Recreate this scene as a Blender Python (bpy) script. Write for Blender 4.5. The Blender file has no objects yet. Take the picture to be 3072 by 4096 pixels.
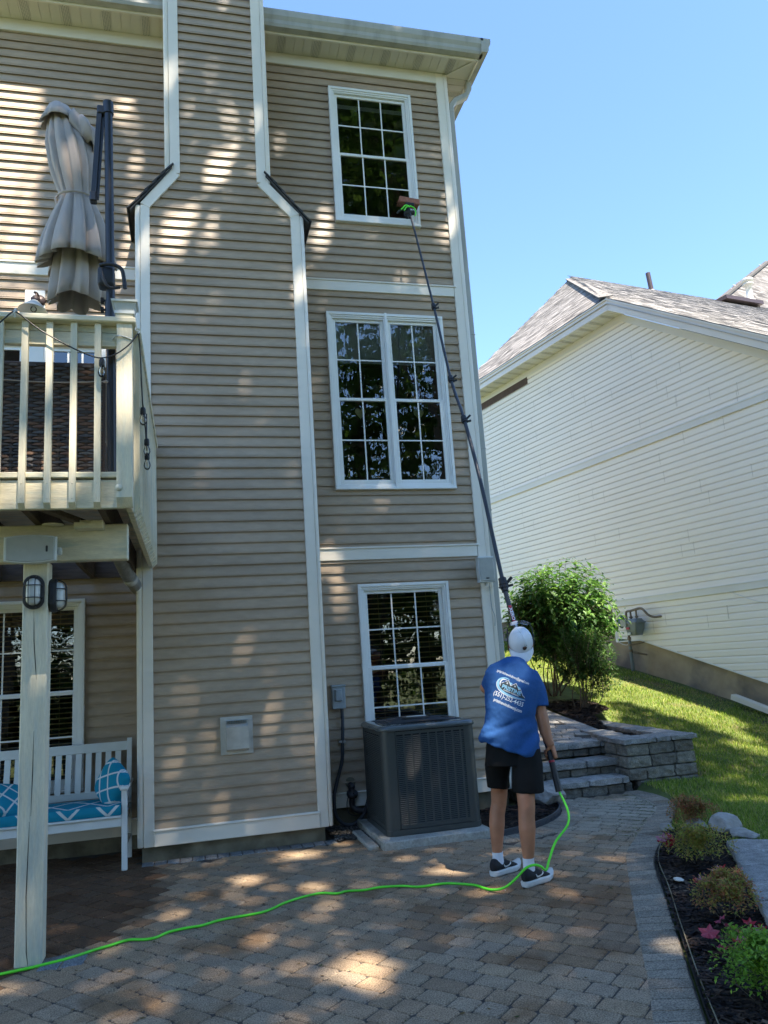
import bpy, bmesh, math, random
from mathutils import Vector, Matrix, noise
from math import sin, cos, pi, radians as R
random.seed(7)
C = bpy.context.scene.collection
S = bpy.context.scene

# ------------------------------------------------------------------ camera, sky, sun, exposure
CAMZ = 1.492
yaw, pitch, roll = 0.252282, 0.192495, -0.066426
fwd = Vector((sin(yaw)*cos(pitch), cos(yaw)*cos(pitch), sin(pitch)))
rt0 = Vector((cos(yaw), -sin(yaw), 0)); up0 = rt0.cross(fwd)
rt = rt0*cos(roll) + up0*sin(roll); up = -rt0*sin(roll) + up0*cos(roll)
cam = bpy.data.cameras.new('camera'); cam_o = bpy.data.objects.new('camera', cam); C.objects.link(cam_o)
cam_o.matrix_world = Matrix(((rt.x, up.x, -fwd.x, 0), (rt.y, up.y, -fwd.y, 0), (rt.z, up.z, -fwd.z, CAMZ), (0, 0, 0, 1)))
cam.sensor_fit = 'VERTICAL'; cam.sensor_height = 36; cam.lens = 36*3094.7/4096
cam.clip_start = .05; cam.clip_end = 2000
S.camera = cam_o

SUN_EL, SUN_AZ = R(62), R(20)            # azimuth measured from -Y towards +X
sd = Vector((sin(SUN_AZ)*cos(SUN_EL), -cos(SUN_AZ)*cos(SUN_EL), sin(SUN_EL)))
w = bpy.data.worlds.new('World'); S.world = w; w.use_nodes = True
nt = w.node_tree; bgn = nt.nodes['Background']
sky = nt.nodes.new('ShaderNodeTexSky'); sky.sky_type = 'NISHITA'; sky.sun_disc = False
sky.sun_elevation = SUN_EL; sky.sun_rotation = math.atan2(sd.x, sd.y)
sky.air_density = 1.0; sky.dust_density = 0.0; sky.ozone_density = 6.0; sky.altitude = 100
nt.links.new(sky.outputs[0], bgn.inputs[0]); bgn.inputs[1].default_value = 0.065
sun = bpy.data.lights.new('sun', 'SUN'); sun.energy = 2.7; sun.angle = R(0.6); sun.color = (1, .89, .74)
sun_o = bpy.data.objects.new('sun', sun); C.objects.link(sun_o)
sun_o.rotation_euler = (-sd).to_track_quat('-Z', 'Y').to_euler()
S.view_settings.view_transform = 'Standard'; S.view_settings.look = 'None'
S.view_settings.exposure = 2.8; S.view_settings.gamma = 1
S.render.engine = 'CYCLES'
S.cycles.max_bounces = 8; S.cycles.transparent_max_bounces = 12

# ------------------------------------------------------------------ helpers
def tag(o, label=None, cat=None, group=None, kind=None):
    if label: o['label'] = label
    if cat: o['category'] = cat
    if group: o['group'] = group
    if kind: o['kind'] = kind
    return o

def thing(name, label, cat, loc=(0, 0, 0), group=None, rz=0):
    o = bpy.data.objects.new(name, None); C.objects.link(o)
    o.empty_display_size = .1
    o.location = loc; o.rotation_euler = (0, 0, rz)
    o['_m'] = 0
    tag(o, label, cat, group); return o

class MB:
    def __init__(s): s.v = []; s.f = []; s.c = []; s.sm = []; s.mi = []
    def face(s, pts, col=None, smooth=False, mi=0):
        n = len(s.v); s.v.extend([tuple(p) for p in pts]); s.f.append(tuple(range(n, n+len(pts))))
        s.c.append(col); s.sm.append(smooth); s.mi.append(mi)
    def mesh(s, V, F, col=None, smooth=False, mi=0):
        n = len(s.v); s.v.extend([tuple(p) for p in V])
        for f in F: s.f.append(tuple(i+n for i in f)); s.c.append(col); s.sm.append(smooth); s.mi.append(mi)
    def box(s, x0, x1, y0, y1, z0, z1, col=None, mi=0, M=None):
        V = [Vector(p) for p in ((x0,y0,z0),(x1,y0,z0),(x1,y1,z0),(x0,y1,z0),(x0,y0,z1),(x1,y0,z1),(x1,y1,z1),(x0,y1,z1))]
        if M is not None: V = [M @ p for p in V]
        s.mesh(V, [(0,3,2,1),(4,5,6,7),(0,1,5,4),(1,2,6,5),(2,3,7,6),(3,0,4,7)], col, False, mi)
    def bbox(s, x0, x1, y0, y1, z0, z1, b=.004, col=None, mi=0, M=None, seg=1):
        bm = bmesh.new(); bmesh.ops.create_cube(bm, size=1)
        for v in bm.verts: v.co = Vector(((x0+x1)/2+v.co.x*(x1-x0), (y0+y1)/2+v.co.y*(y1-y0), (z0+z1)/2+v.co.z*(z1-z0)))
        bmesh.ops.bevel(bm, geom=bm.edges[:], offset=b, segments=seg, affect='EDGES', profile=.5)
        V = [(M @ v.co if M is not None else v.co.copy()) for v in bm.verts]
        s.mesh(V, [tuple(v.index for v in f.verts) for f in bm.faces], col, seg > 1, mi); bm.free()
    def beam(s, a, b, w, h, upv=(0, 0, 1), col=None, mi=0, bev=0):
        a = Vector(a); b = Vector(b); d = (b-a).normalized(); u = Vector(upv); r = d.cross(u)
        if r.length < 1e-4: r = d.cross(Vector((1, 0, 0)))
        r.normalize(); u = r.cross(d)
        V = []
        for p in (a, b):
            for i, j in ((-1,-1),(1,-1),(1,1),(-1,1)): V.append(p+r*(i*w/2)+u*(j*h/2))
        s.mesh(V, [(0,1,2,3),(7,6,5,4),(0,4,5,1),(1,5,6,2),(2,6,7,3),(3,7,4,0)], col, False, mi)
    def tube(s, pts, r, n=10, col=None, mi=0, caps=True, flat=1.0, smooth=True):
        pts = [Vector(p) for p in pts]; m = len(pts)
        rs = r if hasattr(r, '__len__') else [r]*m
        V = []; u = None
        for i, p in enumerate(pts):
            d = (pts[min(i+1, m-1)]-pts[max(i-1, 0)]).normalized()
            if u is None:
                u = d.orthogonal().normalized()
            else:
                u = (u - d*u.dot(d)); u = u.normalized() if u.length > 1e-6 else d.orthogonal().normalized()
            v = d.cross(u)
            for k in range(n):
                a = 2*pi*k/n; V.append(p + u*(rs[i]*cos(a)) + v*(rs[i]*flat*sin(a)))
        F = [(i*n+k, i*n+(k+1)%n, (i+1)*n+(k+1)%n, (i+1)*n+k) for i in range(m-1) for k in range(n)]
        s.mesh(V, F, col, smooth, mi)
        if caps:
            s.face([V[k] for k in range(n)][::-1], col, False, mi); s.face([V[(m-1)*n+k] for k in range(n)], col, False, mi)
    def loft(s, rings, col=None, mi=0, caps=True, smooth=True, closed=True):
        n = len(rings[0]); V = [p for r in rings for p in r]; m = len(rings)
        kk = n if closed else n-1
        F = [(i*n+k, i*n+(k+1)%n, (i+1)*n+(k+1)%n, (i+1)*n+k) for i in range(m-1) for k in range(kk)]
        s.mesh(V, F, col, smooth, mi)
        if caps and closed:
            s.face(rings[0][::-1], col, smooth, mi); s.face(rings[-1], col, smooth, mi)
    def lathe(s, prof, c=(0, 0, 0), ax=(0, 0, 1), n=24, col=None, mi=0, smooth=True, caps=False):
        ax = Vector(ax).normalized(); u = ax.orthogonal().normalized(); v = ax.cross(u); c = Vector(c)
        s.loft([[c+ax*h+u*(r*cos(2*pi*k/n))+v*(r*sin(2*pi*k/n)) for k in range(n)] for r, h in prof], col, mi, caps, smooth)
    def sphere(s, c, r, sx=1, sy=1, sz=1, n=14, col=None, mi=0, M=None):
        c = Vector(c); rings = []
        for i in range(1, n//2+3):
            t = pi*i/(n//2+3); rr = []
            for k in range(n):
                a = 2*pi*k/n; p = Vector((r*sx*sin(t)*cos(a), r*sy*sin(t)*sin(a), r*sz*cos(t)))
                if M is not None: p = M @ p
                rr.append(c+p)
            rings.append(rr)
        s.loft(rings, col, mi)
    def prism(s, poly, axis, a, b, col=None, mi=0):
        """poly: list of 2d pts; axis 'x','y','z' extruded a..b"""
        def P(p, t):
            return {'x': (t, p[0], p[1]), 'y': (p[0], t, p[1]), 'z': (p[0], p[1], t)}[axis]
        n = len(poly); V = [P(p, a) for p in poly]+[P(p, b) for p in poly]
        F = [tuple(range(n))[::-1], tuple(range(n, 2*n))]+[(k, (k+1) % n, n+(k+1) % n, n+k) for k in range(n)]
        s.mesh(V, F, col, False, mi)
    def build(s, name, mats, parent=None, local=False, recalc=True, merge=False):
        me = bpy.data.meshes.new(name); me.from_pydata(s.v, [], s.f)
        if not isinstance(mats, (list, tuple)): mats = [mats]
        for m in mats: me.materials.append(m)
        me.polygons.foreach_set('use_smooth', s.sm); me.polygons.foreach_set('material_index', s.mi)
        if any(c is not None for c in s.c):
            ca = me.color_attributes.new('Col', 'FLOAT_COLOR', 'CORNER'); arr = []
            for f, c in zip(s.f, s.c):
                c = c or (1, 1, 1)
                for _ in f: arr.extend((c[0], c[1], c[2], 1))
            ca.data.foreach_set('color', arr)
        me.update()
        if recalc or merge:
            bm = bmesh.new(); bm.from_mesh(me)
            if merge: bmesh.ops.remove_doubles(bm, verts=bm.verts, dist=1e-5)
            if recalc: bmesh.ops.recalc_face_normals(bm, faces=bm.faces)
            bm.to_mesh(me); bm.free()
        o = bpy.data.objects.new(name, me); C.objects.link(o)
        if parent is not None:
            o.parent = parent
            if not local:
                M = Matrix.Identity(4); q = parent
                chain = []
                while q is not None: chain.append(q); q = q.parent
                for q in reversed(chain):
                    M = M @ q.matrix_parent_inverse @ Matrix.Translation(q.location) @ q.rotation_euler.to_matrix().to_4x4()
                o.matrix_parent_inverse = M.inverted()
        return o

def ND(m, t, **k):
    n = m.node_tree.nodes.new(t)
    for a, b in k.items(): setattr(n, a, b)
    return n
def mat(name, col, rough=.6, namt=.15, nscale=6., bump=0., bscale=40., spec=.4, metal=0., attr=False, trans=0.,
        stretch=None, fine=0., fscale=90., col2=None, c2scale=2., c2thr=(.5, .65), coat=0., sss=0.):
    m = bpy.data.materials.new(name); m.use_nodes = True; T = m.node_tree; L = T.links.new
    b = T.nodes['Principled BSDF']; b.inputs['Roughness'].default_value = rough
    b.inputs['Specular IOR Level'].default_value = spec; b.inputs['Metallic'].default_value = metal
    b.inputs['Coat Weight'].default_value = coat
    tc = ND(m, 'ShaderNodeTexCoord'); vec = tc.outputs['Object']
    if stretch:
        mp = ND(m, 'ShaderNodeMapping'); mp.inputs['Scale'].default_value = stretch; L(vec, mp.inputs['Vector']); vec = mp.outputs[0]
    nz = ND(m, 'ShaderNodeTexNoise'); nz.inputs['Scale'].default_value = nscale; nz.inputs['Detail'].default_value = 5; L(vec, nz.inputs['Vector'])
    mr = ND(m, 'ShaderNodeMapRange'); mr.inputs['From Min'].default_value = .3; mr.inputs['From Max'].default_value = .7
    mr.inputs['To Min'].default_value = 1-namt; mr.inputs['To Max'].default_value = 1+namt; L(nz.outputs['Fac'], mr.inputs['Value'])
    rgb = ND(m, 'ShaderNodeRGB'); rgb.outputs[0].default_value = (*col, 1); cur = rgb.outputs[0]
    if col2:
        n2 = ND(m, 'ShaderNodeTexNoise'); n2.inputs['Scale'].default_value = c2scale; n2.inputs['Detail'].default_value = 6; L(vec, n2.inputs['Vector'])
        m2 = ND(m, 'ShaderNodeMapRange'); m2.inputs['From Min'].default_value = c2thr[0]; m2.inputs['From Max'].default_value = c2thr[1]; L(n2.outputs['Fac'], m2.inputs['Value'])
        mx = ND(m, 'ShaderNodeMix', data_type='RGBA'); L(m2.outputs[0], mx.inputs['Factor']); L(cur, mx.inputs[6]); mx.inputs[7].default_value = (*col2, 1); cur = mx.outputs[2]
    def mul(cur, fac_out):
        v = ND(m, 'ShaderNodeVectorMath', operation='SCALE'); L(cur, v.inputs[0]); L(fac_out, v.inputs['Scale']); return v.outputs[0]
    cur = mul(cur, mr.outputs[0])
    if fine:
        nf = ND(m, 'ShaderNodeTexNoise'); nf.inputs['Scale'].default_value = fscale; nf.inputs['Detail'].default_value = 2; L(vec, nf.inputs['Vector'])
        mf = ND(m, 'ShaderNodeMapRange'); mf.inputs['From Min'].default_value = .35; mf.inputs['From Max'].default_value = .65
        mf.inputs['To Min'].default_value = 1-fine; mf.inputs['To Max'].default_value = 1+fine; L(nf.outputs['Fac'], mf.inputs['Value']); cur = mul(cur, mf.outputs[0])
    if attr:
        at = ND(m, 'ShaderNodeAttribute'); at.attribute_name = 'Col'
        v = ND(m, 'ShaderNodeVectorMath', operation='MULTIPLY'); L(cur, v.inputs[0]); L(at.outputs['Color'], v.inputs[1]); cur = v.outputs[0]
    L(cur, b.inputs['Base Color'])
    if bump:
        nb = ND(m, 'ShaderNodeTexNoise'); nb.inputs['Scale'].default_value = bscale; nb.inputs['Detail'].default_value = 4; L(vec, nb.inputs['Vector'])
        bp = ND(m, 'ShaderNodeBump'); bp.inputs['Strength'].default_value = bump; bp.inputs['Distance'].default_value = .01
        L(nb.outputs['Fac'], bp.inputs['Height']); L(bp.outputs[0], b.inputs['Normal'])
    if sss:
        b.inputs['Subsurface Weight'].default_value = sss; b.inputs['Subsurface Radius'].default_value = (.02, .008, .004); b.inputs['Subsurface Scale'].default_value = .6
    if trans:
        tr = ND(m, 'ShaderNodeBsdfTranslucent'); L(cur, tr.inputs['Color']); ms = ND(m, 'ShaderNodeMixShader'); ms.inputs[0].default_value = trans
        L(b.outputs[0], ms.inputs[1]); L(tr.outputs[0], ms.inputs[2]); L(ms.outputs[0], T.nodes['Material Output'].inputs['Surface'])
    m['_cur'] = 0
    return m

M_ = {}
M_['siding'] = mat('tan_vinyl_siding', (.415, .32, .225), .42, .09, 1.1, .15, 30, .4, stretch=(1, 1, 3), attr=True, fine=.05, fscale=9, col2=(.365, .28, .195), c2scale=1.3, c2thr=(.5, .7))
M_['trim'] = mat('white_vinyl_trim', (.78, .73, .63), .38, .04, 2, 0, spec=.4)
M_['wtrim'] = mat('window_white_vinyl', (.80, .80, .76), .35, .03, 4)
M_['soffit'] = mat('white_soffit', (.68, .64, .54), .5, .05, 2)
M_['vent'] = mat('soffit_vent_holes', (.22, .21, .18), .6, .05, 2)
M_['gutter'] = mat('aluminium_gutter', (.42, .42, .38), .45, .22, 3, 0, stretch=(3, 3, .4), col2=(.38, .38, .35), c2scale=3)
M_['shingle'] = mat('dark_shingle', (.05, .05, .052), .9, .3, 20, .6, 60)
M_['found'] = mat('poured_concrete_foundation', (.20, .175, .12), .9, .35, 5, .35, 18, .2, col2=(.12, .105, .07), c2scale=4)
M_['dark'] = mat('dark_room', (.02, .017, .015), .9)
M_['deckpaint'] = mat('painted_deck_wood', (.70, .63, .46), .55, .09, 5, .28, 14, .3, stretch=(1.2, 4, 6), col2=(.50, .51, .41), c2scale=3, fine=.05, fscale=30)
M_['deckpaint_v'] = mat('painted_upright_wood', (.70, .63, .46), .55, .09, 5, .22, 14, .3, stretch=(7, 7, 1), col2=(.50, .50, .41), c2scale=2.5, fine=.05, fscale=26)
M_['oldwood'] = mat('dark_joist_wood', (.10, .07, .05), .85, .3, 6, .4, 20, stretch=(1, 8, 8))
M_['black'] = mat('black_painted_metal', (.018, .018, .020), .38, .1, 5, spec=.5)
M_['blackplastic'] = mat('black_plastic', (.022, .022, .024), .45, .1, 5)
M_['umbrella'] = mat('taupe_umbrella_cloth', (.50, .435, .385), .85, .07, 5, .2, 300, .15, trans=.12)
M_['wicker'] = mat('brown_wicker', (.8, .8, .8), .5, .15, 50, 0, attr=True, stretch=(1, 1, 6))
M_['conc'] = mat('concrete_pad_mat', (.36, .345, .30), .9, .2, 6, .5, 40, .2, fine=.15, fscale=60, col2=(.22, .21, .17), c2scale=3)
M_['ac'] = mat('grey_condenser_paint', (.050, .055, .052), .42, .08, 3, 0, spec=.45)
M_['acdark'] = mat('condenser_inside', (.008, .009, .012), .8)
M_['greybox'] = mat('grey_metal_box', (.30, .34, .36), .45, .08, 8)
M_['conduit'] = mat('grey_conduit', (.05, .055, .065), .5, .1, 30)
M_['galv'] = mat('galvanised_metal', (.52, .50, .45), .42, .2, 8, .1, 20, metal=.2, stretch=(1, 1, 1))
M_['paver'] = mat('tumbled_paver', (.80, .80, .80), .86, .14, 12, .8, 75, .25, attr=True, fine=.42, fscale=150, col2=(.62, .55, .48), c2scale=1.6, c2thr=(.55, .62))
M_['joint'] = mat('joint_sand', (.065, .055, .045), .95, .4, 40, .6, 150)
M_['mulch'] = mat('dark_mulch', (.75, .75, .75), .9, .3, 40, .3, 80, .15, attr=True)
M_['soil'] = mat('mulch_soil', (.022, .017, .015), .95, .4, 30, .8, 60)
M_['gsoil'] = mat('lawn_soil', (.09, .12, .03), .95, .4, 4, .6, 60, col2=(.13, .09, .05), c2scale=1.2, c2thr=(.58, .72))
M_['grass'] = mat('grass_blades', (.9, .9, .9), .6, .1, 3, 0, spec=.3, attr=True, trans=.35)
M_['block'] = mat('grey_wall_block', (.80, .80, .80), .92, .25, 14, 1.0, 60, .2, attr=True, fine=.28, fscale=120)
M_['leaf'] = mat('leaf', (1, 1, 1), .5, .1, 5, 0, spec=.4, attr=True, trans=.4)
M_['canopyleaf'] = mat('canopy_leaf', (1.05, 1.0, .9), .4, .1, 5, 0, spec=.5, attr=True, trans=.45)
M_['bark'] = mat('bark', (.13, .10, .07), .9, .35, 8, .8, 30, stretch=(4, 4, 1))
M_['nsid'] = mat('cream_vinyl_siding', (.92, .86, .75), .4, .015, .8, 0, spec=.4, attr=True)
M_['ntrim'] = mat('cream_house_trim', (.76, .75, .70), .4, .04, 2)
M_['nfound'] = mat('stained_concrete', (.40, .32, .21), .9, .2, 3, .4, 12, .2, col2=(.20, .175, .145), c2scale=1.1, c2thr=(.48, .6))
M_['nroof'] = mat('weathered_shingles', (1, 1, 1), .9, .15, 30, .3, 60, .2, attr=True)
M_['meter'] = mat('grey_meter', (.16, .19, .20), .4, .1, 8)
M_['rust'] = mat('rusty_pipe', (.20, .16, .12), .7, .4, 12, .3, 60)
M_['green_p'] = mat('green_regulator', (.05, .11, .09), .5, .15, 20)
M_['rock'] = mat('pale_rock', (.36, .34, .31), .9, .3, 8, 1.0, 20, .2, col2=(.18, .17, .16), c2scale=6)
M_['hose'] = mat('lime_green_hose', (.13, .78, .035), .38, .14, 9, spec=.5)
M_['skin'] = mat('tanned_skin', (.43, .185, .098), .5, .16, 9, .05, 120, .4, sss=.08)
M_['hair'] = mat('brown_hair', (.05, .03, .02), .6, .2, 60)
M_['shirt'] = mat('blue_shirt', (.026, .090, .26), .85, .10, 3, .1, 400, .15, fine=.06, fscale=150)
M_['shorts'] = mat('black_shorts', (.006, .006, .006), .75, .1, 4, .1, 300, .2)
M_['white'] = mat('white_cloth', (.76, .77, .80), .8, .04, 8, .1, 300, .2)
M_['print'] = mat('white_print', (.72, .76, .80), .7, .03, 8)
M_['printblue'] = mat('light_blue_print', (.25, .52, .72), .7, .1, 30)
M_['printdark'] = mat('charcoal_print', (.035, .05, .06), .7, .1, 30)
M_['shoe'] = mat('black_knit_shoe', (.016, .016, .018), .8, .2, 60, .2, 300)
M_['sole'] = mat('white_foam_sole', (.66, .65, .62), .6, .08, 20)
M_['carbon'] = mat('carbon_pole', (.030, .033, .040), .38, .12, 20, spec=.5)
M_['red'] = mat('red_sticker', (.40, .02, .04), .5, .05, 5)
M_['bristle'] = mat('terracotta_bristles', (.30, .125, .085), .9, .25, 40, .6, 90)
M_['teal'] = mat('teal_cushion', (1, 1, 1), .85, .08, 8, .1, 300, .1, attr=True)
M_['benchw'] = mat('white_bench_paint', (.70, .72, .70), .4, .04, 8)
M_['grille'] = mat('speaker_grille', (.38, .385, .35), .6, .05, 20)
M_['speaker'] = mat('white_speaker_plastic', (.62, .64, .61), .4, .04, 8)
M_['frost'] = mat('frosted_glass', (.55, .56, .53), .25, .08, 10, spec=.6)
M_['amber'] = mat('filament', (.6, .35, .1), .4)
M_['duct'] = mat('foil_duct', (.28, .27, .25), .35, .2, 20, metal=.5)
M_['corr'] = mat('grey_corrugated_pipe', (.38, .42, .42), .5, .1, 8)

def glass_mat(name, tint, gloss=1.0, ior=1.9, rough=.0, wave=.0):
    m = bpy.data.materials.new(name); m.use_nodes = True; T = m.node_tree; T.nodes.clear(); L = T.links.new
    out = ND(m, 'ShaderNodeOutputMaterial'); t = ND(m, 'ShaderNodeBsdfTransparent'); t.inputs[0].default_value = (*tint, 1)
    g = ND(m, 'ShaderNodeBsdfGlossy'); g.inputs['Roughness'].default_value = rough; g.inputs['Color'].default_value = (gloss, gloss, gloss, 1)
    fr = ND(m, 'ShaderNodeFresnel'); fr.inputs['IOR'].default_value = ior; mx = ND(m, 'ShaderNodeMixShader')
    L(fr.outputs[0], mx.inputs[0]); L(t.outputs[0], mx.inputs[1]); L(g.outputs[0], mx.inputs[2]); L(mx.outputs[0], out.inputs[0])
    if wave:
        tc = ND(m, 'ShaderNodeTexCoord'); mp = ND(m, 'ShaderNodeMapping'); mp.inputs['Scale'].default_value = (1, 1, .45); L(tc.outputs['Object'], mp.inputs[0])
        n = ND(m, 'ShaderNodeTexNoise'); n.inputs['Scale'].default_value = 7; n.inputs['Detail'].default_value = 2.5; L(mp.outputs[0], n.inputs['Vector'])
        b = ND(m, 'ShaderNodeBump'); b.inputs['Strength'].default_value = wave; b.inputs['Distance'].default_value = .02; L(n.outputs['Fac'], b.inputs['Height'])
        L(b.outputs[0], g.inputs['Normal'])
    return m
M_['glass'] = glass_mat('window_glass', (.78, .80, .78), .95, 2.05, 0, .06)
M_['clear'] = glass_mat('bulb_glass', (.93, .93, .92), 1, 1.5, .02)
M_['yglass'] = glass_mat('yellow_glass', (.95, .85, .35), 1, 1.6, .1)

# ------------------------------------------------------------------ siding
def siding(mb, P0, dx, nout, z0, z1, srange, holes=(), e=.1016, lip=.023, zoff=0., dutch=False, vary=.035, seams=True):
    P0 = Vector(P0); dx = Vector(dx).normalized(); nout = Vector(nout).normalized(); Z = Vector((0, 0, 1))
    rr = random.Random(int(z0*100)+int(P0.y*10)+3)
    k0 = math.floor((z0-zoff)/e); k1 = math.ceil((z1-zoff)/e)
    def P(s, z, t): return P0 + dx*s + Z*z + nout*t
    def offs(f):   # depth of the lap at fraction f (0 bottom, 1 top)
        if dutch: return lip if f < .62 else lip*(1-(f-.62)/.38)
        return lip*(1-f)
    for k in range(k0, k1):
        zb = max(z0, zoff+k*e); zt = min(z1, zoff+(k+1)*e)
        if zt-zb < 1e-4: continue
        cuts = {zb, zt}
        if dutch:
            zc = zoff+(k+.62)*e
            if zb < zc < zt: cuts.add(zc)
        for h in holes:
            for q in (h[2], h[3]):
                if zb < q < zt: cuts.add(q)
        cuts = sorted(cuts); v = 1+rr.uniform(-vary, vary)
        for a, b in zip(cuts[:-1], cuts[1:]):
            sa0, sa1 = srange(a); sb0, sb1 = srange(b)
            segs = [(0., 1.)]
            iv = []
            mid = (a+b)/2
            hs = sorted([h for h in holes if h[2] < mid < h[3]])
            cur = None; pieces = []
            la, ra, lb, rb = sa0, sa1, sb0, sb1
            for h in hs:
                pieces.append((la, h[0], lb, h[0])); la = lb = h[1]
            pieces.append((la, ra, lb, rb))
            fa = (a-(zoff+k*e))/e; fb = (b-(zoff+k*e))/e
            for (x0, x1, y0, y1) in pieces:
                if x1-x0 < 1e-3 and y1-y0 < 1e-3: continue
                # seams between panels
                xs = [0, 1]
                if seams and x1-x0 > 3 and k % 2 == 0: xs = [0, rr.uniform(.25, .75), 1]
                for t0, t1 in zip(xs[:-1], xs[1:]):
                    vv = v*(1+rr.uniform(-.01, .01)); c = (vv, vv, vv)
                    A0 = x0+(x1-x0)*t0; A1 = x0+(x1-x0)*t1; B0 = y0+(y1-y0)*t0; B1 = y0+(y1-y0)*t1
                    hg = .0115 if fa < 1e-3 else 0
                    mb.face([P(A0, a-hg, offs(fa)), P(A1, a-hg, offs(fa)), P(B1, b, offs(fb)), P(B0, b, offs(fb))], c)
                    if fa < 1e-3:
                        mb.face([P(A0, a-hg, lip-.0035), P(A1, a-hg, lip-.0035), P(A1, a-hg, lip), P(A0, a-hg, lip)], c)
                        mb.face([P(A0, a-hg, lip-.0035), P(A1, a-hg, lip-.0035), P(A1, a+.004, lip-.0035), P(A0, a+.004, lip-.0035)], c)
                        mb.face([P(A0, a+.004, 0), P(A1, a+.004, 0), P(A1, a+.004, lip), P(A0, a+.004, lip)], c)

# ------------------------------------------------------------------ the tan house
YC, YW = 7.145, 7.726
house = thing('tan_house', 'tall tan vinyl sided house with white corner boards and a boxed chimney', 'house', (1.3, 7.7, 0))
def part(mb, name, m, parent=None, **k):
    return mb.build(name, m, house if parent is None else parent, **k)
W1 = (1.65, 2.64, 6.37, 8.09); W2 = (1.482, 2.803, 3.287, 5.27); W3 = (1.652, 2.62, .60, 2.292)
W4 = (-2.05, -.948, .56, 2.264); W5 = (-3.2, -.775, 2.70, 4.80)
def inset(h, d=.03): return (h[0]+d, h[1]-d, h[2]+d, h[3]-d)
mb = MB(); siding(mb, (0, YW, 0), (1, 0, 0), (0, -1, 0), .29, 8.46, lambda z: (.80, 3.0), [inset(W1), inset(W2), inset(W3)], zoff=-.012)
part(mb, 'wall_siding', M_['siding'])
mb = MB(); siding(mb, (0, YW, 0), (1, 0, 0), (0, -1, 0), .27, 8.46, lambda z: (-6, -.1), [inset(W4), inset(W5), (-6, -.2, 2.455, 2.62)], zoff=-.012)
part(mb, 'wall_siding', M_['siding'])
mb = MB(); siding(mb, (3.125, 0, 0), (0, 1, 0), (1, 0, 0), .3, 8.46, lambda z: (YW+.01, 15), zoff=-.012)
part(mb, 'side_wall_siding', M_['siding']); mb = MB()
siding(mb, (-6, 0, 0), (0, -1, 0), (-1, 0, 0), .3, 8.46, lambda z: (-15, -YW-.01), zoff=-.012)
part(mb, 'side_wall_siding', M_['siding'])
# chimney outline
def cl(z): return -.43 if z < 6.0 else (-.43+(z-6.0)/.385*.31 if z < 6.385 else -.12)
def cr(z): return 1.165 if z < 6.02 else (1.165-(z-6.02)/.37*.33 if z < 6.39 else .835)
chim = MB(); siding(chim, (0, YC, 0), (1, 0, 0), (0, -1, 0), .24, 11.5, lambda z: (cl(z)+.03, cr(z)-.03), zoff=.035, seams=False)
chimney = part(chim, 'chimney', M_['siding'])
mb = MB()
for P0_, dx_, no_, za_, zb_, fr_0 in (((-.44, 0, 0), (0, -1, 0), (-1, 0, 0), .24, 6.0, lambda z: (-YW, -YC-.05)), ((-.15, 0, 0), (0, -1, 0), (-1, 0, 0), 6.38, 11.5, lambda z: (-YW-(1 if z > 8.7 else 0), -YC-.05)),
    ((1.175, 0, 0), (0, 1, 0), (1, 0, 0), .24, 6.0, lambda z: (YC+.05, YW)), ((.845, 0, 0), (0, 1, 0), (1, 0, 0), 6.38, 11.5, lambda z: (YC+.05, YW+(1 if z > 8.7 else 0)))):
    mb = MB(); siding(mb, P0_, dx_, no_, za_, zb_, fr_0, zoff=.035); part(mb, 'side_siding', M_['siding'], chimney)
def strip(mb, x0, z0, x1, z1, w, side, y, t=.022, d=.06):
    pass
# chimney corner boards (front flange + rounded side bead)
def cboard(xa, xb, xc, za, zb, name='corner_board', prev=None):
    """xa outer edge, xb seam, xc inner edge"""
    mb = MB()
    lo, hi = min(xb, xc), max(xb, xc)
    mb.bbox(lo, hi, YC-.030, YC-.002, za, zb, .003)
    lo, hi = min(xa, xb), max(xa, xb)
    mb.bbox(lo+(.001 if xa > xb else 0), hi-(.001 if xa < xb else 0), YC-.028, YC+.055, za, zb, .012, seg=2)
    return part(mb, name, M_['trim'], chimney)
cboard(-.456, -.405, -.320, .120, 6.02); cboard(1.190, 1.150, 1.058, .120, 6.035)
cboard(-.172, -.122, -.026, 6.395, 11.5); cboard(.872, .822, .730, 6.37, 11.5)
mb = MB()
mb.prism([(-.405, 6.035), (-.320, 5.995), (-.026, 6.375), (-.118, 6.415)], 'y', YC-.033, YC-.004)
part(mb, 'shoulder_board', M_['trim'], chimney); mb = MB()
mb.prism([(1.150, 6.045), (1.058, 6.005), (.732, 6.345), (.822, 6.395)], 'y', YC-.033, YC-.004)
part(mb, 'shoulder_board', M_['trim'], chimney)
for (x0, z0, x1, z1) in ((-.50, 5.955, -.10, 6.455), (1.24, 5.955, .82, 6.455)):
    mb = MB(); a = Vector((x0, 0, z0)); b = Vector((x1, 0, z1)); d = (b-a); n = Vector((-d.z, 0, d.x)).normalized()
    if n.z < 0: n = -n
    for k in range(5):
        p = a+d*(k/5-.02); q = a+d*((k+1)/5+.05); o1 = n*(.004+.011); o0 = n*.004
        V = []
        for pt, lift in ((p, .014), (q, 0)):
            for y in (YC-.055, YW):
                V.append(Vector((pt.x, y, pt.z))+n*(.006+lift)); 
        V2 = [v+n*.012 for v in V]
        mb.mesh(V+V2, [(0, 1, 3, 2), (4, 6, 7, 5), (0, 4, 5, 1), (2, 3, 7, 6), (0, 2, 6, 4), (1, 5, 7, 3)])
    mb.prism([(x0, z0), (x0, z0-.015), (x1, z1-.015), (x1, z1)], 'y', YC-.05, YW)
    part(mb, 'shoulder_shingles', M_['shingle'], chimney)
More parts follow.
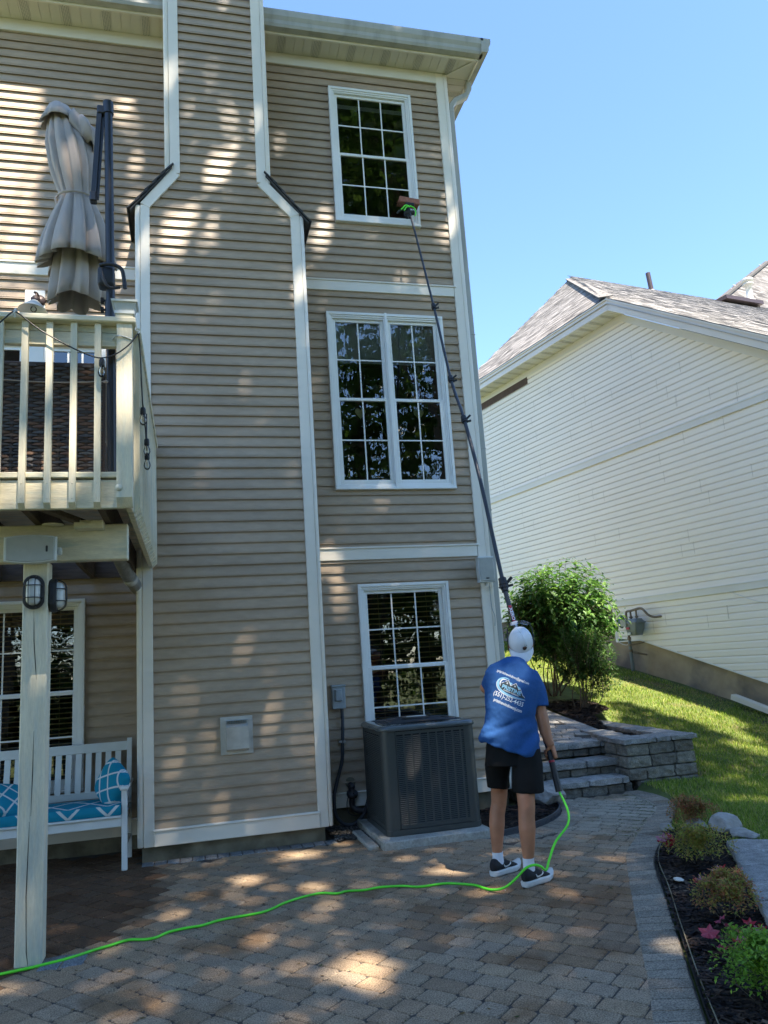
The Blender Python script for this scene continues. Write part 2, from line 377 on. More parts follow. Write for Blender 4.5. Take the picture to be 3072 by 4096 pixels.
mb = MB(); mb.bbox(-.322, 1.072, YC-.045, YC, .122, .242, .004); mb.bbox(-.33, 1.074, YC-.058, YC, .238, .257, .006); part(mb, 'base_board', M_['trim'], chimney)
mb = MB(); mb.box(-.42, 1.12, YC+.02, YW+.1, -.2, .14); part(mb, 'footing', M_['found'], chimney)
# main corner boards, belts, friezes
mb = MB(); mb.bbox(2.986, 3.078, YW-.034, YW, .16, 8.459, .003); mb.bbox(3.079, 3.132, YW-.032, YW+.09, .16, 8.46, .012, seg=2); part(mb, 'corner_board', M_['trim'])
for (x0, x1, z0, z1) in ((1.19, 2.979, 5.53, 5.64), (1.19, 2.979, 2.545, 2.66)):
    mb = MB(); mb.bbox(x0, x1, YW-.034, YW, z0, z1, .003); mb.bbox(x0, x1+.03, YW-.046, YW, z1, z1+.018, .003); part(mb, 'belt_board', M_['trim'])
mb = MB(); mb.bbox(-6, -.45, YW-.034, YW, 5.52, 5.64, .003); mb.bbox(-6, -.45, YW-.046, YW, 5.64, 5.66, .003); part(mb, 'belt_board', M_['trim'])
mb = MB(); mb.bbox(.86, 2.985, YW-.036, YW, 8.315, 8.459, .003); part(mb, 'frieze_board', M_['soffit'])
mb = MB(); mb.bbox(-6, -.16, YW-.036, YW, 8.315, 8.459, .003); part(mb, 'frieze_board', M_['soffit'])
mb = MB(); mb.bbox(1.19, 2.98, YW-.034, YW, .162, .285, .003); mb.bbox(1.19, 2.98, YW-.046, YW, .284, .30, .004); part(mb, 'base_board', M_['trim'])
mb = MB(); mb.bbox(-6, -.455, YW-.034, YW, .13, .26, .003); mb.bbox(-6, -.455, YW-.046, YW, .26, .275, .004); part(mb, 'base_board', M_['trim'])
mb = MB(); mb.box(-6, -.43, YW-.02, YW+.2, 2.50, 2.535); part(mb, 'ledger_trim', M_['trim'])
mb = MB(); mb.box(-5.98, 3.10, YW+.02, 15, -.3, .29); part(mb, 'foundation', M_['found'])
# soffits
def soffit(x0, x1, y0, y1, z, along='x', par=None):
    mb = MB(); p = .1016
    n = int(abs(x1-x0)/p)+1 if along == 'x' else int(abs(y1-y0)/p)+1
    for k in range(n):
        vent = (k % 4 == 2)
        if along == 'x':
            a = x0+k*p; b = min(x1, a+p)
            if b <= a: continue
            mb.box(a+.004, b-.004, y0, y1, z, z+.012); mb.box(a-.004, a+.004, y0, y1, z+.006, z+.015)
            if vent:
                for i in range(5):
                    for j in range(int((y1-y0-.03)/.017)):
                        xx = a+.016+i*.0165; yy = y0+.02+j*.017+(.008 if i % 2 else 0)
                        mb.face([(xx, yy, z-.0012), (xx+.009, yy, z-.0012), (xx+.009, yy+.009, z-.0012), (xx, yy+.009, z-.0012)], mi=1)
        else:
            a = y0+k*p; b = min(y1, a+p)
            if b <= a: continue
            mb.box(x0, x1, a+.004, b-.004, z, z+.012); mb.box(x0, x1, a-.004, a+.004, z+.006, z+.015)
            if vent and a < 11:
                for i in range(5):
                    for j in range(int((x1-x0-.03)/.017)):
                        yy = a+.016+i*.0165; xx = x0+.02+j*.017+(.008 if i % 2 else 0)
                        mb.face([(xx, yy, z-.0012), (xx+.009, yy, z-.0012), (xx+.009, yy+.009, z-.0012), (xx, yy+.009, z-.0012)], mi=1)
    return part(mb, 'soffit', [M_['soffit'], M_['vent']], recalc=False)
soffit(.85, 3.10, 7.42, YW-.002, 8.46); soffit(-5.9, -.16, 7.40, YW-.002, 8.46); soffit(3.135, 3.42, 7.75, 13, 8.46, 'y')
mb = MB(); mb.box(3.10, 3.42, 7.42, 7.75, 8.462, 8.474); mb.beam((3.11, 7.74, 8.456), (3.41, 7.43, 8.456), .03, .008)
for k in range(3): mb.box(3.13+k*.09, 3.134+k*.09, 7.43, 7.70-k*.09, 8.457, 8.461)
part(mb, 'soffit', M_['soffit'])
def gutter(x0, x1, yf, yb, z0=8.47, z1=8.655):
    mb = MB(); prof = [(yb, z0), (yf+.045, z0), (yf+.03, z0+.03), (yf+.028, z0+.07), (yf+.005, z0+.11), (yf, z0+.15), (yf, z1), (yf+.012, z1), (yf+.012, z1-.02), (yb, z1-.02)]
    mb.prism(prof, 'x', x0, x1)
    return mb
mb = gutter(.87, 3.47, 7.29, 7.415); part(mb, 'gutter', M_['gutter'])
mb = gutter(-6, -.175, 7.27, 7.395); part(mb, 'gutter', M_['gutter'])
mb = MB(); mb.box(.86, 3.43, 7.415, 7.435, 8.445, 8.64); mb.box(3.42, 3.44, 7.42, 13, 8.445, 8.64); part(mb, 'fascia', M_['trim'])
mb = MB(); mb.box(-6, -.165, 7.395, 7.415, 8.445, 8.64); part(mb, 'fascia', M_['trim'])
mb = MB()
prof = [(3.44, 8.47), (3.515, 8.47), (3.53, 8.50), (3.53, 8.54), (3.555, 8.58), (3.56, 8.62), (3.56, 8.655), (3.44, 8.655)]
mb.prism(prof, 'y', 7.29, 13); part(mb, 'gutter', M_['gutter'])
# roof (hip)
mb = MB()
for off, m in ((0, 0),):
    A = Vector((-6.2, 7.31, 8.66)); B = Vector((3.53, 7.31, 8.66)); Cc = Vector((3.53, 15.4, 8.66)); D = Vector((-6.2, 15.4, 8.66)); E1 = Vector((-2.0, 11.4, 10.7)); F1 = Vector((-.5, 11.4, 10.7))
    for q in ([A, B, F1, E1], [B, Cc, F1], [Cc, D, E1, F1], [D, A, E1]): mb.face(q); 
    mb.face([D-Vector((0,0,.02)), Cc-Vector((0,0,.02)), B-Vector((0,0,.02)), A-Vector((0,0,.02))])
part(mb, 'roof', M_['shingle'], recalc=False)
# downspout
mb = MB()
pts = [(3.44, 7.80, 8.47), (3.44, 7.80, 8.36), (3.40, 7.80, 8.27), (3.24, 7.80, 8.17), (3.185, 7.80, 8.09), (3.178, 7.80, 7.9), (3.178, 7.80, .42)]
def rect_sweep(mb, pts, wx, wy):
    pts = [Vector(p) for p in pts]; rings = []
    for i, p in enumerate(pts):
        d = (pts[min(i+1, len(pts)-1)]-pts[max(0, i-1)]).normalized(); v = Vector((0, 1, 0)); u = v.cross(d).normalized()
        c = .010
        rings.append([p+u*a+v*b for a, b in ((-wx, -wy+c), (-wx+c, -wy), (wx-c, -wy), (wx, -wy+c), (wx, wy-c), (wx-c, wy), (-wx+c, wy), (-wx, wy-c))])
    mb.loft(rings, smooth=False)
rect_sweep(mb, pts, .034, .045)
for z in (8.0, 5.1, 3.75, 3.05, 2.66, 1.6): mb.bbox(3.140, 3.216, 7.752, 7.848, z, z+.012, .003)
dsp = part(mb, 'downspout', M_['gutter'])
mb = MB()
ps = []; rs = []
for i in range(60):
    t = i/59; ps.append(Vector((3.178+.05*t*t, 7.80-.32*t*t, .42-.40*t+.06*t*t))); rs.append(.052 if i % 2 else .043)
mb.tube(ps, rs, 18); mb.bbox(3.13, 3.225, 7.75, 7.85, .38, .50, .01)
part(mb, 'corrugated_pipe', M_['corr'], dsp)

# windows
def window(name, w, y, cols, rows, units=1, casing=.066, sash=.036, blinds=None, room=True, mul=.06, meet=True, label=None):
    x0, x1, z0, z1 = w
    fr = MB()
    # casing with two stepped mouldings
    for (i, o, t) in ((0, .030, .052), (.030, .050, .040), (.050, casing, .030)):
        a, b = i, o
        fr.bbox(x0+a, x0+b, y-t, y, z0+a, z1-a, .002); fr.bbox(x1-b, x1-a, y-t, y, z0+a, z1-a, .002)
        fr.bbox(x0+b, x1-b, y-t-.0007, y, z1-b, z1-a, .002); fr.bbox(x0+b, x1-b, y-t-.0007, y, z0+a, z0+b, .002)
    fr.bbox(x0-.002, x1+.002, y-.060, y-.002, z0-.006, z0+.014, .003)
    W = part(fr, name, M_['wtrim'])
    xi0, xi1, zi0, zi1 = x0+casing, x1-casing, z0+casing, z1-casing
    uw = (xi1-xi0-(units-1)*mul)/units
    if units > 1:
        m = MB(); m.bbox(xi0+uw, xi0+uw+mul, y-.042, y+.02, zi0, zi1, .003); m.bbox(xi0+uw+mul/2-.014, xi0+uw+mul/2+.014, y-.056, y-.03, z0-.01, z1+.008, .002)
        part(m, 'mullion', M_['wtrim'], W)
    for u in range(units):
        a = xi0+u*(uw+mul); b = a+uw; zm = (zi0+zi1)/2
        for top in (0, 1):
            s = MB(); yy = y-.012 if not top else y+.012
            za, zb = (zi0, zm+.016) if not top else (zm-.012, zi1)
            s.bbox(a, a+sash, yy-.014, yy+.012, za, zb, .003); s.bbox(b-sash, b, yy-.014, yy+.012, za, zb, .003)
            s.bbox(a+sash, b-sash, yy-.0145, yy+.012, za, za+sash, .003); s.bbox(a+sash, b-sash, yy-.0145, yy+.012, zb-sash+.003, zb, .003)
            ga, gb, gz0, gz1 = a+sash, b-sash, za+sash, zb-sash
            so = part(s, 'sash', M_['wtrim'], W)
            g = MB(); g.face([(ga, yy, gz0), (gb, yy, gz0), (gb, yy, gz1), (ga, yy, gz1)]); part(g, 'pane', M_['glass'], W, recalc=False)
            m = MB()
            for c in range(1, cols):
                xx = ga+(gb-ga)*c/cols; m.box(xx-.007, xx+.007, yy-.007, yy-.002, gz0, gz1)
            for r_ in range(1, rows):
                zz = gz0+(gz1-gz0)*r_/rows; m.box(ga, gb, yy-.0075, yy-.0015, zz-.007, zz+.007)
            part(m, 'muntins', M_['wtrim'], W)
        m = MB(); m.box(a, b, y+.03, y+.034, zi1-.001, zi1)
    # reveal and dark room
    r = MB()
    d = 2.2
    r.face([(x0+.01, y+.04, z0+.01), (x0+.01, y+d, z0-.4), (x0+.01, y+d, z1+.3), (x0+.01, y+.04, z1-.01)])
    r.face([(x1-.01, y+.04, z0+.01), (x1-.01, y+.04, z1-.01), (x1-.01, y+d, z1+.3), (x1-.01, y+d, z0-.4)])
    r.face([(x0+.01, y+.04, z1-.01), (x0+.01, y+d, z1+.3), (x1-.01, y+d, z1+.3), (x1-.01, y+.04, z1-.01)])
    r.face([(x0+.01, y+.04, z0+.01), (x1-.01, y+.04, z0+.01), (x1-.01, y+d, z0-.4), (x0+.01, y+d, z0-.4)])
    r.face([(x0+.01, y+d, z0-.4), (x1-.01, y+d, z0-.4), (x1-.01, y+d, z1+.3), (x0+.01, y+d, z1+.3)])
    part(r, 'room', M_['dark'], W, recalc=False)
    if blinds:
        b_ = MB(); za, zb, sp, dep, mi = blinds
        z = zb
        while z > za:
            b_.beam((xi0+.01, y+.05, z), (xi1-.01, y+.05, z), dep*.6, .003, (0, .8, .6)); z -= sp
        if sp > .03:
            for xx in (xi0+.16, xi1-.16): b_.box(xx, xx+.002, y+.055, y+.057, za, zb)
        part(b_, 'blind', mi, W)
    return W
M_['blindtan'] = mat('tan_blind', (.75, .55, .28), .5, .1, 5)
M_['shade'] = mat('pale_shade', (.42, .44, .38), .8, .05, 30)
window('window', W1, YW, 3, 2, blinds=(7.88, 7.93, .006, .006, M_['shade']))
wt = window('window', W2, YW, 2, 2, units=2, mul=.05)
window('window', W3, YW, 3, 2, blinds=(.66, 2.2, .052, .022, M_['blindtan']))
window('window', W4, YW, 3, 2, units=1, blinds=(.62, 2.18, .045, .02, M_['blindtan']))
# W4 seen as a wide unit: add a left neighbour
window('window', (-3.2, -2.07, .56, 2.264), YW, 3, 2, blinds=(.62, 2.18, .045, .02, M_['blindtan']))
# shades in the twin window (upper sashes half down)
mb = MB()
for (a, b) in ((1.55, 2.11), (2.19, 2.75)): mb.box(a, b, YW+.06, YW+.064, 4.72, 5.2)
part(mb, 'roller_shade', M_['shade'], wt)
# patio doors on the deck level
def door_unit(xa, xb, zlo, zhi, cols, rows, name):
    f = MB(); t = .09
    f.bbox(xa, xb, YW-.04, YW, zhi-.05, zhi, .003); f.bbox(xa, xa+.05, YW-.04, YW, zlo, zhi-.05, .003); f.bbox(xb-.05, xb, YW-.04, YW, zlo, zhi-.05, .003)
    D = part(f, name, M_['wtrim'])
    l = MB(); a, b, c, d = xa+.06, xb-.06, zlo+.25, zhi-.08
    l.box(xa+.05, a+.03, YW-.02, YW+.01, zlo, zhi-.05); l.box(b-.03, xb-.05, YW-.02, YW+.01, zlo, zhi-.05); l.box(a+.03, b-.03, YW-.021, YW+.01, d-.0, zhi-.05); l.box(a+.03, b-.03, YW-.021, YW+.01, zlo, c)
    for k in range(1, cols):
        xx = a+.03+(b-a-.06)*k/cols; l.box(xx-.009, xx+.009, YW-.014, YW+.004, c, d)
    for k in range(1, rows):
        zz = c+(d-c)*k/rows; l.box(a+.03, b-.03, YW-.0145, YW+.004, zz-.009, zz+.009)
    part(l, 'leaf', M_['wtrim'], D)
    g = MB(); g.face([(a+.03, YW-.006, c), (b-.03, YW-.006, c), (b-.03, YW-.006, d), (a+.03, YW-.006, d)]); part(g, 'pane', M_['glass'], D, recalc=False)
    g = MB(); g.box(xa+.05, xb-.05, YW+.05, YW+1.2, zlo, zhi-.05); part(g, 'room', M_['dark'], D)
door_unit(-1.40+.05, -.773, 2.68, 4.80, 3, 5, 'patio_door'); door_unit(-2.3, -1.48, 2.68, 4.80, 3, 5, 'patio_door')
mb = MB(); mb.box(-1.48, -1.35, YW-.045, YW, 2.68, 4.80); mb.box(-3.2, -2.3, YW-.03, YW, 2.68, 4.80); part(mb, 'door_post', M_['wtrim'])

# small things on the house walls
def single(mb, name, m, label, cat, group=None, kind=None, **k):
    o = mb.build(name, m, None, **k); tag(o, label, cat, group, kind); return o
t = thing('vent_hood', 'square galvanised exhaust vent hood low on the chimney siding', 'vent', (.377, YC-.03, .96))
mb = MB(); mb.bbox(.238, .516, YC-.028, YC-.012, .80, 1.118, .003); mb.build('back_plate', M_['galv'], t)
mb = MB(); mb.prism([(YC-.028, .825), (YC-.105, .85), (YC-.115, 1.035), (YC-.028, 1.06)], 'x', .285, .475); mb.build('hood', M_['galv'], t)
mb = MB()
for k in range(9): mb.box(.29+k*.021, .293+k*.021, YC-.06, YC-.028, 1.062, 1.085)
mb.box(.285, .475, YC-.062, YC-.028, 1.085, 1.09); mb.build('screen', M_['greybox'], t)

t = thing('disconnect_box', 'grey electrical disconnect box beside the ground floor window', 'electrical box', (1.392, YW, 1.2))
mb = MB(); mb.bbox(1.328, 1.458, YW-.085, YW-.014, 1.085, 1.30, .004); mb.bbox(1.322, 1.464, YW-.095, YW-.014, 1.292, 1.312, .004); mb.build('box', M_['greybox'], t)
mb = MB(); mb.loft([[Vector((1.350+a, YW-.085-d, z)) for a, z in ((0+i, 1.155+i), (.078-i, 1.155+i), (.078-i*1.6, 1.27-i), (i*1.6, 1.27-i))] for i, d in ((0, 0), (.01, .028))], smooth=False); mb.build('cover', M_['greybox'], t)
def smoothpts(P, n=8):
    P = [Vector(p) for p in P]; out = []
    for i in range(len(P)-1):
        p0 = P[max(i-1, 0)]; p1 = P[i]; p2 = P[i+1]; p3 = P[min(i+2, len(P)-1)]
        for k in range(n):
            t = k/n; out.append(.5*((2*p1)+(p2-p0)*t+(2*p0-5*p1+4*p2-p3)*t*t+(3*p1-p0-3*p2+p3)*t**3))
    out.append(P[-1]); return out
mb = MB(); pp = smoothpts([(1.423, YW-.05, 1.09), (1.422, YW-.05, .95), (1.41, YW-.055, .77), (1.395, YW-.06, .60), (1.335, YW-.08, .42), (1.295, YW-.10, .28), (1.30, YW-.12, .12), (1.37, YW-.14, .035), (1.46, YW-.15, .03), (1.55, YW-.17, .10), (1.60, YW-.20, .24), (1.62, YW-.22, .34)], 14)
mb.tube(pp, [.0165+.0012*(i % 2) for i in range(len(pp))], 10); mb.build('conduit', M_['conduit'], t)
mb = MB(); mb.box(1.375, 1.44, YW-.07, YW-.014, .765, .785); mb.build('clamp', M_['galv'], t)

t = thing('refrigerant_line', 'black insulated pipe leaving the wall by the air conditioner', 'pipe', (1.47, YW, .3))
mb = MB(); mb.tube(smoothpts([(1.472, YW-.0, .37), (1.472, YW-.07, .33), (1.47, YW-.10, .27), (1.462, YW-.10, .19), (1.50, YW-.12, .145), (1.58, YW-.16, .14), (1.66, YW-.2, .2)]), .027, 12); mb.build('pipe', M_['blackplastic'], t)
mb = MB(); mb.lathe([(.0, 0), (.052, 0), (.056, .012), (.056, .028), (.04, .04), (.0, .04)], (1.472, YW-.085, .275), (0, -.5, .8), 20); mb.lathe([(0, 0), (.03, 0), (.034, .03), (.02, .05), (0, .05)], (1.472, YW-.06, .33), (0, -.5, .8), 16); mb.build('collar', M_['blackplastic'], t)
mb = MB(); mb.lathe([(.0, -.004), (.046, -.004), (.05, 0), (0, 0)], (1.473, YW-.016, .385), (0, 1, 0), 20); mb.build('sealant', M_['found'], t)
mb = MB(); mb.tube(smoothpts([(1.44, YW-.1, .3), (1.415, YW-.09, .2), (1.43, YW-.1, .12), (1.50, YW-.12, .09)]), .004, 6); mb.sphere((1.475, YW-.13, .30), .009, n=8); mb.build('wire', M_['blackplastic'], t)

def speaker(loc, rz, wide, lab):
    t = thing('outdoor_speaker', lab, 'speaker', loc, 'white outdoor speakers', rz)
    W_, H_, D_ = (.285, .17, .13) if wide else (.175, .27, .13)
    def prof(W_, H_, y, bul):
        P = []
        n = 10
        for sx, sz in ((1, 1),):
            pass
        # rounded rectangle with bulging long sides
        for k in range(n+1):
            u = -1+2*k/n; P.append((u*W_/2, H_/2*(1-(0.16*u*u if wide else .0))))
        for k in range(1, n):
            u = 1-2*k/n; P.append((W_/2*(1-(0 if wide else .13*u*u)), H_/2*u*(.84 if wide else 1)))
        for k in range(n+1):
            u = 1-2*k/n; P.append((u*W_/2, -H_/2*(1-(0.16*u*u if wide else .0))))
        for k in range(1, n):
            u = -1+2*k/n; P.append((-W_/2*(1-(0 if wide else .13*u*u)), H_/2*u*(.84 if wide else 1)))
        return [Vector((x, y, z)) for x, z in P]
    mb = MB(); mb.loft([prof(W_*.80, H_*.85, .07, 0), prof(W_*.92, H_*.95, .03, 0), prof(W_, H_, -.02, 0), prof(W_, H_, -.045, 0), prof(W_*.95, H_*.95, -.055, 0)], smooth=False); mb.build('cabinet', M_['speaker'], t, local=True)
    mb = MB(); mb.loft([prof(W_*.90, H_*.90, -.0552, 0), prof(W_*.88, H_*.87, -.0615, 0)], smooth=False); mb.build('grille', M_['grille'], t, local=True)
    mb = MB()
    if wide: mb.bbox(.085, .096, -.064, -.0617, -.02, .016, .003)
    else: mb.bbox(-.018, .018, -.064, -.0617, -.098, -.088, .003)
    mb.build('badge', M_['blackplastic'], t, local=True)
    mb = MB(); mb.bbox(-.02, .02, .05, .12, -.03, .03, .005)
    if wide: mb.bbox(.12, .165, .0, .03, -.03, .015, .006); mb.lathe([(0, 0), (.02, 0), (.02, .02), (0, .02)], (.145, .01, -.01), (1, 0, 0), 12)
    else: mb.lathe([(0, 0), (.016, 0), (.016, .03), (0, .03)], (0, 0, -.165), (0, 0, 1), 12)
    mb.build('bracket', M_['speaker'], t, local=True)
    return t
speaker((3.0, YW-.15, 2.38), 0, False, 'upright white outdoor speaker on the house corner board above the window cleaner')
speaker((-.898, 4.86, 2.277), R(2), True, 'wide white outdoor speaker mounted sideways over the deck support post')
mb = MB(); mb.tube(smoothpts([(3.075, YW-.045, 2.22), (3.08, YW-.05, 2.0), (3.105, YW-.05, 1.9), (3.10, YW-.04, 1.80)]), .0035, 6)
single(mb, 'speaker_wire', M_['greybox'], 'thin grey wire looped down the corner board below the upright speaker', 'wire')

M_['heart'] = mat('yellow_heart_glass', (.62, .60, .22), .25, .15, 30, spec=.7)
# heart suncatchers in the twin window
for k, x in enumerate((1.815, 2.47)):
    mb = MB(); P = []
    for i in range(28):
        a = 2*pi*i/28; P.append((x+.058*(sin(a)**3), 4.15+.058*(13*cos(a)-5*cos(2*a)-2*cos(3*a)-cos(4*a))/16*1.2))
    mb.prism(P, 'y', YW+.045, YW+.052); 
    single(mb, 'heart_suncatcher', M_['heart'], ['yellow glass heart hanging in the left half of the twin window', 'yellow glass heart hanging in the right half of the twin window, beside the pole'][k], 'ornament', 'yellow glass hearts in the twin window')

# ------------------------------------------------------------------ deck
deck = thing('wooden_deck', 'raised pale painted wooden deck with railing carried on a square post', 'deck', (-2, 5.8, 0))
YR = 4.50
mb = MB(); mb.bbox(-4.2, -.345, YR, YR+.038, 2.447, 2.612, .004); mb.build('rim_board', M_['deckpaint'], deck) if 0 else part(mb, 'rim_board', M_['deckpaint'], deck)
mb = MB(); mb.bbox(-.345, -.31, YR, 7.10, 2.447, 2.612, .004); part(mb, 'side_rim_board', M_['deckpaint'], deck)
mb = MB()
y = YR-.015
while y < 7.10: mb.bbox(-4.2, -.315 if y > 4.6 else -.315, y, y+.135, 2.622, 2.655, .004); y += .141
part(mb, 'floor_boards', M_['deckpaint'], deck)
mb = MB(); x = -4.1
while x < -.4: mb.box(x, x+.038, YR+.04, 7.70, 2.449, 2.618); x += .40
mb.box(-4.2, -.35, 7.66, 7.70, 2.449, 2.618); mb.beam((-.80, 4.56, 2.47), (-.58, 5.0, 2.44), .05, .03); part(mb, 'joists', M_['oldwood'], deck)
mb = MB(); mb.bbox(-4.2, -.366, 4.955, 5.04, 2.222, 2.445, .006); part(mb, 'beam', M_['deckpaint'], deck)
sp = MB(); sp.bbox(-.957, -.818, 4.943, 5.083, 0, 2.222, .006); spo = part(sp, 'support_post', M_['deckpaint_v'], deck)
mb = MB()
for P in ([(-.893, 1.93), (-.889, 1.75), (-.879, 1.62), (-.872, 1.53)], [(-.880, 1.24), (-.882, 1.0), (-.887, .78)], [(-.893, .75), (-.899, .5), (-.902, .36), (-.897, .18)], [(-.901, .28), (-.895, .08), (-.885, .0)]):
    n = len(P)
    for i in range(n-1):
        w0 = .0022 if 0 < i else .0006; w1 = .0022 if i < n-2 else .0006
        mb.face([(P[i][0]-w0, 4.9415, P[i][1]), (P[i][0]+w0, 4.9415, P[i][1]), (P[i+1][0]+w1, 4.9415, P[i+1][1]), (P[i+1][0]-w1, 4.9415, P[i+1][1])])
part(mb, 'crack', M_['dark'], spo, recalc=False)
def picket(mb, x0, x1, y0, y1, z0, z1, front='y'):
    if front == 'y': mb.prism([(y0, z1), (y1, z1), (y1, z0-.02+.02), (y0, z0+.032)], 'x', x0, x1)
    else: mb.prism([(x0, z1), (x1, z1), (x1, z0+.032), (x0, z0)], 'y', y0, y1)
for i, xc in enumerate([-.4945-.1302*k for k in range(1+20)]):
    mb = MB(); picket(mb, xc-.0172, xc+.0172, YR-.036, YR-.001, 2.444, 3.543); mb.sphere((xc, YR-.037, 2.50), .004, sy=.4, n=6); mb.sphere((xc, YR-.037, 2.585), .004, sy=.4, n=6); part(mb, 'baluster', M_['deckpaint_v'], deck)
y = YR+.16
while y < 7.08:
    mb = MB(); picket(mb, -.309, -.274, y-.0172, y+.0172, 2.444, 3.543, 'x'); part(mb, 'baluster', M_['deckpaint_v'], deck); y += .1302
mb = MB(); mb.prism([(YR-.045, 3.60), (YR+.042, 3.60), (YR+.042, 2.452), (YR-.005, 2.452), (YR-.045, 2.50)], 'x', -.390, -.304)
mb.sphere((-.377, YR-.046, 2.555), .012, sy=.5, n=10); mb.lathe([(0, 0), (.02, 0), (.02, .003), (0, .003)], (-.377, YR-.045, 2.555), (0, -1, 0), 16); part(mb, 'rail_post', M_['deckpaint_v'], deck)
mb = MB(); mb.bbox(-.40, -.31, 7.0, 7.09, 2.62, 3.55, .004); part(mb, 'rail_post', M_['deckpaint_v'], deck)
mb = MB(); mb.bbox(-4.2, -.394, YR+.001, YR+.039, 3.415, 3.50, .004); mb.bbox(-.347, -.309, YR+.05, 7.09, 3.415, 3.50, .004); mb.bbox(-4.2, -.394, YR+.002, YR+.04, 3.502, 3.544, .003); part(mb, 'sub_rail', M_['deckpaint'], deck)
mb = MB(); mb.bbox(-4.2, -.282, YR-.062, YR+.085, 3.545, 3.580, .006); mb.bbox(-.40, -.262, YR+.087, 7.09, 3.545, 3.580, .006); part(mb, 'top_rail', M_['deckpaint'], deck)
mb = MB()
for (px, pz) in ((-.90, 2.9),): pass
mb.tube(smoothpts([(-.452, YR+.17, 3.455), (-.44, YR+.10, 3.46), (-.395, YR-.047, 3.462), (-.345, YR-.049, 3.46), (-.303, YR-.048, 3.445)]), .006, 6, flat=.4)
part(mb, 'strap', M_['frost'], deck)

# solar post cap light
t = thing('post_cap_light', 'small square solar lantern on top of the deck corner post', 'lantern', (-.345, YR, 3.6))
cx, cy = -.345, YR-.002
def sq(h, z): return [Vector((cx-h, cy-h, z)), Vector((cx+h, cy-h, z)), Vector((cx+h, cy+h, z)), Vector((cx-h, cy+h, z))]
mb = MB(); mb.loft([sq(.073, 3.672), sq(.075, 3.684), sq(.06, 3.690), sq(.02, 3.695)], smooth=False); mb.loft([sq(.056, 3.603), sq(.056, 3.622), sq(.050, 3.624)], smooth=False); mb.build('frame', M_['speaker'], t)
mb = MB(); mb.loft([sq(.048, 3.622), sq(.064, 3.672)], smooth=False); mb.build('lens', M_['frost'], t)
mb = MB(); mb.box(cx-.047, cx+.047, cy-.05, cy+.047, 3.58, 3.603); mb.build('skirt', M_['deckpaint'], t)

# cantilever umbrella
um = thing('cantilever_umbrella', 'closed taupe cantilever umbrella on a black pole behind the deck rail', 'umbrella', (-.44, 4.66, 2.655))
mb = MB(); mb.tube([(-.430, 4.655, 2.656), (-.445, 4.665, 3.9), (-.462, 4.68, 5.15)], .0265, 20); part(mb, 'pole', M_['black'], um)
mb = MB(); mb.tube([(-.430, 4.655, 2.656), (-.4305, 4.655, 2.665), (-.4305, 4.655, 2.68)], [.06, .06, .03], 18); mb.tube([(-.445, 4.665, 3.66), (-.446, 4.665, 3.78)], .031, 18); part(mb, 'base_collar', M_['black'], um)
mb = MB(); mb.tube([(-.461, 4.68, 5.10), (-.463, 4.68, 5.185)], .033, 18); mb.bbox(-.53, -.46, 4.665, 4.695, 5.095, 5.155, .006); part(mb, 'top_bracket', M_['black'], um)
mb = MB(); mb.beam((-.515, 4.68, 5.13), (-.552, 4.70, 4.50), .030, .020, (0, 1, 0)); mb.beam((-.497, 4.695, 5.13), (-.535, 4.715, 4.50), .030, .006, (0, 1, 0)); part(mb, 'strut', M_['black'], um)
mb = MB(); mb.bbox(-.572, -.530, 4.675, 4.73, 4.47, 4.54, .008); part(mb, 'strut_end', M_['black'], um)
mb = MB(); mb.bbox(-.515, -.418, 4.60, 4.70, 3.86, 3.99, .02, seg=2); part(mb, 'crank_case', M_['blackplastic'], um)
mb = MB(); mb.tube(smoothpts([(-.50, 4.60, 3.985), (-.44, 4.585, 3.99), (-.375, 4.58, 3.96), (-.358, 4.58, 3.89), (-.352, 4.58, 3.83)], 6), .012, 8); mb.tube(smoothpts([(-.49, 4.59, 3.96), (-.475, 4.575, 3.88), (-.44, 4.575, 3.83), (-.38, 4.58, 3.835)], 6), .009, 8); part(mb, 'crank_handle', M_['blackplastic'], um)
for z in (3.785, 3.725):
    mb = MB(); n = 16; mb.loft([[Vector((-.482-d, 4.665+(.02 if k % 2 else .015)*cos(2*pi*k/n), z+(.02 if k % 2 else .015)*sin(2*pi*k/n))) for k in range(n)] for d in (0, .018)], smooth=False); mb.tube([(-.46, 4.665, z), (-.485, 4.665, z)], .008, 8); part(mb, 'knob', M_['blackplastic'], um)
def pleat(secs, n=200, k=12, ph=0.):
    rings = []
    for (cx_, cy_, z, rad, amp, zamp, sh) in secs:
        rg = []
        for i in range(n):
            a = 2*pi*i/n; w_ = abs(sin(.5*(k*a+ph+sh*1.2+.7*sin(2*a)))); 
            w2 = (1.7*w_**.85-1.0)*(.75+.5*noise.noise(Vector((cos(a)*2.2, sin(a)*2.2, 3.1+len(secs)))))+.25*sin(k*2*a+1)*.35
            rr = rad*(1+amp*w2+.04*sin(3*a+1))
            rg.append(Vector((cx_+rr*cos(a), cy_+rr*sin(a)*.85, z+zamp*w2*1.2+.012*sin(3*a)*(1 if zamp else 0))))
        rings.append(rg)
    return rings
def cloth_skin(rings, flip=False):
    mb = MB(); mb.loft(rings, caps=False); return mb
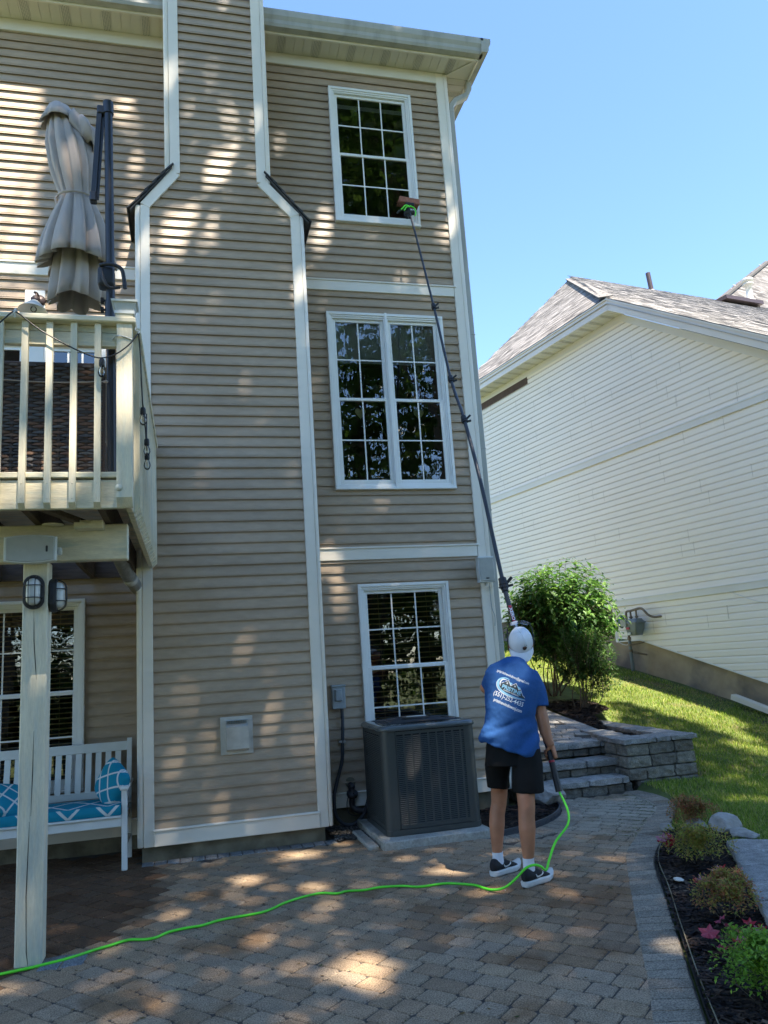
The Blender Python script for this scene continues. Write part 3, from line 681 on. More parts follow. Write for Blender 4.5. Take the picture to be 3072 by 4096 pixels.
secs = [(-.805, 4.92, 5.30, .02, 0, 0, 0), (-.80, 4.92, 5.27, .05, .05, 0, 0), (-.765, 4.92, 5.15, .10, .16, 0, .1), (-.735, 4.91, 5.0, .135, .20, 0, .2), (-.705, 4.90, 4.82, .135, .22, 0, .35), (-.685, 4.89, 4.68, .112, .20, 0, .5), (-.677, 4.89, 4.62, .098, .14, 0, .5),
        (-.677, 4.89, 4.58, .105, .16, 0, .5), (-.675, 4.89, 4.45, .150, .22, 0, .55), (-.675, 4.88, 4.30, .190, .27, .004, .6), (-.675, 4.87, 4.19, .208, .30, -.012, .7), (-.675, 4.87, 4.13, .214, .33, -.026, .8)]
mb = cloth_skin(pleat(secs)); can = part(mb, 'canopy', M_['umbrella'], um)
mo = can.modifiers.new('s', 'SOLIDIFY'); mo.thickness = .004
secs = [(-.67, 4.92, 4.45, .09, .2, 0, .2), (-.67, 4.92, 4.2, .13, .28, 0, .5), (-.67, 4.92, 4.0, .150, .34, -.01, .9), (-.675, 4.92, 3.89, .160, .24, -.02, 1.2)]
mb = cloth_skin(pleat(secs, k=9, ph=1)); o = part(mb, 'lower_folds', M_['umbrella'], um); mo = o.modifiers.new('s', 'SOLIDIFY'); mo.thickness = .004
secs = [(-.808, 4.92, 5.325, .035, 0, 0, 0), (-.80, 4.92, 5.30, .065, .05, 0, 0), (-.79, 4.91, 5.23, .10, .16, -.008, .1), (-.785, 4.91, 5.165, .128, .24, -.02, .2)]
mb = cloth_skin(pleat(secs, k=6)); o = part(mb, 'top_flap', M_['umbrella'], um); mo = o.modifiers.new('s', 'SOLIDIFY'); mo.thickness = .004
mb = MB(); P = []
for i in range(17):
    t_ = i/16; a0 = Vector((-.69+.10*cos(2*pi*t_), 4.88+.09*sin(2*pi*t_), 5.13+.04*cos(2*pi*t_)))
    P.append(a0)
rings = []
for (cx_, cz_, r_, am) in ((-.655, 5.20, .05, .1), (-.64, 5.15, .085, .2), (-.625, 5.08, .095, .25), (-.60, 5.0, .055, .3)):
    rings.append([Vector((cx_+(r_*(1+am*cos(5*a)))*cos(a), 4.88+(r_*(1+am*cos(5*a)))*.8*sin(a), cz_+.015*cos(5*a)-.05*cos(a))) for a in [2*pi*i/60 for i in range(60)]])
mb.loft(rings, caps=False); mb.face(rings[0]); o = part(mb, 'side_flap', M_['umbrella'], um); mo = o.modifiers.new('s', 'SOLIDIFY'); mo.thickness = .003
mb = MB(); P = [Vector((-.677+.118*cos(a), 4.89+.108*sin(a), 4.60+.005*sin(a))) for a in [2*pi*i/30 for i in range(31)]]; mb.tube(P, .008, 6, flat=.4); mb.tube(smoothpts([(-.79, 4.86, 4.60), (-.80, 4.85, 4.57), (-.785, 4.85, 4.52)]), .007, 6); part(mb, 'tie_strap', M_['umbrella'], um)

# wicker sofa seen from behind
sf = thing('wicker_sofa', 'brown wicker sofa with its woven back against the deck railing', 'sofa', (-1.2, 5.1, 2.655))
mb = MB(); mb.bbox(-2.3, -.50, 4.795, 5.55, 2.66, 2.98, .01); mb.bbox(-2.3, -.50, 4.795, 4.86, 2.66, 3.405, .01); part(mb, 'frame', M_['oldwood'], sf)
mb = MB(); rr = random.Random(5)
row = 0; z = 2.69; rh = .0185
while z < 3.40:
    x = -2.3+(row % 2)*.052
    while x < -.515:
        x1_ = min(x+.088, -.50); n = 8; tone = rr.choice([(.14, .115, .10), (.10, .10, .11), (.17, .10, .07), (.13, .13, .135), (.20, .12, .08), (.075, .068, .065)])
        for i in range(n):
            t0, t1 = i/n, (i+1)/n
            def pt(t_, s_): 
                bul = sin(pi*t_); return (x+(x1_-x)*t_, 4.792-.010*bul-.002, z+rh*.5+s_*rh*.46*(.45+.55*bul))
            mb.face([pt(t0, -1), pt(t1, -1), pt(t1, -.2), pt(t0, -.2)], tone, True); mb.face([pt(t0, -.2), pt(t1, -.2), pt(t1, 1), pt(t0, 1)], tuple(c*1.15 for c in tone), True)
        x += .104
    row += 1; z += rh
x = -2.30+.0
while x < -.52:
    mb.box(x+.086, x+.102, 4.788, 4.794, 2.67, 3.40, (.09, .06, .045)); mb.box(x+.034, x+.050, 4.7875, 4.7935, 2.67, 3.40, (.09, .06, .045)); x += .104
mb.bbox(-2.31, -.49, 4.783, 4.87, 3.395, 3.425, .006, col=(.08, .065, .06)); part(mb, 'woven_back', M_['wicker'], sf)
M_['cush'] = mat('grey_brown_cushion', (.23, .19, .17), .9, .1, 6)
for (xa, xb) in ((-.76, -.56), (-1.30, -1.02), (-2.1, -1.5)):
    mb = MB(); mb.sphere(((xa+xb)/2, 4.93, 3.37), .1, sx=(xb-xa)/.2, sy=.5, sz=.9, n=16); o = mb.build('cushion', M_['cush'], None); tag(o, 'grey brown cushion showing above the wicker sofa back, ' + {-.76: 'nearest the umbrella pole', -1.30: 'in the middle', -2.1: 'at the far left end'}[xa], 'cushion', 'cushions on the wicker sofa')
mb = MB(); mb.tube(smoothpts([(-2.3, 4.72, 3.30), (-1.2, 4.725, 3.285), (-.8, 4.72, 3.27), (-.46, 4.63, 3.248)]), .004, 6); mb.sphere((-.462, 4.628, 3.248), .010, n=8); mb.sphere((-.474, 4.628, 3.246), .008, n=8)
single(mb, 'tie_cord', M_['umbrella'], 'thin beige cord tied to the umbrella pole across the sofa back', 'cord')

# barn wall lamp
lp = thing('wall_lamp', 'cone shaded outdoor wall lamp on the siding above the deck rail', 'lamp', (-1.44, YW, 5.2))
mb = MB(); mb.bbox(-1.535, -1.35, YW-.03, YW-.012, 5.13, 5.355, .003); mb.build('backplate', M_['wtrim'], lp)
M_['brownm'] = mat('bronze_lamp_metal', (.07, .05, .05), .45, .1, 10, metal=.3)
mb = MB(); mb.lathe([(0, 0), (.06, 0), (.055, .02), (0, .025)], (-1.40, YW-.03, 5.24), (0, -1, 0), 20); mb.tube(smoothpts([(-1.40, YW-.05, 5.24), (-1.405, YW-.12, 5.27), (-1.415, YW-.19, 5.25)]), .012, 8); mb.build('arm', M_['brownm'], lp)
LC = Vector((-1.415, YW-.21, 5.09)); LA = Vector((-.10, -.13, -1)).normalized()
mb = MB(); mb.lathe([(.030, -.085), (.034, -.06), (.050, -.045), (.134, .050), (.137, .054), (.130, .052), (.046, -.042)], LC, LA, 32); mb.build('shade', M_['speaker'], lp)
mb = MB(); mb.lathe([(0, -.145), (.012, -.14), (.008, -.13), (.012, -.118), (.03, -.11), (.034, -.095), (.044, -.085), (.036, -.06), (.034, -.055)], LC, LA, 20); mb.build('cap', M_['brownm'], lp)
mb = MB(); mb.sphere(LC+LA*.03, .03, n=14); mb.build('bulb', M_['clear'], lp)

# string lights
sl = thing('string_lights', 'black cable of bulb lights looped along the deck rail and hanging by the chimney', 'string lights', (-.6, YR-.06, 3.4))
mb = MB()
P = smoothpts([(-1.32, YR-.07, 3.30), (-1.05, YR-.07, 3.475), (-.955, YR-.075, 3.565), (-.93, YR-.075, 3.574), (-.905, YR-.07, 3.56), (-.80, YR-.065, 3.475), (-.66, YR-.065, 3.39), (-.545, YR-.065, 3.335), (-.47, YR-.065, 3.317), (-.39, YR-.065, 3.345), (-.315, YR-.062, 3.41), (-.268, YR-.05, 3.487)], 8)
mb.tube(P, .0042, 6)
mb.tube(smoothpts([(-.268, YR-.05, 3.487), (-.262, YR, 3.40), (-.257, YR+.1, 3.15), (-.255, YR+.15, 3.10)]), .0042, 6)
mb.tube(smoothpts([(-.255, YR+.15, 3.10), (-.250, YR+.3, 3.01), (-.252, YR+.42, 2.97), (-.250, YR+.45, 3.06), (-.25, YR+.46, 3.16), (-.251, YR+.47, 3.0), (-.25, YR+.48, 2.92)]), .0042, 6)
mb.build('cable', M_['black'], sl)
for (x, y_, z, rz_) in ((-.468, YR-.065, 3.30, 0), (-.255, YR+.15, 3.085, 0), (-.247, YR+.40, 2.965, .2), (-.250, YR+.48, 2.895, 0)):
    mb = MB(); mb.lathe([(.004, .012), (.012, .01), (.016, 0), (.0165, -.030), (.014, -.034)], (x, y_, z), (0, 0, 1), 12); so = mb.build('socket', M_['blackplastic'], sl)
    mb = MB(); mb.lathe([(.0125, -.03), (.0135, -.04), (.020, -.06), (.0215, -.075), (.016, -.093), (.006, -.101), (.0, -.102)], (x, y_, z), (0, 0, 1), 16); bo = part(mb, 'bulb', M_['clear'], sl)
    mb = MB(); mb.tube([(x-.004, y_, z-.03), (x-.005, y_, z-.07), (x+.003, y_, z-.08), (x+.004, y_, z-.05)], .0013, 5); part(mb, 'filament', M_['amber'], bo)
mb = MB(); mb.tube(smoothpts([(-.932, YR-.068, 3.545), (-.934, YR-.082, 3.575), (-.93, YR-.066, 3.595), (-.93, YR-.04, 3.583)]), .005, 6); part_ = mb.build('clip', M_['frost'], sl); mb = MB(); mb.tube(smoothpts([(-.27, YR-.055, 3.48), (-.262, YR-.055, 3.49), (-.268, YR-.045, 3.50), (-.285, YR-.05, 3.505), (-.275, YR-.05, 3.525)]), .0035, 6); mb.build('clip', M_['frost'], sl)

# bulkhead lights on the support post
def bulkhead(loc, rz, lab):
    t = thing('bulkhead_light', lab, 'lamp', loc, 'black caged bulkhead lights on the deck post', rz)
    def oval(a, b, y, n=32):
        P = []
        for k in range(n):
            th = 2*pi*k/n; c, s_ = cos(th), sin(th); P.append(Vector((a*c, y, (b-a)*(1 if s_ > 0 else -1)*(1 if abs(s_) > .05 else 0)+a*s_)))
        return P
    mb = MB(); mb.loft([oval(.050, .092, 0), oval(.058, .100, -.008), (oval(.060, .102, -.03)), oval(.056, .098, -.042), oval(.043, .085, -.045), oval(.040, .082, -.03)], smooth=False); mb.build('housing', M_['blackplastic'], t, local=True)
    mb = MB(); mb.loft([oval(.040, .080, -.03), oval(.039, .079, -.05), oval(.034, .074, -.070), oval(.02, .055, -.082), oval(.005, .03, -.084)]); mb.build('glass', M_['frost'], t, local=True)
    mb = MB()
    for z in (-.036, .036): mb.tube(smoothpts([(-.054, -.04, z), (-.044, -.075, z), (-.02, -.092, z), (.02, -.092, z), (.044, -.075, z), (.054, -.04, z)]), .0028, 6)
    for x in (-.018, .018): mb.tube(smoothpts([(x, -.04, -.094), (x, -.075, -.08), (x, -.092, -.045), (x, -.092, .045), (x, -.075, .08), (x, -.04, .094)]), .0028, 6)
    mb.build('cage', M_['blackplastic'], t, local=True)
    return t
bulkhead((-.892, 4.942, 2.036), 0, 'black oval caged light on the front face of the deck post'); bulkhead((-.817, 5.00, 2.02), R(90), 'black oval caged light on the right side of the deck post, seen edge on')

# duct below the deck
dd = thing('dryer_duct', 'ribbed foil duct hanging under the deck by the chimney', 'duct', (-.54, 6.8, 2.45))
mb = MB(); pp = smoothpts([(-.56, 6.2, 2.52), (-.555, 6.5, 2.50), (-.545, 6.75, 2.45), (-.51, 6.9, 2.37), (-.47, 7.1, 2.31), (-.46, 7.4, 2.30)], 10); mb.tube(pp, [.058 if i % 2 else .052 for i in range(len(pp))], 18); mb.build('hose', M_['duct'], dd)
mb = MB(); mb.tube([(-.50, 6.93, 2.355), (-.49, 6.99, 2.335)], .0595, 18); mb.build('clamp', M_['galv'], dd)
mb = MB(); mb.bbox(-.665, -.50, 4.84, 4.95, 2.40, 2.449, .004); mb.tube(smoothpts([(-.63, 4.835, 2.447), (-.59, 4.83, 2.425), (-.55, 4.835, 2.447)]), .004, 6)
single(mb, 'junction_box', M_['deckpaint'], 'pale painted junction box fixed under the deck joists above the beam', 'box')
mb = MB(); mb.lathe([(0, 0), (.06, 0), (.062, .004), (.02, .014), (0, .014)], (-.79, 4.90, 2.432), (0, 0, 1), 24); single(mb, 'round_cover', M_['yglass'] if 0 else M_['deckpaint'], 'round pale cover under the deck just above the sideways speaker', 'cover')

# garden bench
be = thing('garden_bench', 'white slatted garden bench under the deck', 'bench', (-1.25, 7.1, 0))
yf, yb = 6.955, 7.44
for x in (-.545, -2.05):
    mb = MB(); mb.bbox(x-.022, x+.022, yf, yf+.045, 0, .62, .004); part(mb, 'front_leg', M_['benchw'], be)
    mb = MB(); mb.beam((x, yb+.02, 0), (x, yb, .45), .045, .045, (0, 1, 0)); mb.beam((x, yb, .45), (x, yb+.10, .985), .04, .045, (0, 1, 0)); part(mb, 'back_leg', M_['benchw'], be)
    mb = MB(); mb.bbox(x-.03, x+.035, yf-.05, yb+.04, .62, .648, .008, seg=2); part(mb, 'armrest', M_['benchw'], be)
    mb = MB(); mb.bbox(x-.012, x+.012, yf+.045, yb, .16, .20, .003); mb.bbox(x-.012, x+.012, yf+.045, yb, .36, .42, .003); part(mb, 'side_rail', M_['benchw'], be)
mb = MB(); mb.bbox(-2.03, -.567, yf+.005, yf+.03, .335, .405, .004); part(mb, 'apron', M_['benchw'], be)
mb = MB()
for k in range(6): mb.bbox(-2.03, -.567, yf-.02+k*.08, yf+.05+k*.08, .407, .425, .004)
part(mb, 'seat', M_['benchw'], be)
mb = MB(); mb.bbox(-2.03, -.565, yb+.075, yb+.10, .885, .962, .004, M=None); part(mb, 'top_rail', M_['benchw'], be)
mb = MB(); mb.bbox(-2.03, -.565, yb+.012, yb+.036, .505, .565, .004); part(mb, 'lower_rail', M_['benchw'], be)
x = -.64
while x > -2.0:
    mb = MB(); mb.beam((x, yb+.022, .56), (x, yb+.087, .89), .048, .012, (0, 1, 0)); part(mb, 'slat', M_['benchw'], be); x -= .082
TEAL = (.015, .24, .36); TEALD = (.02, .18, .30); WHT = (.62, .66, .66)
def trellis(u, v, p=.22, w=.018):
    # woven octagon trellis: returns white or teal
    a = abs(((u+v)/p) % 1-.5)*p; b = abs(((u-v)/p) % 1-.5)*p
    c = abs((u/p*1. +.5) % 1-.5)*p
    if a < w*.5 or b < w*.5: return WHT
    return TEAL
def patt(mb, quadfn, nu, nv, U, V, p=.22, w=.03, smooth=True):
    for i in range(nu):
        for j in range(nv):
            a, b, c, d = quadfn(i/nu, j/nv), quadfn((i+1)/nu, j/nv), quadfn((i+1)/nu, (j+1)/nv), quadfn(i/nu, (j+1)/nv)
            u = (i+.5)/nu*U; v = (j+.5)/nv*V
            mb.face([a, b, c, d], trellis(u, v, p, w), smooth)
mb = MB(); x0_, x1_ = -2.02, -.572; y0_, y1_ = yf-.01, yb-.01; z0_, z1_ = .428, .505
def fr_(u, v):
    a = v*pi/2
    return Vector((x0_+(x1_-x0_)*u, y0_-.008*sin(pi*v), z0_+(z1_-z0_)*v))
patt(mb, fr_, 420, 22, 1.45, .077, .30, .030)
patt(mb, lambda u, v: Vector((x0_+(x1_-x0_)*u, y0_+(y1_-y0_)*v, z1_+.014*sin(pi*v))), 300, 90, 1.45, .47, .30, .030)
mb.face([(x1_, y0_, z0_), (x1_, y1_, z0_), (x1_, y1_, z1_), (x1_, y0_, z1_)], TEAL); mb.face([(x0_, y0_, z0_), (x0_, y1_, z0_), (x0_, y1_, z1_), (x0_, y0_, z1_)], TEAL); mb.face([(x0_, y1_, z0_), (x1_, y1_, z0_), (x1_, y1_, z1_), (x0_, y1_, z1_)], TEAL)
single(mb, 'seat_cushion', M_['teal'], 'long teal and white trellis patterned seat cushion on the white bench', 'cushion', recalc=False)
def pillow(loc, rot, lab):
    mb = MB(); N = 54
    def pt(u, v, s_):
        x = (u-.5)*2; y_ = (v-.5)*2; k = max(0, (1-x**4)*(1-y_**4))**.5
        pin = 1-.10*(1-abs(x))*(1 if abs(y_) > .9 else 0)
        return Vector((x*.165*(1-.06*(y_*y_)), s_*.075*k, y_*.165*(1-.06*x*x)))
    for s_ in (-1, 1): patt(mb, lambda u, v: pt(u, v, s_), N, N, .4, .4, .19, .024)
    o = mb.build('throw_pillow', M_['teal'], None, merge=True); o.location = loc; o.rotation_euler = rot
    tag(o, lab, 'pillow', 'teal trellis pillows on the bench'); return o
pillow((-.655, 7.13, .655), (R(-14), R(30), R(-58)), 'teal and white trellis pillow leaning on the right bench armrest')
pillow((-1.45, 7.12, .60), (R(-50), R(10), R(40)), 'teal and white trellis pillow left of the deck post, cut off by the photo edge')

# ------------------------------------------------------------------ air conditioner and pad
mb = MB()
bm = bmesh.new(); bmesh.ops.create_cube(bm, size=1)
for v in bm.verts: v.co = Vector((1.965+v.co.x*.95, 7.04+v.co.y*1.06, .015+v.co.z*.10))
bmesh.ops.subdivide_edges(bm, edges=bm.edges[:], cuts=5, use_grid_fill=True)
bmesh.ops.bevel(bm, geom=[e for e in bm.edges if len([f for f in e.link_faces]) == 2 and e.link_faces[0].normal.dot(e.link_faces[1].normal) < .5], offset=.008, segments=1, affect='EDGES')
for v in bm.verts: v.co += Vector((noise.noise(v.co*9), noise.noise(v.co*9+Vector((5, 0, 0))), noise.noise(v.co*9+Vector((0, 7, 0)))))*.006
mb.mesh([v.co.copy() for v in bm.verts], [tuple(v.index for v in f.verts) for f in bm.faces]); bm.free()
single(mb, 'concrete_pad', M_['conc'], 'worn concrete slab under the air conditioner', 'slab')
mb = MB(); mb.bbox(1.385, 1.475, 6.60, 7.3, -.03, .028, .01); single(mb, 'concrete_strip', M_['conc'], 'narrow broken concrete strip left of the air conditioner slab', 'slab')
ac = thing('air_conditioner', 'large dark grey louvred outdoor air conditioning unit below the ground floor window', 'air conditioner', (1.99, 7.08, .066))
AX0, AX1, AY0, AY1, AZ0, AZ1 = 1.572, 2.408, 6.665, 7.50, .100, .925
def rrect(x0, x1, y0, y1, r, z, n=6):
    P = []
    for cx_, cy_, a0 in ((x1-r, y1-r, 0), (x0+r, y1-r, 90), (x0+r, y0+r, 180), (x1-r, y0+r, 270)):
        for k in range(n+1):
            a = R(a0+90*k/n); P.append(Vector((cx_+r*cos(a), cy_+r*sin(a), z)))
    return P
mb = MB(); mb.loft([rrect(AX0+.02, AX1-.02, AY0+.02, AY1-.02, .05, z) for z in (AZ0+.02, AZ1)], smooth=False); part(mb, 'inner_core', M_['acdark'], ac)
mb = MB(); mb.loft([rrect(AX0-.004, AX1+.004, AY0-.004, AY1+.004, .065, AZ0-.034), rrect(AX0-.008, AX1+.008, AY0-.008, AY1+.008, .065, AZ0-.028), rrect(AX0-.008, AX1+.008, AY0-.008, AY1+.008, .065, AZ0+.012)], smooth=False); part(mb, 'base_pan', M_['ac'], ac)
# corner posts
for (cx_, cy_, a0) in ((AX0+.06, AY0+.06, 180), (AX1-.06, AY0+.06, 270), (AX1-.06, AY1-.06, 0), (AX0+.06, AY1-.06, 90)):
    mb = MB(); P = []
    for k in range(9):
        a = R(a0+90*k/8); P.append((cx_+.062*cos(a), cy_+.062*sin(a)))
    e0 = Vector((-sin(R(a0)), cos(R(a0)), 0)); e1 = Vector((-cos(R(a0)), -sin(R(a0)), 0))
    P = [(P[0][0]-e0.x*.045, P[0][1]-e0.y*.045)]+P+[(P[-1][0]+e1.x*.05, P[-1][1]+e1.y*.05)]
    Pi = [(cx_+(x-cx_)*.93, cy_+(y-cy_)*.93) for x, y in P]
    V = [Vector((x, y, z)) for z in (AZ0, AZ1) for x, y in P]+[Vector((x, y, z)) for z in (AZ0, AZ1) for x, y in Pi]
    n = len(P); F = [(k, k+1, n+k+1, n+k) for k in range(n-1)]+[(2*n+k+1, 2*n+k, 3*n+k, 3*n+k+1) for k in range(n-1)]+[(0, n, 3*n, 2*n), (n-1, 3*n-1, 4*n-1, 2*n-1)][:1]
    mb.mesh(V, F, None, False); part(mb, 'corner_post', M_['ac'], ac)
def louvre(P0, dx, nout, L, z0, z1, cols, name):
    """sheet with louvre slots: vertical bars + thin fins"""
    mb = MB(); P0 = Vector(P0); dx = Vector(dx); nout = Vector(nout)
    def Q(s, z, t): return P0+dx*s+Vector((0, 0, z))+nout*t
    def bar(s0, s1, za, zb, t0, t1):
        V = [Q(s, z, t) for z in (za, zb) for s, t in ((s0, t0), (s1, t0), (s1, t1), (s0, t1))]
        mb.mesh(V, [(0,1,2,3),(7,6,5,4),(0,4,5,1),(1,5,6,2),(2,6,7,3),(3,7,4,0)])
    cw = L/cols; bw = cw*.20
    for k in range(cols+1): bar(max(0, k*cw-bw/2), min(L, k*cw+bw/2), z0, z1, -.004, 0)
    bar(0, L, z0-.02, z0+.012, -.005, .0008); bar(0, L, z1-.015, z1+.01, -.005, .0008)
    z = z0+.012; st = .0155
    while z < z1-.02:
        for k in range(cols):
            a, b = k*cw+bw/2, (k+1)*cw-bw/2
            mb.face([Q(a, z, .003), Q(b, z, .003), Q(b, z+.0085, -.0035), Q(a, z+.0085, -.0035)])
            mb.face([Q(a, z, .003), Q(b, z, .003), Q(b, z-.001, -.003), Q(a, z-.001, -.003)])
        z += st
    return part(mb, name, M_['ac'], ac, recalc=False)
louvre((AX0+.115, AY0, 0), (1, 0, 0), (0, -1, 0), AX1-AX0-.175, AZ0+.035, AZ1-.03, 9, 'louvre_panel')
louvre((AX0, AY1-.06, 0), (0, -1, 0), (-1, 0, 0), AY1-AY0-.14, AZ0+.035, AZ1-.03, 9, 'louvre_panel')
louvre((AX1, AY0+.06, 0), (0, 1, 0), (1, 0, 0), AY1-AY0-.12, AZ0+.035, AZ1-.03, 9, 'louvre_panel')
mb = MB(); rg = [rrect(AX0-.012, AX1+.012, AY0-.012, AY1+.012, .075, AZ1-.012), rrect(AX0-.018, AX1+.018, AY0-.018, AY1+.018, .08, AZ1-.004), rrect(AX0-.018, AX1+.018, AY0-.018, AY1+.018, .08, AZ1+.014), rrect(AX0-.002, AX1+.002, AY0-.002, AY1+.002, .08, AZ1+.032), rrect(AX0+.055, AX1-.055, AY0+.055, AY1-.055, .14, AZ1+.040), rrect(AX0+.065, AX1-.065, AY0+.065, AY1-.065, .14, AZ1+.022)]
mb.loft(rg, caps=False); part(mb, 'top_cover', mat('glossy_condenser_top', (.07, .085, .09), .22, .1, 4, spec=.6, coat=.3), ac)
mb = MB(); cxA, cyA = (AX0+AX1)/2, (AY0+AY1)/2
for k in range(26):
    yy = AY0+.08+k*(AY1-AY0-.16)/25; d = abs(yy-cyA); ex = .36 if d < .25 else .36-(d-.25)*.55
    P = [(cxA-ex, yy, AZ1+.030), (cxA-ex*.5, yy, AZ1+.048), (cxA, yy, AZ1+.053), (cxA+ex*.5, yy, AZ1+.048), (cxA+ex, yy, AZ1+.030)]; mb.tube(P, .0035, 5)
for k in range(5):
    xx = cxA-.28+k*.14; mb.tube([(xx, AY0+.08, AZ1+.030), (xx, cyA, AZ1+.046), (xx, AY1-.08, AZ1+.030)], .004, 5)
mb.box(AX0+.07, AX1-.07, AY0+.07, AY1-.07, AZ1-.02, AZ1-.01); part(mb, 'fan_grille', M_['blackplastic'], ac)
mb = MB(); mb.lathe([(0, 0), (.12, 0), (.13, .006), (.11, .016), (0, .018)], (cxA, cyA, AZ1+.054), (0, 0, 1), 32); bd = part(mb, 'badge', M_['black'], ac)
mb = MB(); mb.prism([(cxA-.075, cyA-.03), (cxA-.02, cyA-.03), (cxA+.0, cyA+.02), (cxA-.05, cyA+.02)], 'z', AZ1+.0722, AZ1+.074); part(mb, 'emblem', M_['red'], bd)
mb = MB(); mb.tube(smoothpts([(cxA-.09, cyA-.03, AZ1+.073), (cxA, cyA-.055, AZ1+.075), (cxA+.10, cyA-.02, AZ1+.072)]), .006, 6, flat=.4); part(mb, 'emblem_swoosh', M_['galv'], bd)

# ------------------------------------------------------------------ terrain
AN = R(-12.125); dN = Vector((sin(AN), cos(AN), 0)); uN = Vector((cos(AN), -sin(AN), 0)); DN = 10.5
def NP(s, z, off=0.): p = uN*(DN-off)+dN*s; return Vector((p.x, p.y, z))
def lerp_tab(t, x):
    if x <= t[0][0]: return t[0][1]
    for (a, b), (c, d) in zip(t[:-1], t[1:]):
        if x <= c: k = (x-a)/(c-a); return b+(d-b)*k
    return t[-1][1]
GT = [(-30, -.6), (-5, -.05), (4.5, .0), (5.8, .015), (6.6, .06), (7.5, .18), (8.4, .37), (10, .80), (11.8, 1.22), (15.4, 1.85), (25, 2.4), (80, 3)]
def g_raw(x, y):
    s = x*dN.x+y*dN.y; return (lerp_tab(GT, s-.3)+lerp_tab(GT, s)+lerp_tab(GT, s+.3))/3
OUT = [(1.55, 2.2), (1.981, 3.055), (2.197, 3.463), (2.433, 3.903), (2.742, 4.478), (3.146, 5.227), (3.614, 5.824), (4.108, 6.42), (4.436, 6.881), (4.567, 7.281), (4.60, 7.74)]
INN = [(1.32, 2.3), (1.783, 3.139), (1.97, 3.47), (2.193, 3.893), (2.487, 4.442), (2.854, 5.114), (3.109, 5.55), (3.429, 5.936), (3.854, 6.43), (4.206, 6.858), (4.36, 7.304), (4.38, 7.74)]
BED = [(2.44, 6.50), (2.617, 6.526), (2.882, 6.64), (3.171, 6.871), (3.378, 7.151), (3.461, 7.366), (3.49, 7.72)]
BEDO = [(2.44, 6.27), (2.70, 6.30), (2.985, 6.402), (3.20, 6.55), (3.377, 6.738), (3.523, 6.968), (3.607, 7.266), (3.63, 7.70)]
def xat(line, y):
    if y <= line[0][1]: 
        (a, b), (c, d) = line[0], line[1]; return a+(c-a)*(y-b)/(d-b)
    for (a, b), (c, d) in zip(line[:-1], line[1:]):
        if y <= d: return a+(c-a)*(y-b)/(d-b)
    return line[-1][0]
def patio_in(x, y, mar=0.):
    if y > 7.70 or y < 1.2 or x < -5: return False
    if x > xat(INN, y)+mar: return False
    if x < 1.22: return y < 7.0 if x > -.45 else y < 7.70
    if x < 1.49: return y < 7.10
    if x < 2.44: return y < 6.62
    if y > 6.27:
        # bed border curve: outside means right/below of BEDO
        xb = None
        for (a, b), (c, d) in zip(BEDO[:-1], BEDO[1:]):
            if b <= y <= d: xb = a+(c-a)*(y-b)/(d-b)
        if xb is not None and x < xb-mar: return False
    return True
def hfun(x, y):
    h = g_raw(x, y)
    if y < 7.8 and x < xat(OUT, min(y, 7.7))+.02: return -.045
    if x < 3.3: return -.045
    if y >= 7.8 and x < 4.95: return min(h, .02+max(0, (y-9))*.09)-.06
    if 4.9 <= x < 5.4 and 7.8 <= y < 8.8: return .0
    return h
xs = [-150, -60, -30, -15, -8, -5]+[-3+k*.5 for k in range(12)]+[3.0+k*.125 for k in range(80)]+[13.2, 14, 16, 20, 30, 60, 150]
ys = [-150, -60, -30, -15, -8, -4, -2]+[-1+k*.25 for k in range(12)]+[2+k*.125 for k in range(110)]+[16, 17, 18, 20, 25, 40, 80, 200]
V = [(x, y, hfun(x, y)+(noise.noise(Vector((x*1.5, y*1.5, 0)))*.012 if 3.2 < x < 13 else 0)) for y in ys for x in xs]; nx = len(xs)
F = [(j*nx+i, j*nx+i+1, (j+1)*nx+i+1, (j+1)*nx+i) for j in range(len(ys)-1) for i in range(nx-1)]
mb = MB(); mb.mesh(V, F, None, True); o = mb.build('ground', M_['gsoil'], None, recalc=False); tag(o, 'sloping lawn soil under the grass', 'ground', kind='structure')

# ------------------------------------------------------------------ patio
mb = MB(); mb.mesh([(-5, 1.0, -.004), (5, 1.0, -.004), (5, 7.76, -.004), (-5, 7.76, -.004)], [(0, 1, 2, 3)])
# trim the joint sheet to the outer border line
mb = MB(); pl = [(-5, 1.0), (.9, 1.0)]+OUT+[(-5, 7.74)]
mb.face([(x, y, -.006) for x, y in pl]); o = mb.build('patio_joints', M_['joint'], None, recalc=False); tag(o, 'dark sand between the patio pavers', 'joints', kind='structure')
def paver(mb, poly, z, col, ch=.006, th=.02):
    """poly ccw 2d list; slightly domed top with chamfer"""
    cx = sum(p[0] for p in poly)/len(poly); cy = sum(p[1] for p in poly)/len(poly); n = len(poly)
    def shr(d): 
        out = []
        for x, y in poly:
            L = math.hypot(x-cx, y-cy) or 1; out.append((x-(x-cx)*d/L, y-(y-cy)*d/L))
        return out
    a, b = poly, shr(ch)
    V = [(x, y, z-th) for x, y in a]+[(x, y, z-.006) for x, y in a]+[(x, y, z) for x, y in b]
    F = [(k, (k+1) % n, n+(k+1) % n, n+k) for k in range(n)]+[(n+k, n+(k+1) % n, 2*n+(k+1) % n, 2*n+k) for k in range(n)]+[tuple(2*n+k for k in range(n))]
    mb.mesh(V, F, col, False)
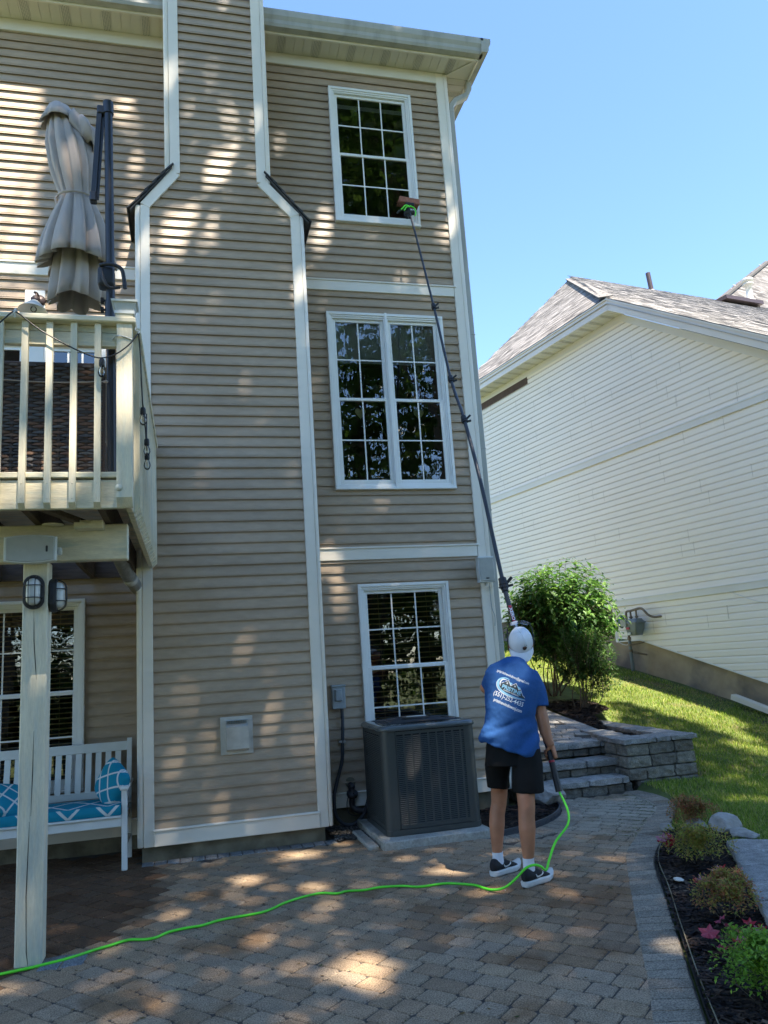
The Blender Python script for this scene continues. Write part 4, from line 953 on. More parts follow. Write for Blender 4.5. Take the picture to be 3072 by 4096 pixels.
def rrpoly(x0, x1, y0, y1, r, rr):
    P = []
    for cx, cy, a0 in ((x1-r, y1-r, 0), (x0+r, y1-r, 90), (x0+r, y0+r, 180), (x1-r, y0+r, 270)):
        rk = r*rr.uniform(.5, 1.5)
        for k in range(4):
            a = R(a0+30*k); P.append((cx+r*cos(a)+rr.uniform(-.0025, .0025), cy+r*sin(a)+rr.uniform(-.0025, .0025)))
    return P
rr = random.Random(11)
PT = [(.375, .272, .175), (.365, .275, .182), (.38, .268, .168), (.355, .275, .192), (.39, .285, .18), (.36, .255, .162), (.365, .28, .19)]
WETL = [(-1.1, 4.4), (-.92, 4.95), (-.72, 5.12), (-.36, 5.45), (-.26, 6.0), (-.22, 6.5), (-.30, 7.1), (-.3, 7.8)]
mb = MB(); ang = R(-49); ca, sa = cos(ang), sin(ang); row = 0; v = -9.; cnt = 0
while v < 9:
    u = -9+rr.uniform(0, .2)
    while u < 9:
        L_ = rr.choice([.13, .17, .17, .21, .21]); hgt = .131
        cx, cy = (u+L_/2), (v+hgt/2); X = cx*ca-cy*sa+1.0; Y = cx*sa+cy*ca+5.0
        if patio_in(X, Y, .105):
            P = rrpoly(u+.0035, u+L_-.0035, v+.0035, v+hgt-.0035, .018, rr)
            P = [(x*ca-y*sa+1.0, x*sa+y*ca+5.0) for x, y in P]
            c = rr.choice(PT); 
            gl = max(0, min(1, (Y-5.9)/.9))*max(0, min(1, (X-2.3)/.5))   # greyer beige path towards the steps
            k = rr.uniform(.86, 1.08); c = tuple((a*(1-gl)+b*gl)*k for a, b in zip(c, (.40, .355, .275)))
            wd_ = X-xat(WETL, Y)+.10*noise.noise(Vector((X*5, Y*5, 1)))
            if wd_ < .12: f_ = min(1, max(0, (wd_+.06)/.18)); c = tuple(q*(w_+(1-w_)*f_) for q, w_ in zip(c, (.38, .30, .25)))
            else:
                wn = noise.noise(Vector((X*.9+3, Y*.9, 0)))
                dd_ = math.hypot((X-2.0)/.9, (Y-4.55)/.75)
                if dd_ < 1 and wn > -.25: c = tuple(q*w_ for q, w_ in zip(c, (.84, .76, .70)))
            tilt = rr.uniform(-.0012, .0012)
            paver(mb, P, rr.uniform(-.001, .0015), c); cnt += 1
        u += L_
    v += .131; row += 1
o = mb.build('patio', M_['paver'], None, recalc=False); tag(o, 'tumbled brown and grey paver patio', 'patio', kind='structure')
# border courses
def resample(line, st):
    pts = [Vector((x, y)) for x, y in line]; out = [pts[0]]; acc = 0
    for a, b in zip(pts[:-1], pts[1:]):
        L_ = (b-a).length; t = st-acc
        while t < L_: out.append(a+(b-a)*(t/L_)); t += st
        acc = L_-(t-st)
    return out
def smooth2(line): return [(p.x, p.y) for p in smoothpts([(x, y, 0) for x, y in line], 6)]
def border(mb, A, B, st, z, cols, gap=.004):
    a = resample(smooth2(A), .01); b = resample(smooth2(B), .01); n = int(len(a)*.01/st)
    for k in range(n):
        i0 = int(len(a)*k/n); i1 = min(len(a)-1, int(len(a)*(k+1)/n)); j0 = int(len(b)*k/n); j1 = min(len(b)-1, int(len(b)*(k+1)/n))
        q = [a[i0], b[j0], b[j1], a[i1]]; c = sum(q, Vector((0, 0)))/4; P = []
        for p in q: d = (p-c); P.append(c+d*(1-gap*1.6/d.length)+Vector((rr.uniform(-.002, .002), rr.uniform(-.002, .002))))
        ring = []
        for m in range(4):
            p, q1, q0 = P[m], P[(m+1) % 4], P[m-1]
            ring += [tuple(p+(q0-p).normalized()*.006), tuple(p+(q1-p).normalized()*.006)]
        area = sum(ring[i][0]*ring[(i+1) % 8][1]-ring[(i+1) % 8][0]*ring[i][1] for i in range(8))
        if area < 0: ring = ring[::-1]
        kk = rr.uniform(.8, 1.15); paver(mb, ring, z+rr.uniform(-.001, .001), tuple(x*kk for x in rr.choice(cols)), .005)
BC = [(.33, .28, .215), (.305, .265, .205), (.345, .295, .225), (.285, .25, .195)]
mb = MB(); border(mb, INN, OUT, .105, .003, BC); border(mb, BED, BEDO, .105, .003, BC)
for k in range(16): 
    x = -.42+k*.1015; kk = rr.uniform(.8, 1.1); paver(mb, [(x+.003, 7.0), (x+.098, 7.0), (x+.098, 7.14), (x+.003, 7.14)], .004, tuple(q*kk for q in (.26, .27, .27)))
for k in range(2): paver(mb, [(-.83+k*.12, 4.86), (-.72+k*.12, 4.86), (-.70+k*.12, 5.06), (-.82+k*.12, 5.05)], .004, (.22, .235, .25))
o = mb.build('paver_border', M_['paver'], None, recalc=False); tag(o, 'blue grey soldier course of pavers edging the patio', 'paving', kind='structure')
# moss in joints near the steps
mb = MB()
for k in range(900):
    t = rr.random(); y = 5.9+1.7*t; x = xat(INN, y)-abs(rr.gauss(0, .16)) if rr.random() < .75 else rr.uniform(3.4, 4.3)
    if not patio_in(x, y): continue
    a = (x-1.0)*ca+(y-5.0)*sa; b = -(x-1.0)*sa+(y-5.0)*ca
    bb = (b+9) % .143
    if abs(bb-.0) > .006 and abs(bb-.143) > .006 and abs(x-xat(INN, y)) > .02: 
        b -= bb if bb < .07 else bb-.143; x, y = a*ca-b*sa+1.0, a*sa+b*ca+5.0
    s_ = rr.uniform(.004, .010); an = rr.uniform(0, 6); mb.face([(x+s_*cos(an), y+s_*sin(an), .004), (x+s_*cos(an+2.1), y+s_*sin(an+2.1), .002), (x+s_*cos(an+4.2), y+s_*sin(an+4.2), .006)], (.10, .13, .03))
o = mb.build('moss', M_['grass'], None, recalc=False); tag(o, 'moss growing in the joints near the steps', 'moss', kind='stuff')

# dry leaf bits and specks lying on the patio
mb = MB(); rl = random.Random(19)
for k in range(420):
    x, y = rl.uniform(-1.2, 4.2), rl.uniform(2.6, 7.4)
    if not patio_in(x, y): continue
    s_ = rl.choice([.003, .004, .005, .006, .012, .016])*rl.uniform(.7, 1.2); a = rl.uniform(0, 6.28); c = rl.choice([(.10, .06, .03), (.05, .035, .02), (.20, .14, .06), (.55, .52, .48), (.06, .09, .02), (.03, .03, .03)])
    if s_ > .01: c = rl.choice([(.12, .07, .03), (.20, .13, .05), (.08, .10, .03)])
    mb.face([(x+s_*cos(a), y+s_*sin(a), .006), (x+s_*.5*cos(a+1.6), y+s_*.5*sin(a+1.6), .0045), (x-s_*cos(a), y-s_*sin(a), .007), (x+s_*.5*cos(a-1.6), y+s_*.5*sin(a-1.6), .0045)], c)
o = mb.build('leaf_litter', M_['mulch'], None, recalc=False); tag(o, 'tiny dry leaf bits and specks scattered over the patio pavers', 'litter', kind='stuff')

# ------------------------------------------------------------------ rough blocks
def rough_block(mb, x0, x1, y0, y1, z0, z1, M=None, col=(.3, .3, .29), amp=.006, cuts=5, rnd=.008, rough_top=False):
    bm = bmesh.new(); bmesh.ops.create_cube(bm, size=1)
    bmesh.ops.subdivide_edges(bm, edges=bm.edges[:], cuts=cuts, use_grid_fill=True)
    sz = Vector((x1-x0, y1-y0, z1-z0)); c = Vector(((x0+x1)/2, (y0+y1)/2, (z0+z1)/2)); sd_ = Vector((c.x*13+z0*31, c.y*7, c.z*17))
    for v in bm.verts:
        p = v.co.copy(); on = [abs(abs(p[i])-.5) < 1e-4 for i in range(3)]; k = sum(on)
        q = Vector((p.x*sz.x, p.y*sz.y, p.z*sz.z))
        if k >= 2:
            for i in range(3):
                if on[i]: q[i] -= rnd*(1 if q[i] > 0 else -1)*(1 if k == 2 else 1.5)*.7
        a = amp*(.35 if (on[2] and not rough_top) else 1)
        nz_ = Vector((noise.noise(q*22+sd_), noise.noise(q*22+sd_+Vector((9, 3, 1))), noise.noise(q*22+sd_+Vector((1, 8, 4)))))
        v.co = c+q+nz_*a*2.6
    V = [(M @ v.co if M is not None else v.co.copy()) for v in bm.verts]
    mb.mesh(V, [tuple(v.index for v in f.verts) for f in bm.faces], col, False); bm.free()
GB = [(.27, .25, .205), (.24, .225, .19), (.29, .27, .22), (.22, .20, .165)]
GS = [(.36, .35, .325), (.33, .325, .305), (.38, .365, .335)]
def bcol(L_, lo=.85, hi=1.1): k = rr.uniform(lo, hi); return tuple(q*k for q in rr.choice(L_))
st = thing('stone_steps', 'three grey block steps leading up to the side path', 'steps', (4.0, 7.9, 0))
for (yf_, zs0, zs1, xe, splits) in ((7.705, .088, .157, 4.47, (3.48, 3.64, 4.0, 4.385, 4.47)), (8.00, .232, .310, 4.535, (3.50, 3.75, 4.145, 4.535)), (8.30, .400, .478, 4.62, (3.40, 3.72, 4.09, 4.50, 4.62))):
    mb = MB()
    for a, b in zip(splits[:-1], splits[1:]): rough_block(mb, a+.002, b-.002, yf_, yf_+.34, zs0, zs1, col=bcol(GS), amp=.005)
    part(mb, 'tread', M_['block'], st, recalc=False)
    mb = MB(); x = 3.46
    while x < xe-.02:
        b = min(xe+.05, x+rr.choice([.16, .2, .3])); rough_block(mb, x+.003, b-.003, yf_+.035, yf_+.25, zs0-(.12 if zs0 < .1 else .085), zs0-.002, col=bcol(GB, .7, .9)); x = b
    part(mb, 'riser', M_['block'], st, recalc=False)
mb = MB()
for k, (z0, z1) in enumerate(((-.03, .09), (.092, .215), (.218, .34))):
    y = 7.74+k*.03
    while y < 8.5: rough_block(mb, 3.29, 3.47, y+.002, y+.21, z0, z1, col=bcol(GB)); y += .215
part(mb, 'side_blocks', M_['block'], st, recalc=False)
# planter
pw = thing('stone_planter', 'raised planter of split grey blocks beside the steps with a mulch top', 'planter', (4.9, 8.2, 0))
rows = [(-.05, .088, (4.62, 4.90, 5.12, 5.345)), (.092, .213, (4.50, 4.72, 5.06, 5.34)), (.216, .337, (4.50, 4.79, 5.10, 5.335)), (.340, .462, (4.50, 4.77, 5.08, 5.33))]
mb = MB()
for ri, (z0, z1, sp_) in enumerate(rows):
    for a, b in zip(sp_[:-1], sp_[1:]): rough_block(mb, a+.003, b-.003, 7.765, 7.98, z0, z1, col=bcol(GB), cuts=7)
part(mb, 'front_wall', M_['block'], pw, recalc=False)
mb = MB()
for (z0, z1, _) in rows:
    y = 7.985
    while y < 8.95: rough_block(mb, 4.50+(y-7.98)*.24, 4.70+(y-7.98)*.24, y+.003, y+.26, z0, z1, col=bcol(GB)); y += .265
part(mb, 'steps_side_wall', M_['block'], pw, recalc=False)
mb = MB()
for (z0, z1, _) in rows:
    y = 7.985
    while y < 10.0: rough_block(mb, 5.13+(y-7.98)*.075, 5.335+(y-7.98)*.075, y+.003, y+.26, z0, z1, col=bcol(GB)); y += .265
part(mb, 'lawn_side_wall', M_['block'], pw, recalc=False)
mb = MB()
for a, b, y0, y1 in ((4.465, 4.86, 7.735, 8.09), (4.862, 5.04, 7.735, 8.09), (5.042, 5.37, 7.735, 8.15)): rough_block(mb, a+.002, b-.002, y0, y1, .463, .523, col=bcol(GS), amp=.005, cuts=7)
y = 8.093
for k in range(3): rough_block(mb, 4.475+(y-7.98)*.24, 4.75+(y-7.98)*.24, y+.002, y+.28, .463, .523, col=bcol(GS), amp=.005); y += .283
y = 8.155
while y < 10.1: rough_block(mb, 5.09+(y-7.98)*.075, 5.375+(y-7.98)*.075, y+.002, y+.40, .463, .523, col=bcol(GS), amp=.005); y += .403
part(mb, 'caps', M_['block'], pw, recalc=False)
# upper path
PR = [(4.62, 8.62), (4.88, 8.92), (4.95, 9.8), (5.02, 10.7), (5.25, 12.2), (5.7, 14.5), (6.2, 17)]
def pz(y): return .476+max(0, y-8.64)*.093
mb = MB(); pl = [(3.2, 8.62)]+PR+[(3.2, 17)]
for a, b in zip(range(len(PR)-1), range(1, len(PR))):
    (x0, y0), (x1, y1) = PR[a], PR[b]; mb.face([(3.14, y0, pz(y0)-.01), (x0, y0, pz(y0)-.01), (x1, y1, pz(y1)-.01), (3.14, y1, pz(y1)-.01)]); mb.face([(x0, y0, pz(y0)-.01), (x0, y0, pz(y0)-.3), (x1, y1, pz(y1)-.3), (x1, y1, pz(y1)-.01)])
o = mb.build('path_joints', M_['joint'], None, recalc=False); tag(o, 'sand under the upper path', 'path', kind='structure')
mb = MB(); v = -8.; ang2 = R(-20); c2_, s2_ = cos(ang2), sin(ang2)
def tri_z(poly, f):
    return poly
pm = MB()
while v < 8:
    u = -6+rr.uniform(0, .2)
    while u < 6:
        L_ = rr.choice([.15, .2, .24]); cx, cy = u+L_/2, v+.07; X, Y = cx*c2_-cy*s2_+4, cx*s2_+cy*c2_+11
        if 8.66 < Y < 16 and 3.3 < X < xat(PR, Y)-.24:
            P = [(x*c2_-y*s2_+4, x*s2_+y*c2_+11) for x, y in rrpoly(u+.004, u+L_-.004, v+.004, v+.139, .018, rr)]
            n0 = len(pm.v); paver(pm, P, 0, bcol([(.38, .36, .32), (.36, .34, .31), (.33, .32, .30)]))
            for i in range(n0, len(pm.v)): x, y, z = pm.v[i]; pm.v[i] = (x, y, z+pz(y))
        u += L_
    v += .143
IN2 = [(x-.22, y) for x, y in PR[1:]]
n0 = len(pm.v); border(pm, IN2, PR[1:], .11, .003, [(.40, .385, .36), (.36, .355, .34)])
for i in range(n0, len(pm.v)): x, y, z = pm.v[i]; pm.v[i] = (x, y, z+pz(y))
o = pm.build('path', M_['paver'], None, recalc=False); tag(o, 'grey paver path rising beside the house', 'path', kind='structure')

# ------------------------------------------------------------------ mulch beds
def in_poly(x, y, P):
    c = False; n = len(P)
    for i in range(n):
        x0, y0 = P[i]; x1, y1 = P[i-1]
        if (y0 > y) != (y1 > y) and x < (x1-x0)*(y-y0)/(y1-y0)+x0: c = not c
    return c
EDG = [(1.30+.0, 1.0), (2.36, 2.86), (2.90, 3.80), (3.08, 4.10), (3.26, 4.41), (3.44, 4.73), (3.74, 5.24), (3.98, 5.48), (4.08, 5.75)]
bedR = [(x+.03, y) for x, y in OUT[:7]]+[(3.78, 5.96), (4.05, 5.95)]+EDG[::-1]
bedS = [(x-.0, y) for x, y in BED]+[(3.16, 7.72), (3.16, 7.60), (2.44, 7.60)]
bedP = [(4.68, 8.0), (5.18, 8.0), (5.30, 9.9), (5.0, 9.4), (4.92, 8.9)]
bedU = [(4.90, 8.9), (5.05, 9.1), (5.32, 9.9), (5.75, 10.2), (5.9, 10.9), (6.0, 12.0), (5.9, 13.0), (5.35, 12.4), (5.03, 10.7), (4.96, 9.8)]
gravel = [(1.2, 7.1), (1.48, 7.1), (1.48, 7.7), (1.2, 7.7)]
def zbed(n, x, y):
    if n == 'R': return .012+.022*noise.noise(Vector((x*3, y*3, 0)))+.012
    if n == 'S': return .015+.02*noise.noise(Vector((x*4, y*4, 0)))
    if n == 'P': return .455
    return max(g_raw(x, y), pz(y)-.02)*.5+.5*(pz(y)+.0)+.06*max(0, 1-math.hypot(x-5.4, y-10.4)) if n == 'U' else 0
mc = MB(); MC = [(.035, .024, .020), (.05, .033, .026), (.022, .017, .016), (.08, .055, .04), (.03, .027, .027)]
for nm, poly, cntc, brown in (('R', bedR, 9000, .25), ('S', bedS, 3200, .15), ('P', bedP, 2600, .3), ('U', bedU, 5000, .1)):
    x0, x1 = min(p[0] for p in poly), max(p[0] for p in poly); y0, y1 = min(p[1] for p in poly), max(p[1] for p in poly)
    mb = MB(); N = 48; 
    for i in range(N):
        for j in range(N):
            xa, xb, ya, yb_ = x0+(x1-x0)*i/N, x0+(x1-x0)*(i+1)/N, y0+(y1-y0)*j/N, y0+(y1-y0)*(j+1)/N
            if in_poly((xa+xb)/2, (ya+yb_)/2, poly): mb.face([(xa, ya, zbed(nm, xa, ya)), (xb, ya, zbed(nm, xb, ya)), (xb, yb_, zbed(nm, xb, yb_)), (xa, yb_, zbed(nm, xa, yb_))], None, True)
    o = mb.build('mulch_bed', M_['soil'], None, recalc=False); tag(o, {'R': 'dark soil of the planting bed edging the patio', 'S': 'dark soil of the small bed right of the air conditioner', 'P': 'soil filling the stone planter', 'U': 'soil of the upper bed under the large shrubs'}[nm], 'bed', kind='structure')
    k = 0
    while k < cntc:
        x, y = rr.uniform(x0, x1), rr.uniform(y0, y1)
        if not in_poly(x, y, poly): continue
        if nm == 'R' and y < 2.4: k += 1; continue
        k += 1; L_ = rr.uniform(.012, .036); w_ = rr.uniform(.003, .008); a = rr.uniform(0, pi); tl = rr.uniform(-.35, .35); z = zbed(nm, x, y)+rr.uniform(.002, .012)
        brownz = noise.noise(Vector((x*2, y*2, 5))) > .15
        c = rr.choice(MC+([(.13, .095, .07), (.16, .12, .085)] if brownz and nm in 'RP' else [])); kk = rr.uniform(.7, 1.3); c = tuple(q*kk for q in c)
        dx_, dy_ = cos(a)*L_, sin(a)*L_; ex, ey = -sin(a)*w_, cos(a)*w_; dz = tl*L_*.6; ez = rr.uniform(-.5, .5)*w_
        mc.face([(x-dx_-ex, y-dy_-ey, z-dz-ez), (x+dx_-ex, y+dy_-ey, z+dz-ez), (x+dx_*.9+ex, y+dy_*.9+ey, z+dz+ez), (x-dx_*.9+ex, y-dy_*.9+ey, z-dz+ez)], c)
o = mc.build('mulch', M_['mulch'], None, recalc=False); tag(o, 'shredded dark brown bark mulch covering the beds', 'mulch', kind='stuff')
mb = MB()
mb.face([(1.18, 7.05, .0), (1.50, 7.05, .0), (1.50, 7.73, .0), (1.18, 7.73, .0)], (.06, .05, .04))
for k in range(900):
    x, y = rr.uniform(1.2, 1.54), rr.uniform(7.06, 7.7); s_ = rr.uniform(.005, .013); q = rr.uniform(.05, .22)
    mb.sphere((x, y, .004+s_*.4), s_, sx=rr.uniform(.7, 1.3), sz=.7, n=5, col=(q, q*.93, q*.85))
o = mb.build('gravel', M_['mulch'], None, recalc=False); tag(o, 'loose gravel in the gap between chimney and air conditioner', 'gravel', kind='stuff')
# plastic edging and irrigation line
mb = MB(); P = smooth2([(x-.0, y) for x, y in BED])
for (a, b) in zip(P[:-1], P[1:]): mb.face([(a[0], a[1], -.01), (b[0], b[1], -.01), (b[0], b[1], .05), (a[0], a[1], .05)]); mb.face([(a[0]-.012, a[1]+.01, .05), (b[0]-.012, b[1]+.01, .05), (b[0], b[1], .05), (a[0], a[1], .05)])
single(mb, 'bed_edging', M_['conduit'], 'low black plastic edging curving round the small mulch bed right of the air conditioner', 'edging', recalc=False)
mb = MB(); P = smooth2([(x+.012, y) for x, y in OUT[:8]])
for (a, b) in zip(P[:-1], P[1:]): mb.face([(a[0], a[1], -.01), (b[0], b[1], -.01), (b[0], b[1], .022), (a[0], a[1], .022)]); mb.face([(a[0]+.014, a[1], .012), (b[0]+.014, b[1], .012), (b[0], b[1], .022), (a[0], a[1], .022)])
single(mb, 'bed_edging', M_['blackplastic'], 'black plastic edging between the grey paver border and the long mulch bed', 'edging', recalc=False)
mb = MB(); P = smooth2([(x+.030+.006*sin(y*9), y) for x, y in OUT[:7]]); mb.tube([(x, y, .036+.005*sin(y*7)) for x, y in P], .0032, 6)
single(mb, 'drip_line', M_['found'], 'thin tan wire running along the edge of the long mulch bed', 'wire')
# edging stones
ed = Vector((.515, .857, 0)); en = Vector((.857, -.515, 0)); base = Vector((3.75, 5.24, 0))
for k in range(8):
    c = base-ed*(.18+.362*k)+en*.16; Mx = Matrix.Translation((c.x, c.y, 0)) @ Matrix.Rotation(math.atan2(ed.y, ed.x)+rr.uniform(-.02, .02), 4, 'Z')
    mb = MB(); rough_block(mb, -.176, .176, -.155, .155, -.02, .085+rr.uniform(-.004, .004), M=Mx, col=bcol(GS, .85, 1.05), amp=.005, cuts=8)
    if k < 5:
        single(mb, 'edging_stone', M_['block'], ['grey edging slab nearest the pale rocks at the lawn corner', 'second grey edging slab from the pale rocks', 'third grey edging slab from the pale rocks', 'fourth grey edging slab from the pale rocks, at the photo edge', 'fifth grey edging slab from the pale rocks'][k], 'slab', 'grey slabs edging the long mulch bed', recalc=False)
    else: bpy.data.objects
def rock(loc, r, sc, lab, seed, m=None, group='pale rocks at the end of the bed'):
    bm = bmesh.new(); bmesh.ops.create_icosphere(bm, subdivisions=4, radius=1)
    rq = random.Random(seed); pl = [(Vector((rq.gauss(0, 1), rq.gauss(0, 1), rq.gauss(0, 1))).normalized(), rq.uniform(.62, .85)) for _ in range(11)]
    for v in bm.verts:
        p = v.co.normalized()
        d = 1.0
        for n_, h in pl:
            t = p.dot(n_)
            if t > 1e-3: d = min(d, h/t)
        p = p*d; p += p.normalized()*.05*noise.noise(p*3+Vector((seed, 0, 0)))+p.normalized()*.02*noise.noise(p*9)
        v.co = Vector((p.x*sc[0]*r, p.y*sc[1]*r, p.z*sc[2]*r))
    mb = MB(); mb.mesh([v.co.copy() for v in bm.verts], [tuple(v.index for v in f.verts) for f in bm.faces], None, False); bm.free()
    o = mb.build('rock', m or M_['rock'], None); o.location = loc; o.rotation_euler = (0, 0, seed); tag(o, lab, 'rock', group); return o
rock((4.03, 5.62, .07), .13, (1, .8, .8), 'largest pale rock, by the lawn at the end of the edging slabs', 3)
rock((3.94, 5.86, .045), .095, (1.2, .8, .7), 'whitish rounded rock just left of the largest pale rock', 5, M_['white'] if 0 else None)
rock((3.72, 5.93, .035), .07, (1.3, .7, .7), 'small white rock left of the reddish shrub', 8); rock((3.82, 5.80, .03), .05, (1.4, .8, .6), 'smallest white pebble under the reddish shrub', 9)
rock((4.04, 5.43, .04), .10, (1.2, .7, .5), 'flat grey rock touching the first edging slab', 12)
rock((3.40, 7.50, .09), .20, (1.05, .85, .62), 'large grey boulder in the small bed at the foot of the steps', 21, M_['rock'], 'boulders by the steps')
rock((3.28, 7.78, .10), .15, (1.0, .5, .7), 'brown tilted stone behind the boulder, by the house corner', 27, M_['found'], 'boulders by the steps')
mb = MB(); mb.lathe([(0, 0), (.03, 0), (.033, .006), (.02, .012), (0, .013)], (2.93, 4.62, .045), (.1, -.1, 1), 20); single(mb, 'path_light', M_['galv'], 'small round metal disc light lying in the mulch', 'light')

# ------------------------------------------------------------------ lawn
rg = random.Random(3)
def lawn_ok(x, y):
    s = x*dN.x+y*dN.y; u = x*uN.x+y*uN.y
    if u > DN-.12: return False
    if s < 2.6: return False
    if y < 7.76:
        if x < xat(OUT, y)+.03: return False
        if in_poly(x, y, bedR): return False
        # edging slabs
        p = Vector((x, y, 0))-base
        if p.dot(ed) < .0 and p.dot(en) < .345: return False
        if (x-3.95)**2+(y-5.7)**2 < .035: return False
        if y > 7.72 and x < 5.36: return False
        return True
    if x < 4.9: return False
    if y < 10.15 and x < 5.39+(y-7.98)*.075: return False
    if in_poly(x, y, bedU): return False
    if x < xat(PR, y)+.05: return False
    return True
mb = MB(); n = 0; tries = 0
while n < 125000 and tries < 600000:
    tries += 1
    x = 3.0+10*rg.random(); y = 3.2+14*rg.random()
    dcam = math.hypot(x, y)
    if rg.random() > min(1, (7.5/dcam)**1.6): continue
    if not lawn_ok(x, y): continue
    yv = math.atan2(x, y)
    if not (.20 < yv < .86): continue
    sc = max(1., dcam/8.)
    dry = noise.noise(Vector((x*.7, y*.7, 2)))+.5*noise.noise(Vector((x*3, y*3, 7)))
    h = rg.uniform(.025, .06)*(1 if dry < .35 else .6); w_ = rg.uniform(.0022, .004)*sc; a = rg.uniform(0, 2*pi); le = rg.uniform(.1, .7)*h; la = rg.uniform(0, 2*pi)
    z = g_raw(x, y)-.005
    if dry > .35 and rg.random() < .55: c = rg.choice([(.58, .46, .20), (.46, .38, .17), (.36, .38, .11)])
    else: c = rg.choice([(.23, .35, .035), (.31, .42, .05), (.32, .43, .07), (.15, .27, .03), (.40, .45, .11), (.52, .50, .18)])
    k = rg.uniform(.8, 1.25); c = tuple(q*k for q in c)
    ex, ey = cos(a)*w_, sin(a)*w_; lx, ly = cos(la)*le, sin(la)*le
    mb.face([(x-ex, y-ey, z), (x+ex, y+ey, z), (x+ex*.7+lx*.4, y+ey*.7+ly*.4, z+h*.6), (x+lx, y+ly, z+h), (x-ex*.7+lx*.4, y-ey*.7+ly*.4, z+h*.6)], c); n += 1
o = mb.build('grass', M_['grass'], None, recalc=False); tag(o, 'lawn of short grass with dry patches', 'grass', kind='stuff')

# ------------------------------------------------------------------ plants
def leafpoly(mb, p, d, n, L, W_, col, fold=.25):
    """pointed leaf made of 2 folded halves"""
    d = d.normalized(); s = d.cross(n)
    if s.length < 1e-3: s = d.orthogonal()
    s.normalize(); n = s.cross(d)
    a = p; b = p+d*L*.45+s*W_/2+n*fold*W_; c = p+d*L-n*.1*L; e = p+d*L*.45-s*W_/2+n*fold*W_; m = p+d*L*.5
    mb.face([a, b, c, m], col); mb.face([a, m, c, e], col)
def rnd_dir(r): 
    z = r.uniform(-1, 1); t = r.uniform(0, 2*pi); q = (1-z*z)**.5; return Vector((q*cos(t), q*sin(t), z))
def jit(r, c, k=.25): q = r.uniform(1-k, 1+k); return (c[0]*q*r.uniform(.9, 1.1), c[1]*q, c[2]*q)
def shrub(name, label, cat, base, shoots, lsz, cols, seed, tipcols=None, group=None, stemr=.012):
    """shoots: list of (tip Vector, number of leaf whorls); stems curve from base to tips; leaves along the last part"""
    r = random.Random(seed); t = thing(name, label, cat, base, group); B = Vector(base)
    sm = MB(); lm = MB()
    for si_, (tip, nw, start) in enumerate(shoots):
        tip = Vector(tip); off = Vector((r.uniform(-.10, .10), r.uniform(-.10, .10), 0)); mid = B+off*1.2+(tip-B)*.45+Vector((r.uniform(-.06, .06), r.uniform(-.06, .06), .10))
        P = smoothpts([B+off*.8, B+off+(mid-B)*.5, mid, mid*.45+tip*.55+Vector((r.uniform(-.05, .05), r.uniform(-.05, .05), .04)), tip], 5)
        n = len(P); i0_ = 0 if si_ < 13 else int(n*.55); sm.tube(P[i0_:], [stemr*(1-.85*i/(n-1)) for i in range(i0_, n)], 5, caps=False)
        for k in range(nw):
            f = start+(1-start)*(k/(nw-1)) ; i = min(n-2, int(f*(n-1))); p = P[i]+(P[i+1]-P[i])*(f*(n-1)-i); ax = (P[i+1]-P[i]).normalized()
            a0 = r.uniform(0, pi); 
            for q in range(2 if lsz > .05 else 3):
                a = a0+q*(pi if lsz > .05 else 2.1); u = ax.orthogonal().normalized(); v_ = ax.cross(u); out = u*cos(a)+v_*sin(a)
                d = (out+ax*r.uniform(.1, .6)+Vector((0, 0, r.uniform(-.3, .15)))).normalized()
                col = jit(r, r.choice(tipcols if (tipcols and f > .88) else cols)); L_ = lsz*r.uniform(.65, 1.2)*(1 if f < .97 else .6)
                leafpoly(lm, p+out*.005, d, Vector((0, 0, 1)), L_, L_*(.52 if lsz > .04 else .75), col)
                if r.random() < .8:   # side twig leaf
                    p2 = p+out*lsz*r.uniform(.3, 1.6 if lsz > .04 else 1.0)+Vector((0, 0, r.uniform(-.3, .5)*lsz)); leafpoly(lm, p2, (out+Vector((r.uniform(-.8, .8), r.uniform(-.8, .8), r.uniform(-.4, .4)))).normalized(), Vector((0, 0, 1)), L_*.9, L_*.45, jit(r, r.choice(cols)))
    part(sm, 'stems', M_['bark'], t, recalc=False); part(lm, 'leaves', M_['leaf'], t, recalc=False)
    return t
r = random.Random(21)
sh = []
C0 = Vector((5.60, 11.1, 1.98))   # crown centre
for k in range(260):
    d = rnd_dir(r); d.z = abs(d.z)*1.0 if r.random() < .75 else d.z*.6
    q = r.random()**.4
    sh.append((C0+Vector((d.x*.95*q, d.y*.85*q, d.z*1.0*q-(.0))), r.randint(8, 13), r.uniform(.45, .7)))
shrub('large_shrub', 'tall leafy green shrub behind the window cleaner, the taller of the two by the path', 'shrub', (5.45, 11.35, .82), sh, .125, [(.045, .12, .022), (.06, .15, .028), (.035, .095, .018), (.075, .17, .034)], 4, [(.11, .24, .045), (.15, .28, .05)], 'shrubs beside the upper path')
sh = []; C1 = Vector((5.46, 10.35, 1.50))
for k in range(120):
    d = rnd_dir(r); q = r.random()**.4; sh.append((C1+Vector((d.x*.52*q, d.y*.45*q, d.z*.42*q)), r.randint(9, 13), r.uniform(.55, .72)))
for k in range(14):
    sh.append((C1+Vector((r.uniform(.2, .62), r.uniform(-.2, .2), r.uniform(-.6, -.2))), 9, .5))
shrub('small_leaved_shrub', 'darker small leaved shrub with bare forked stems at the front of the upper bed', 'shrub', (5.40, 10.35, .60), sh, .05, [(.055, .13, .028), (.075, .16, .034), (.045, .10, .022)], 5, [(.10, .20, .04)], 'shrubs beside the upper path', .009)
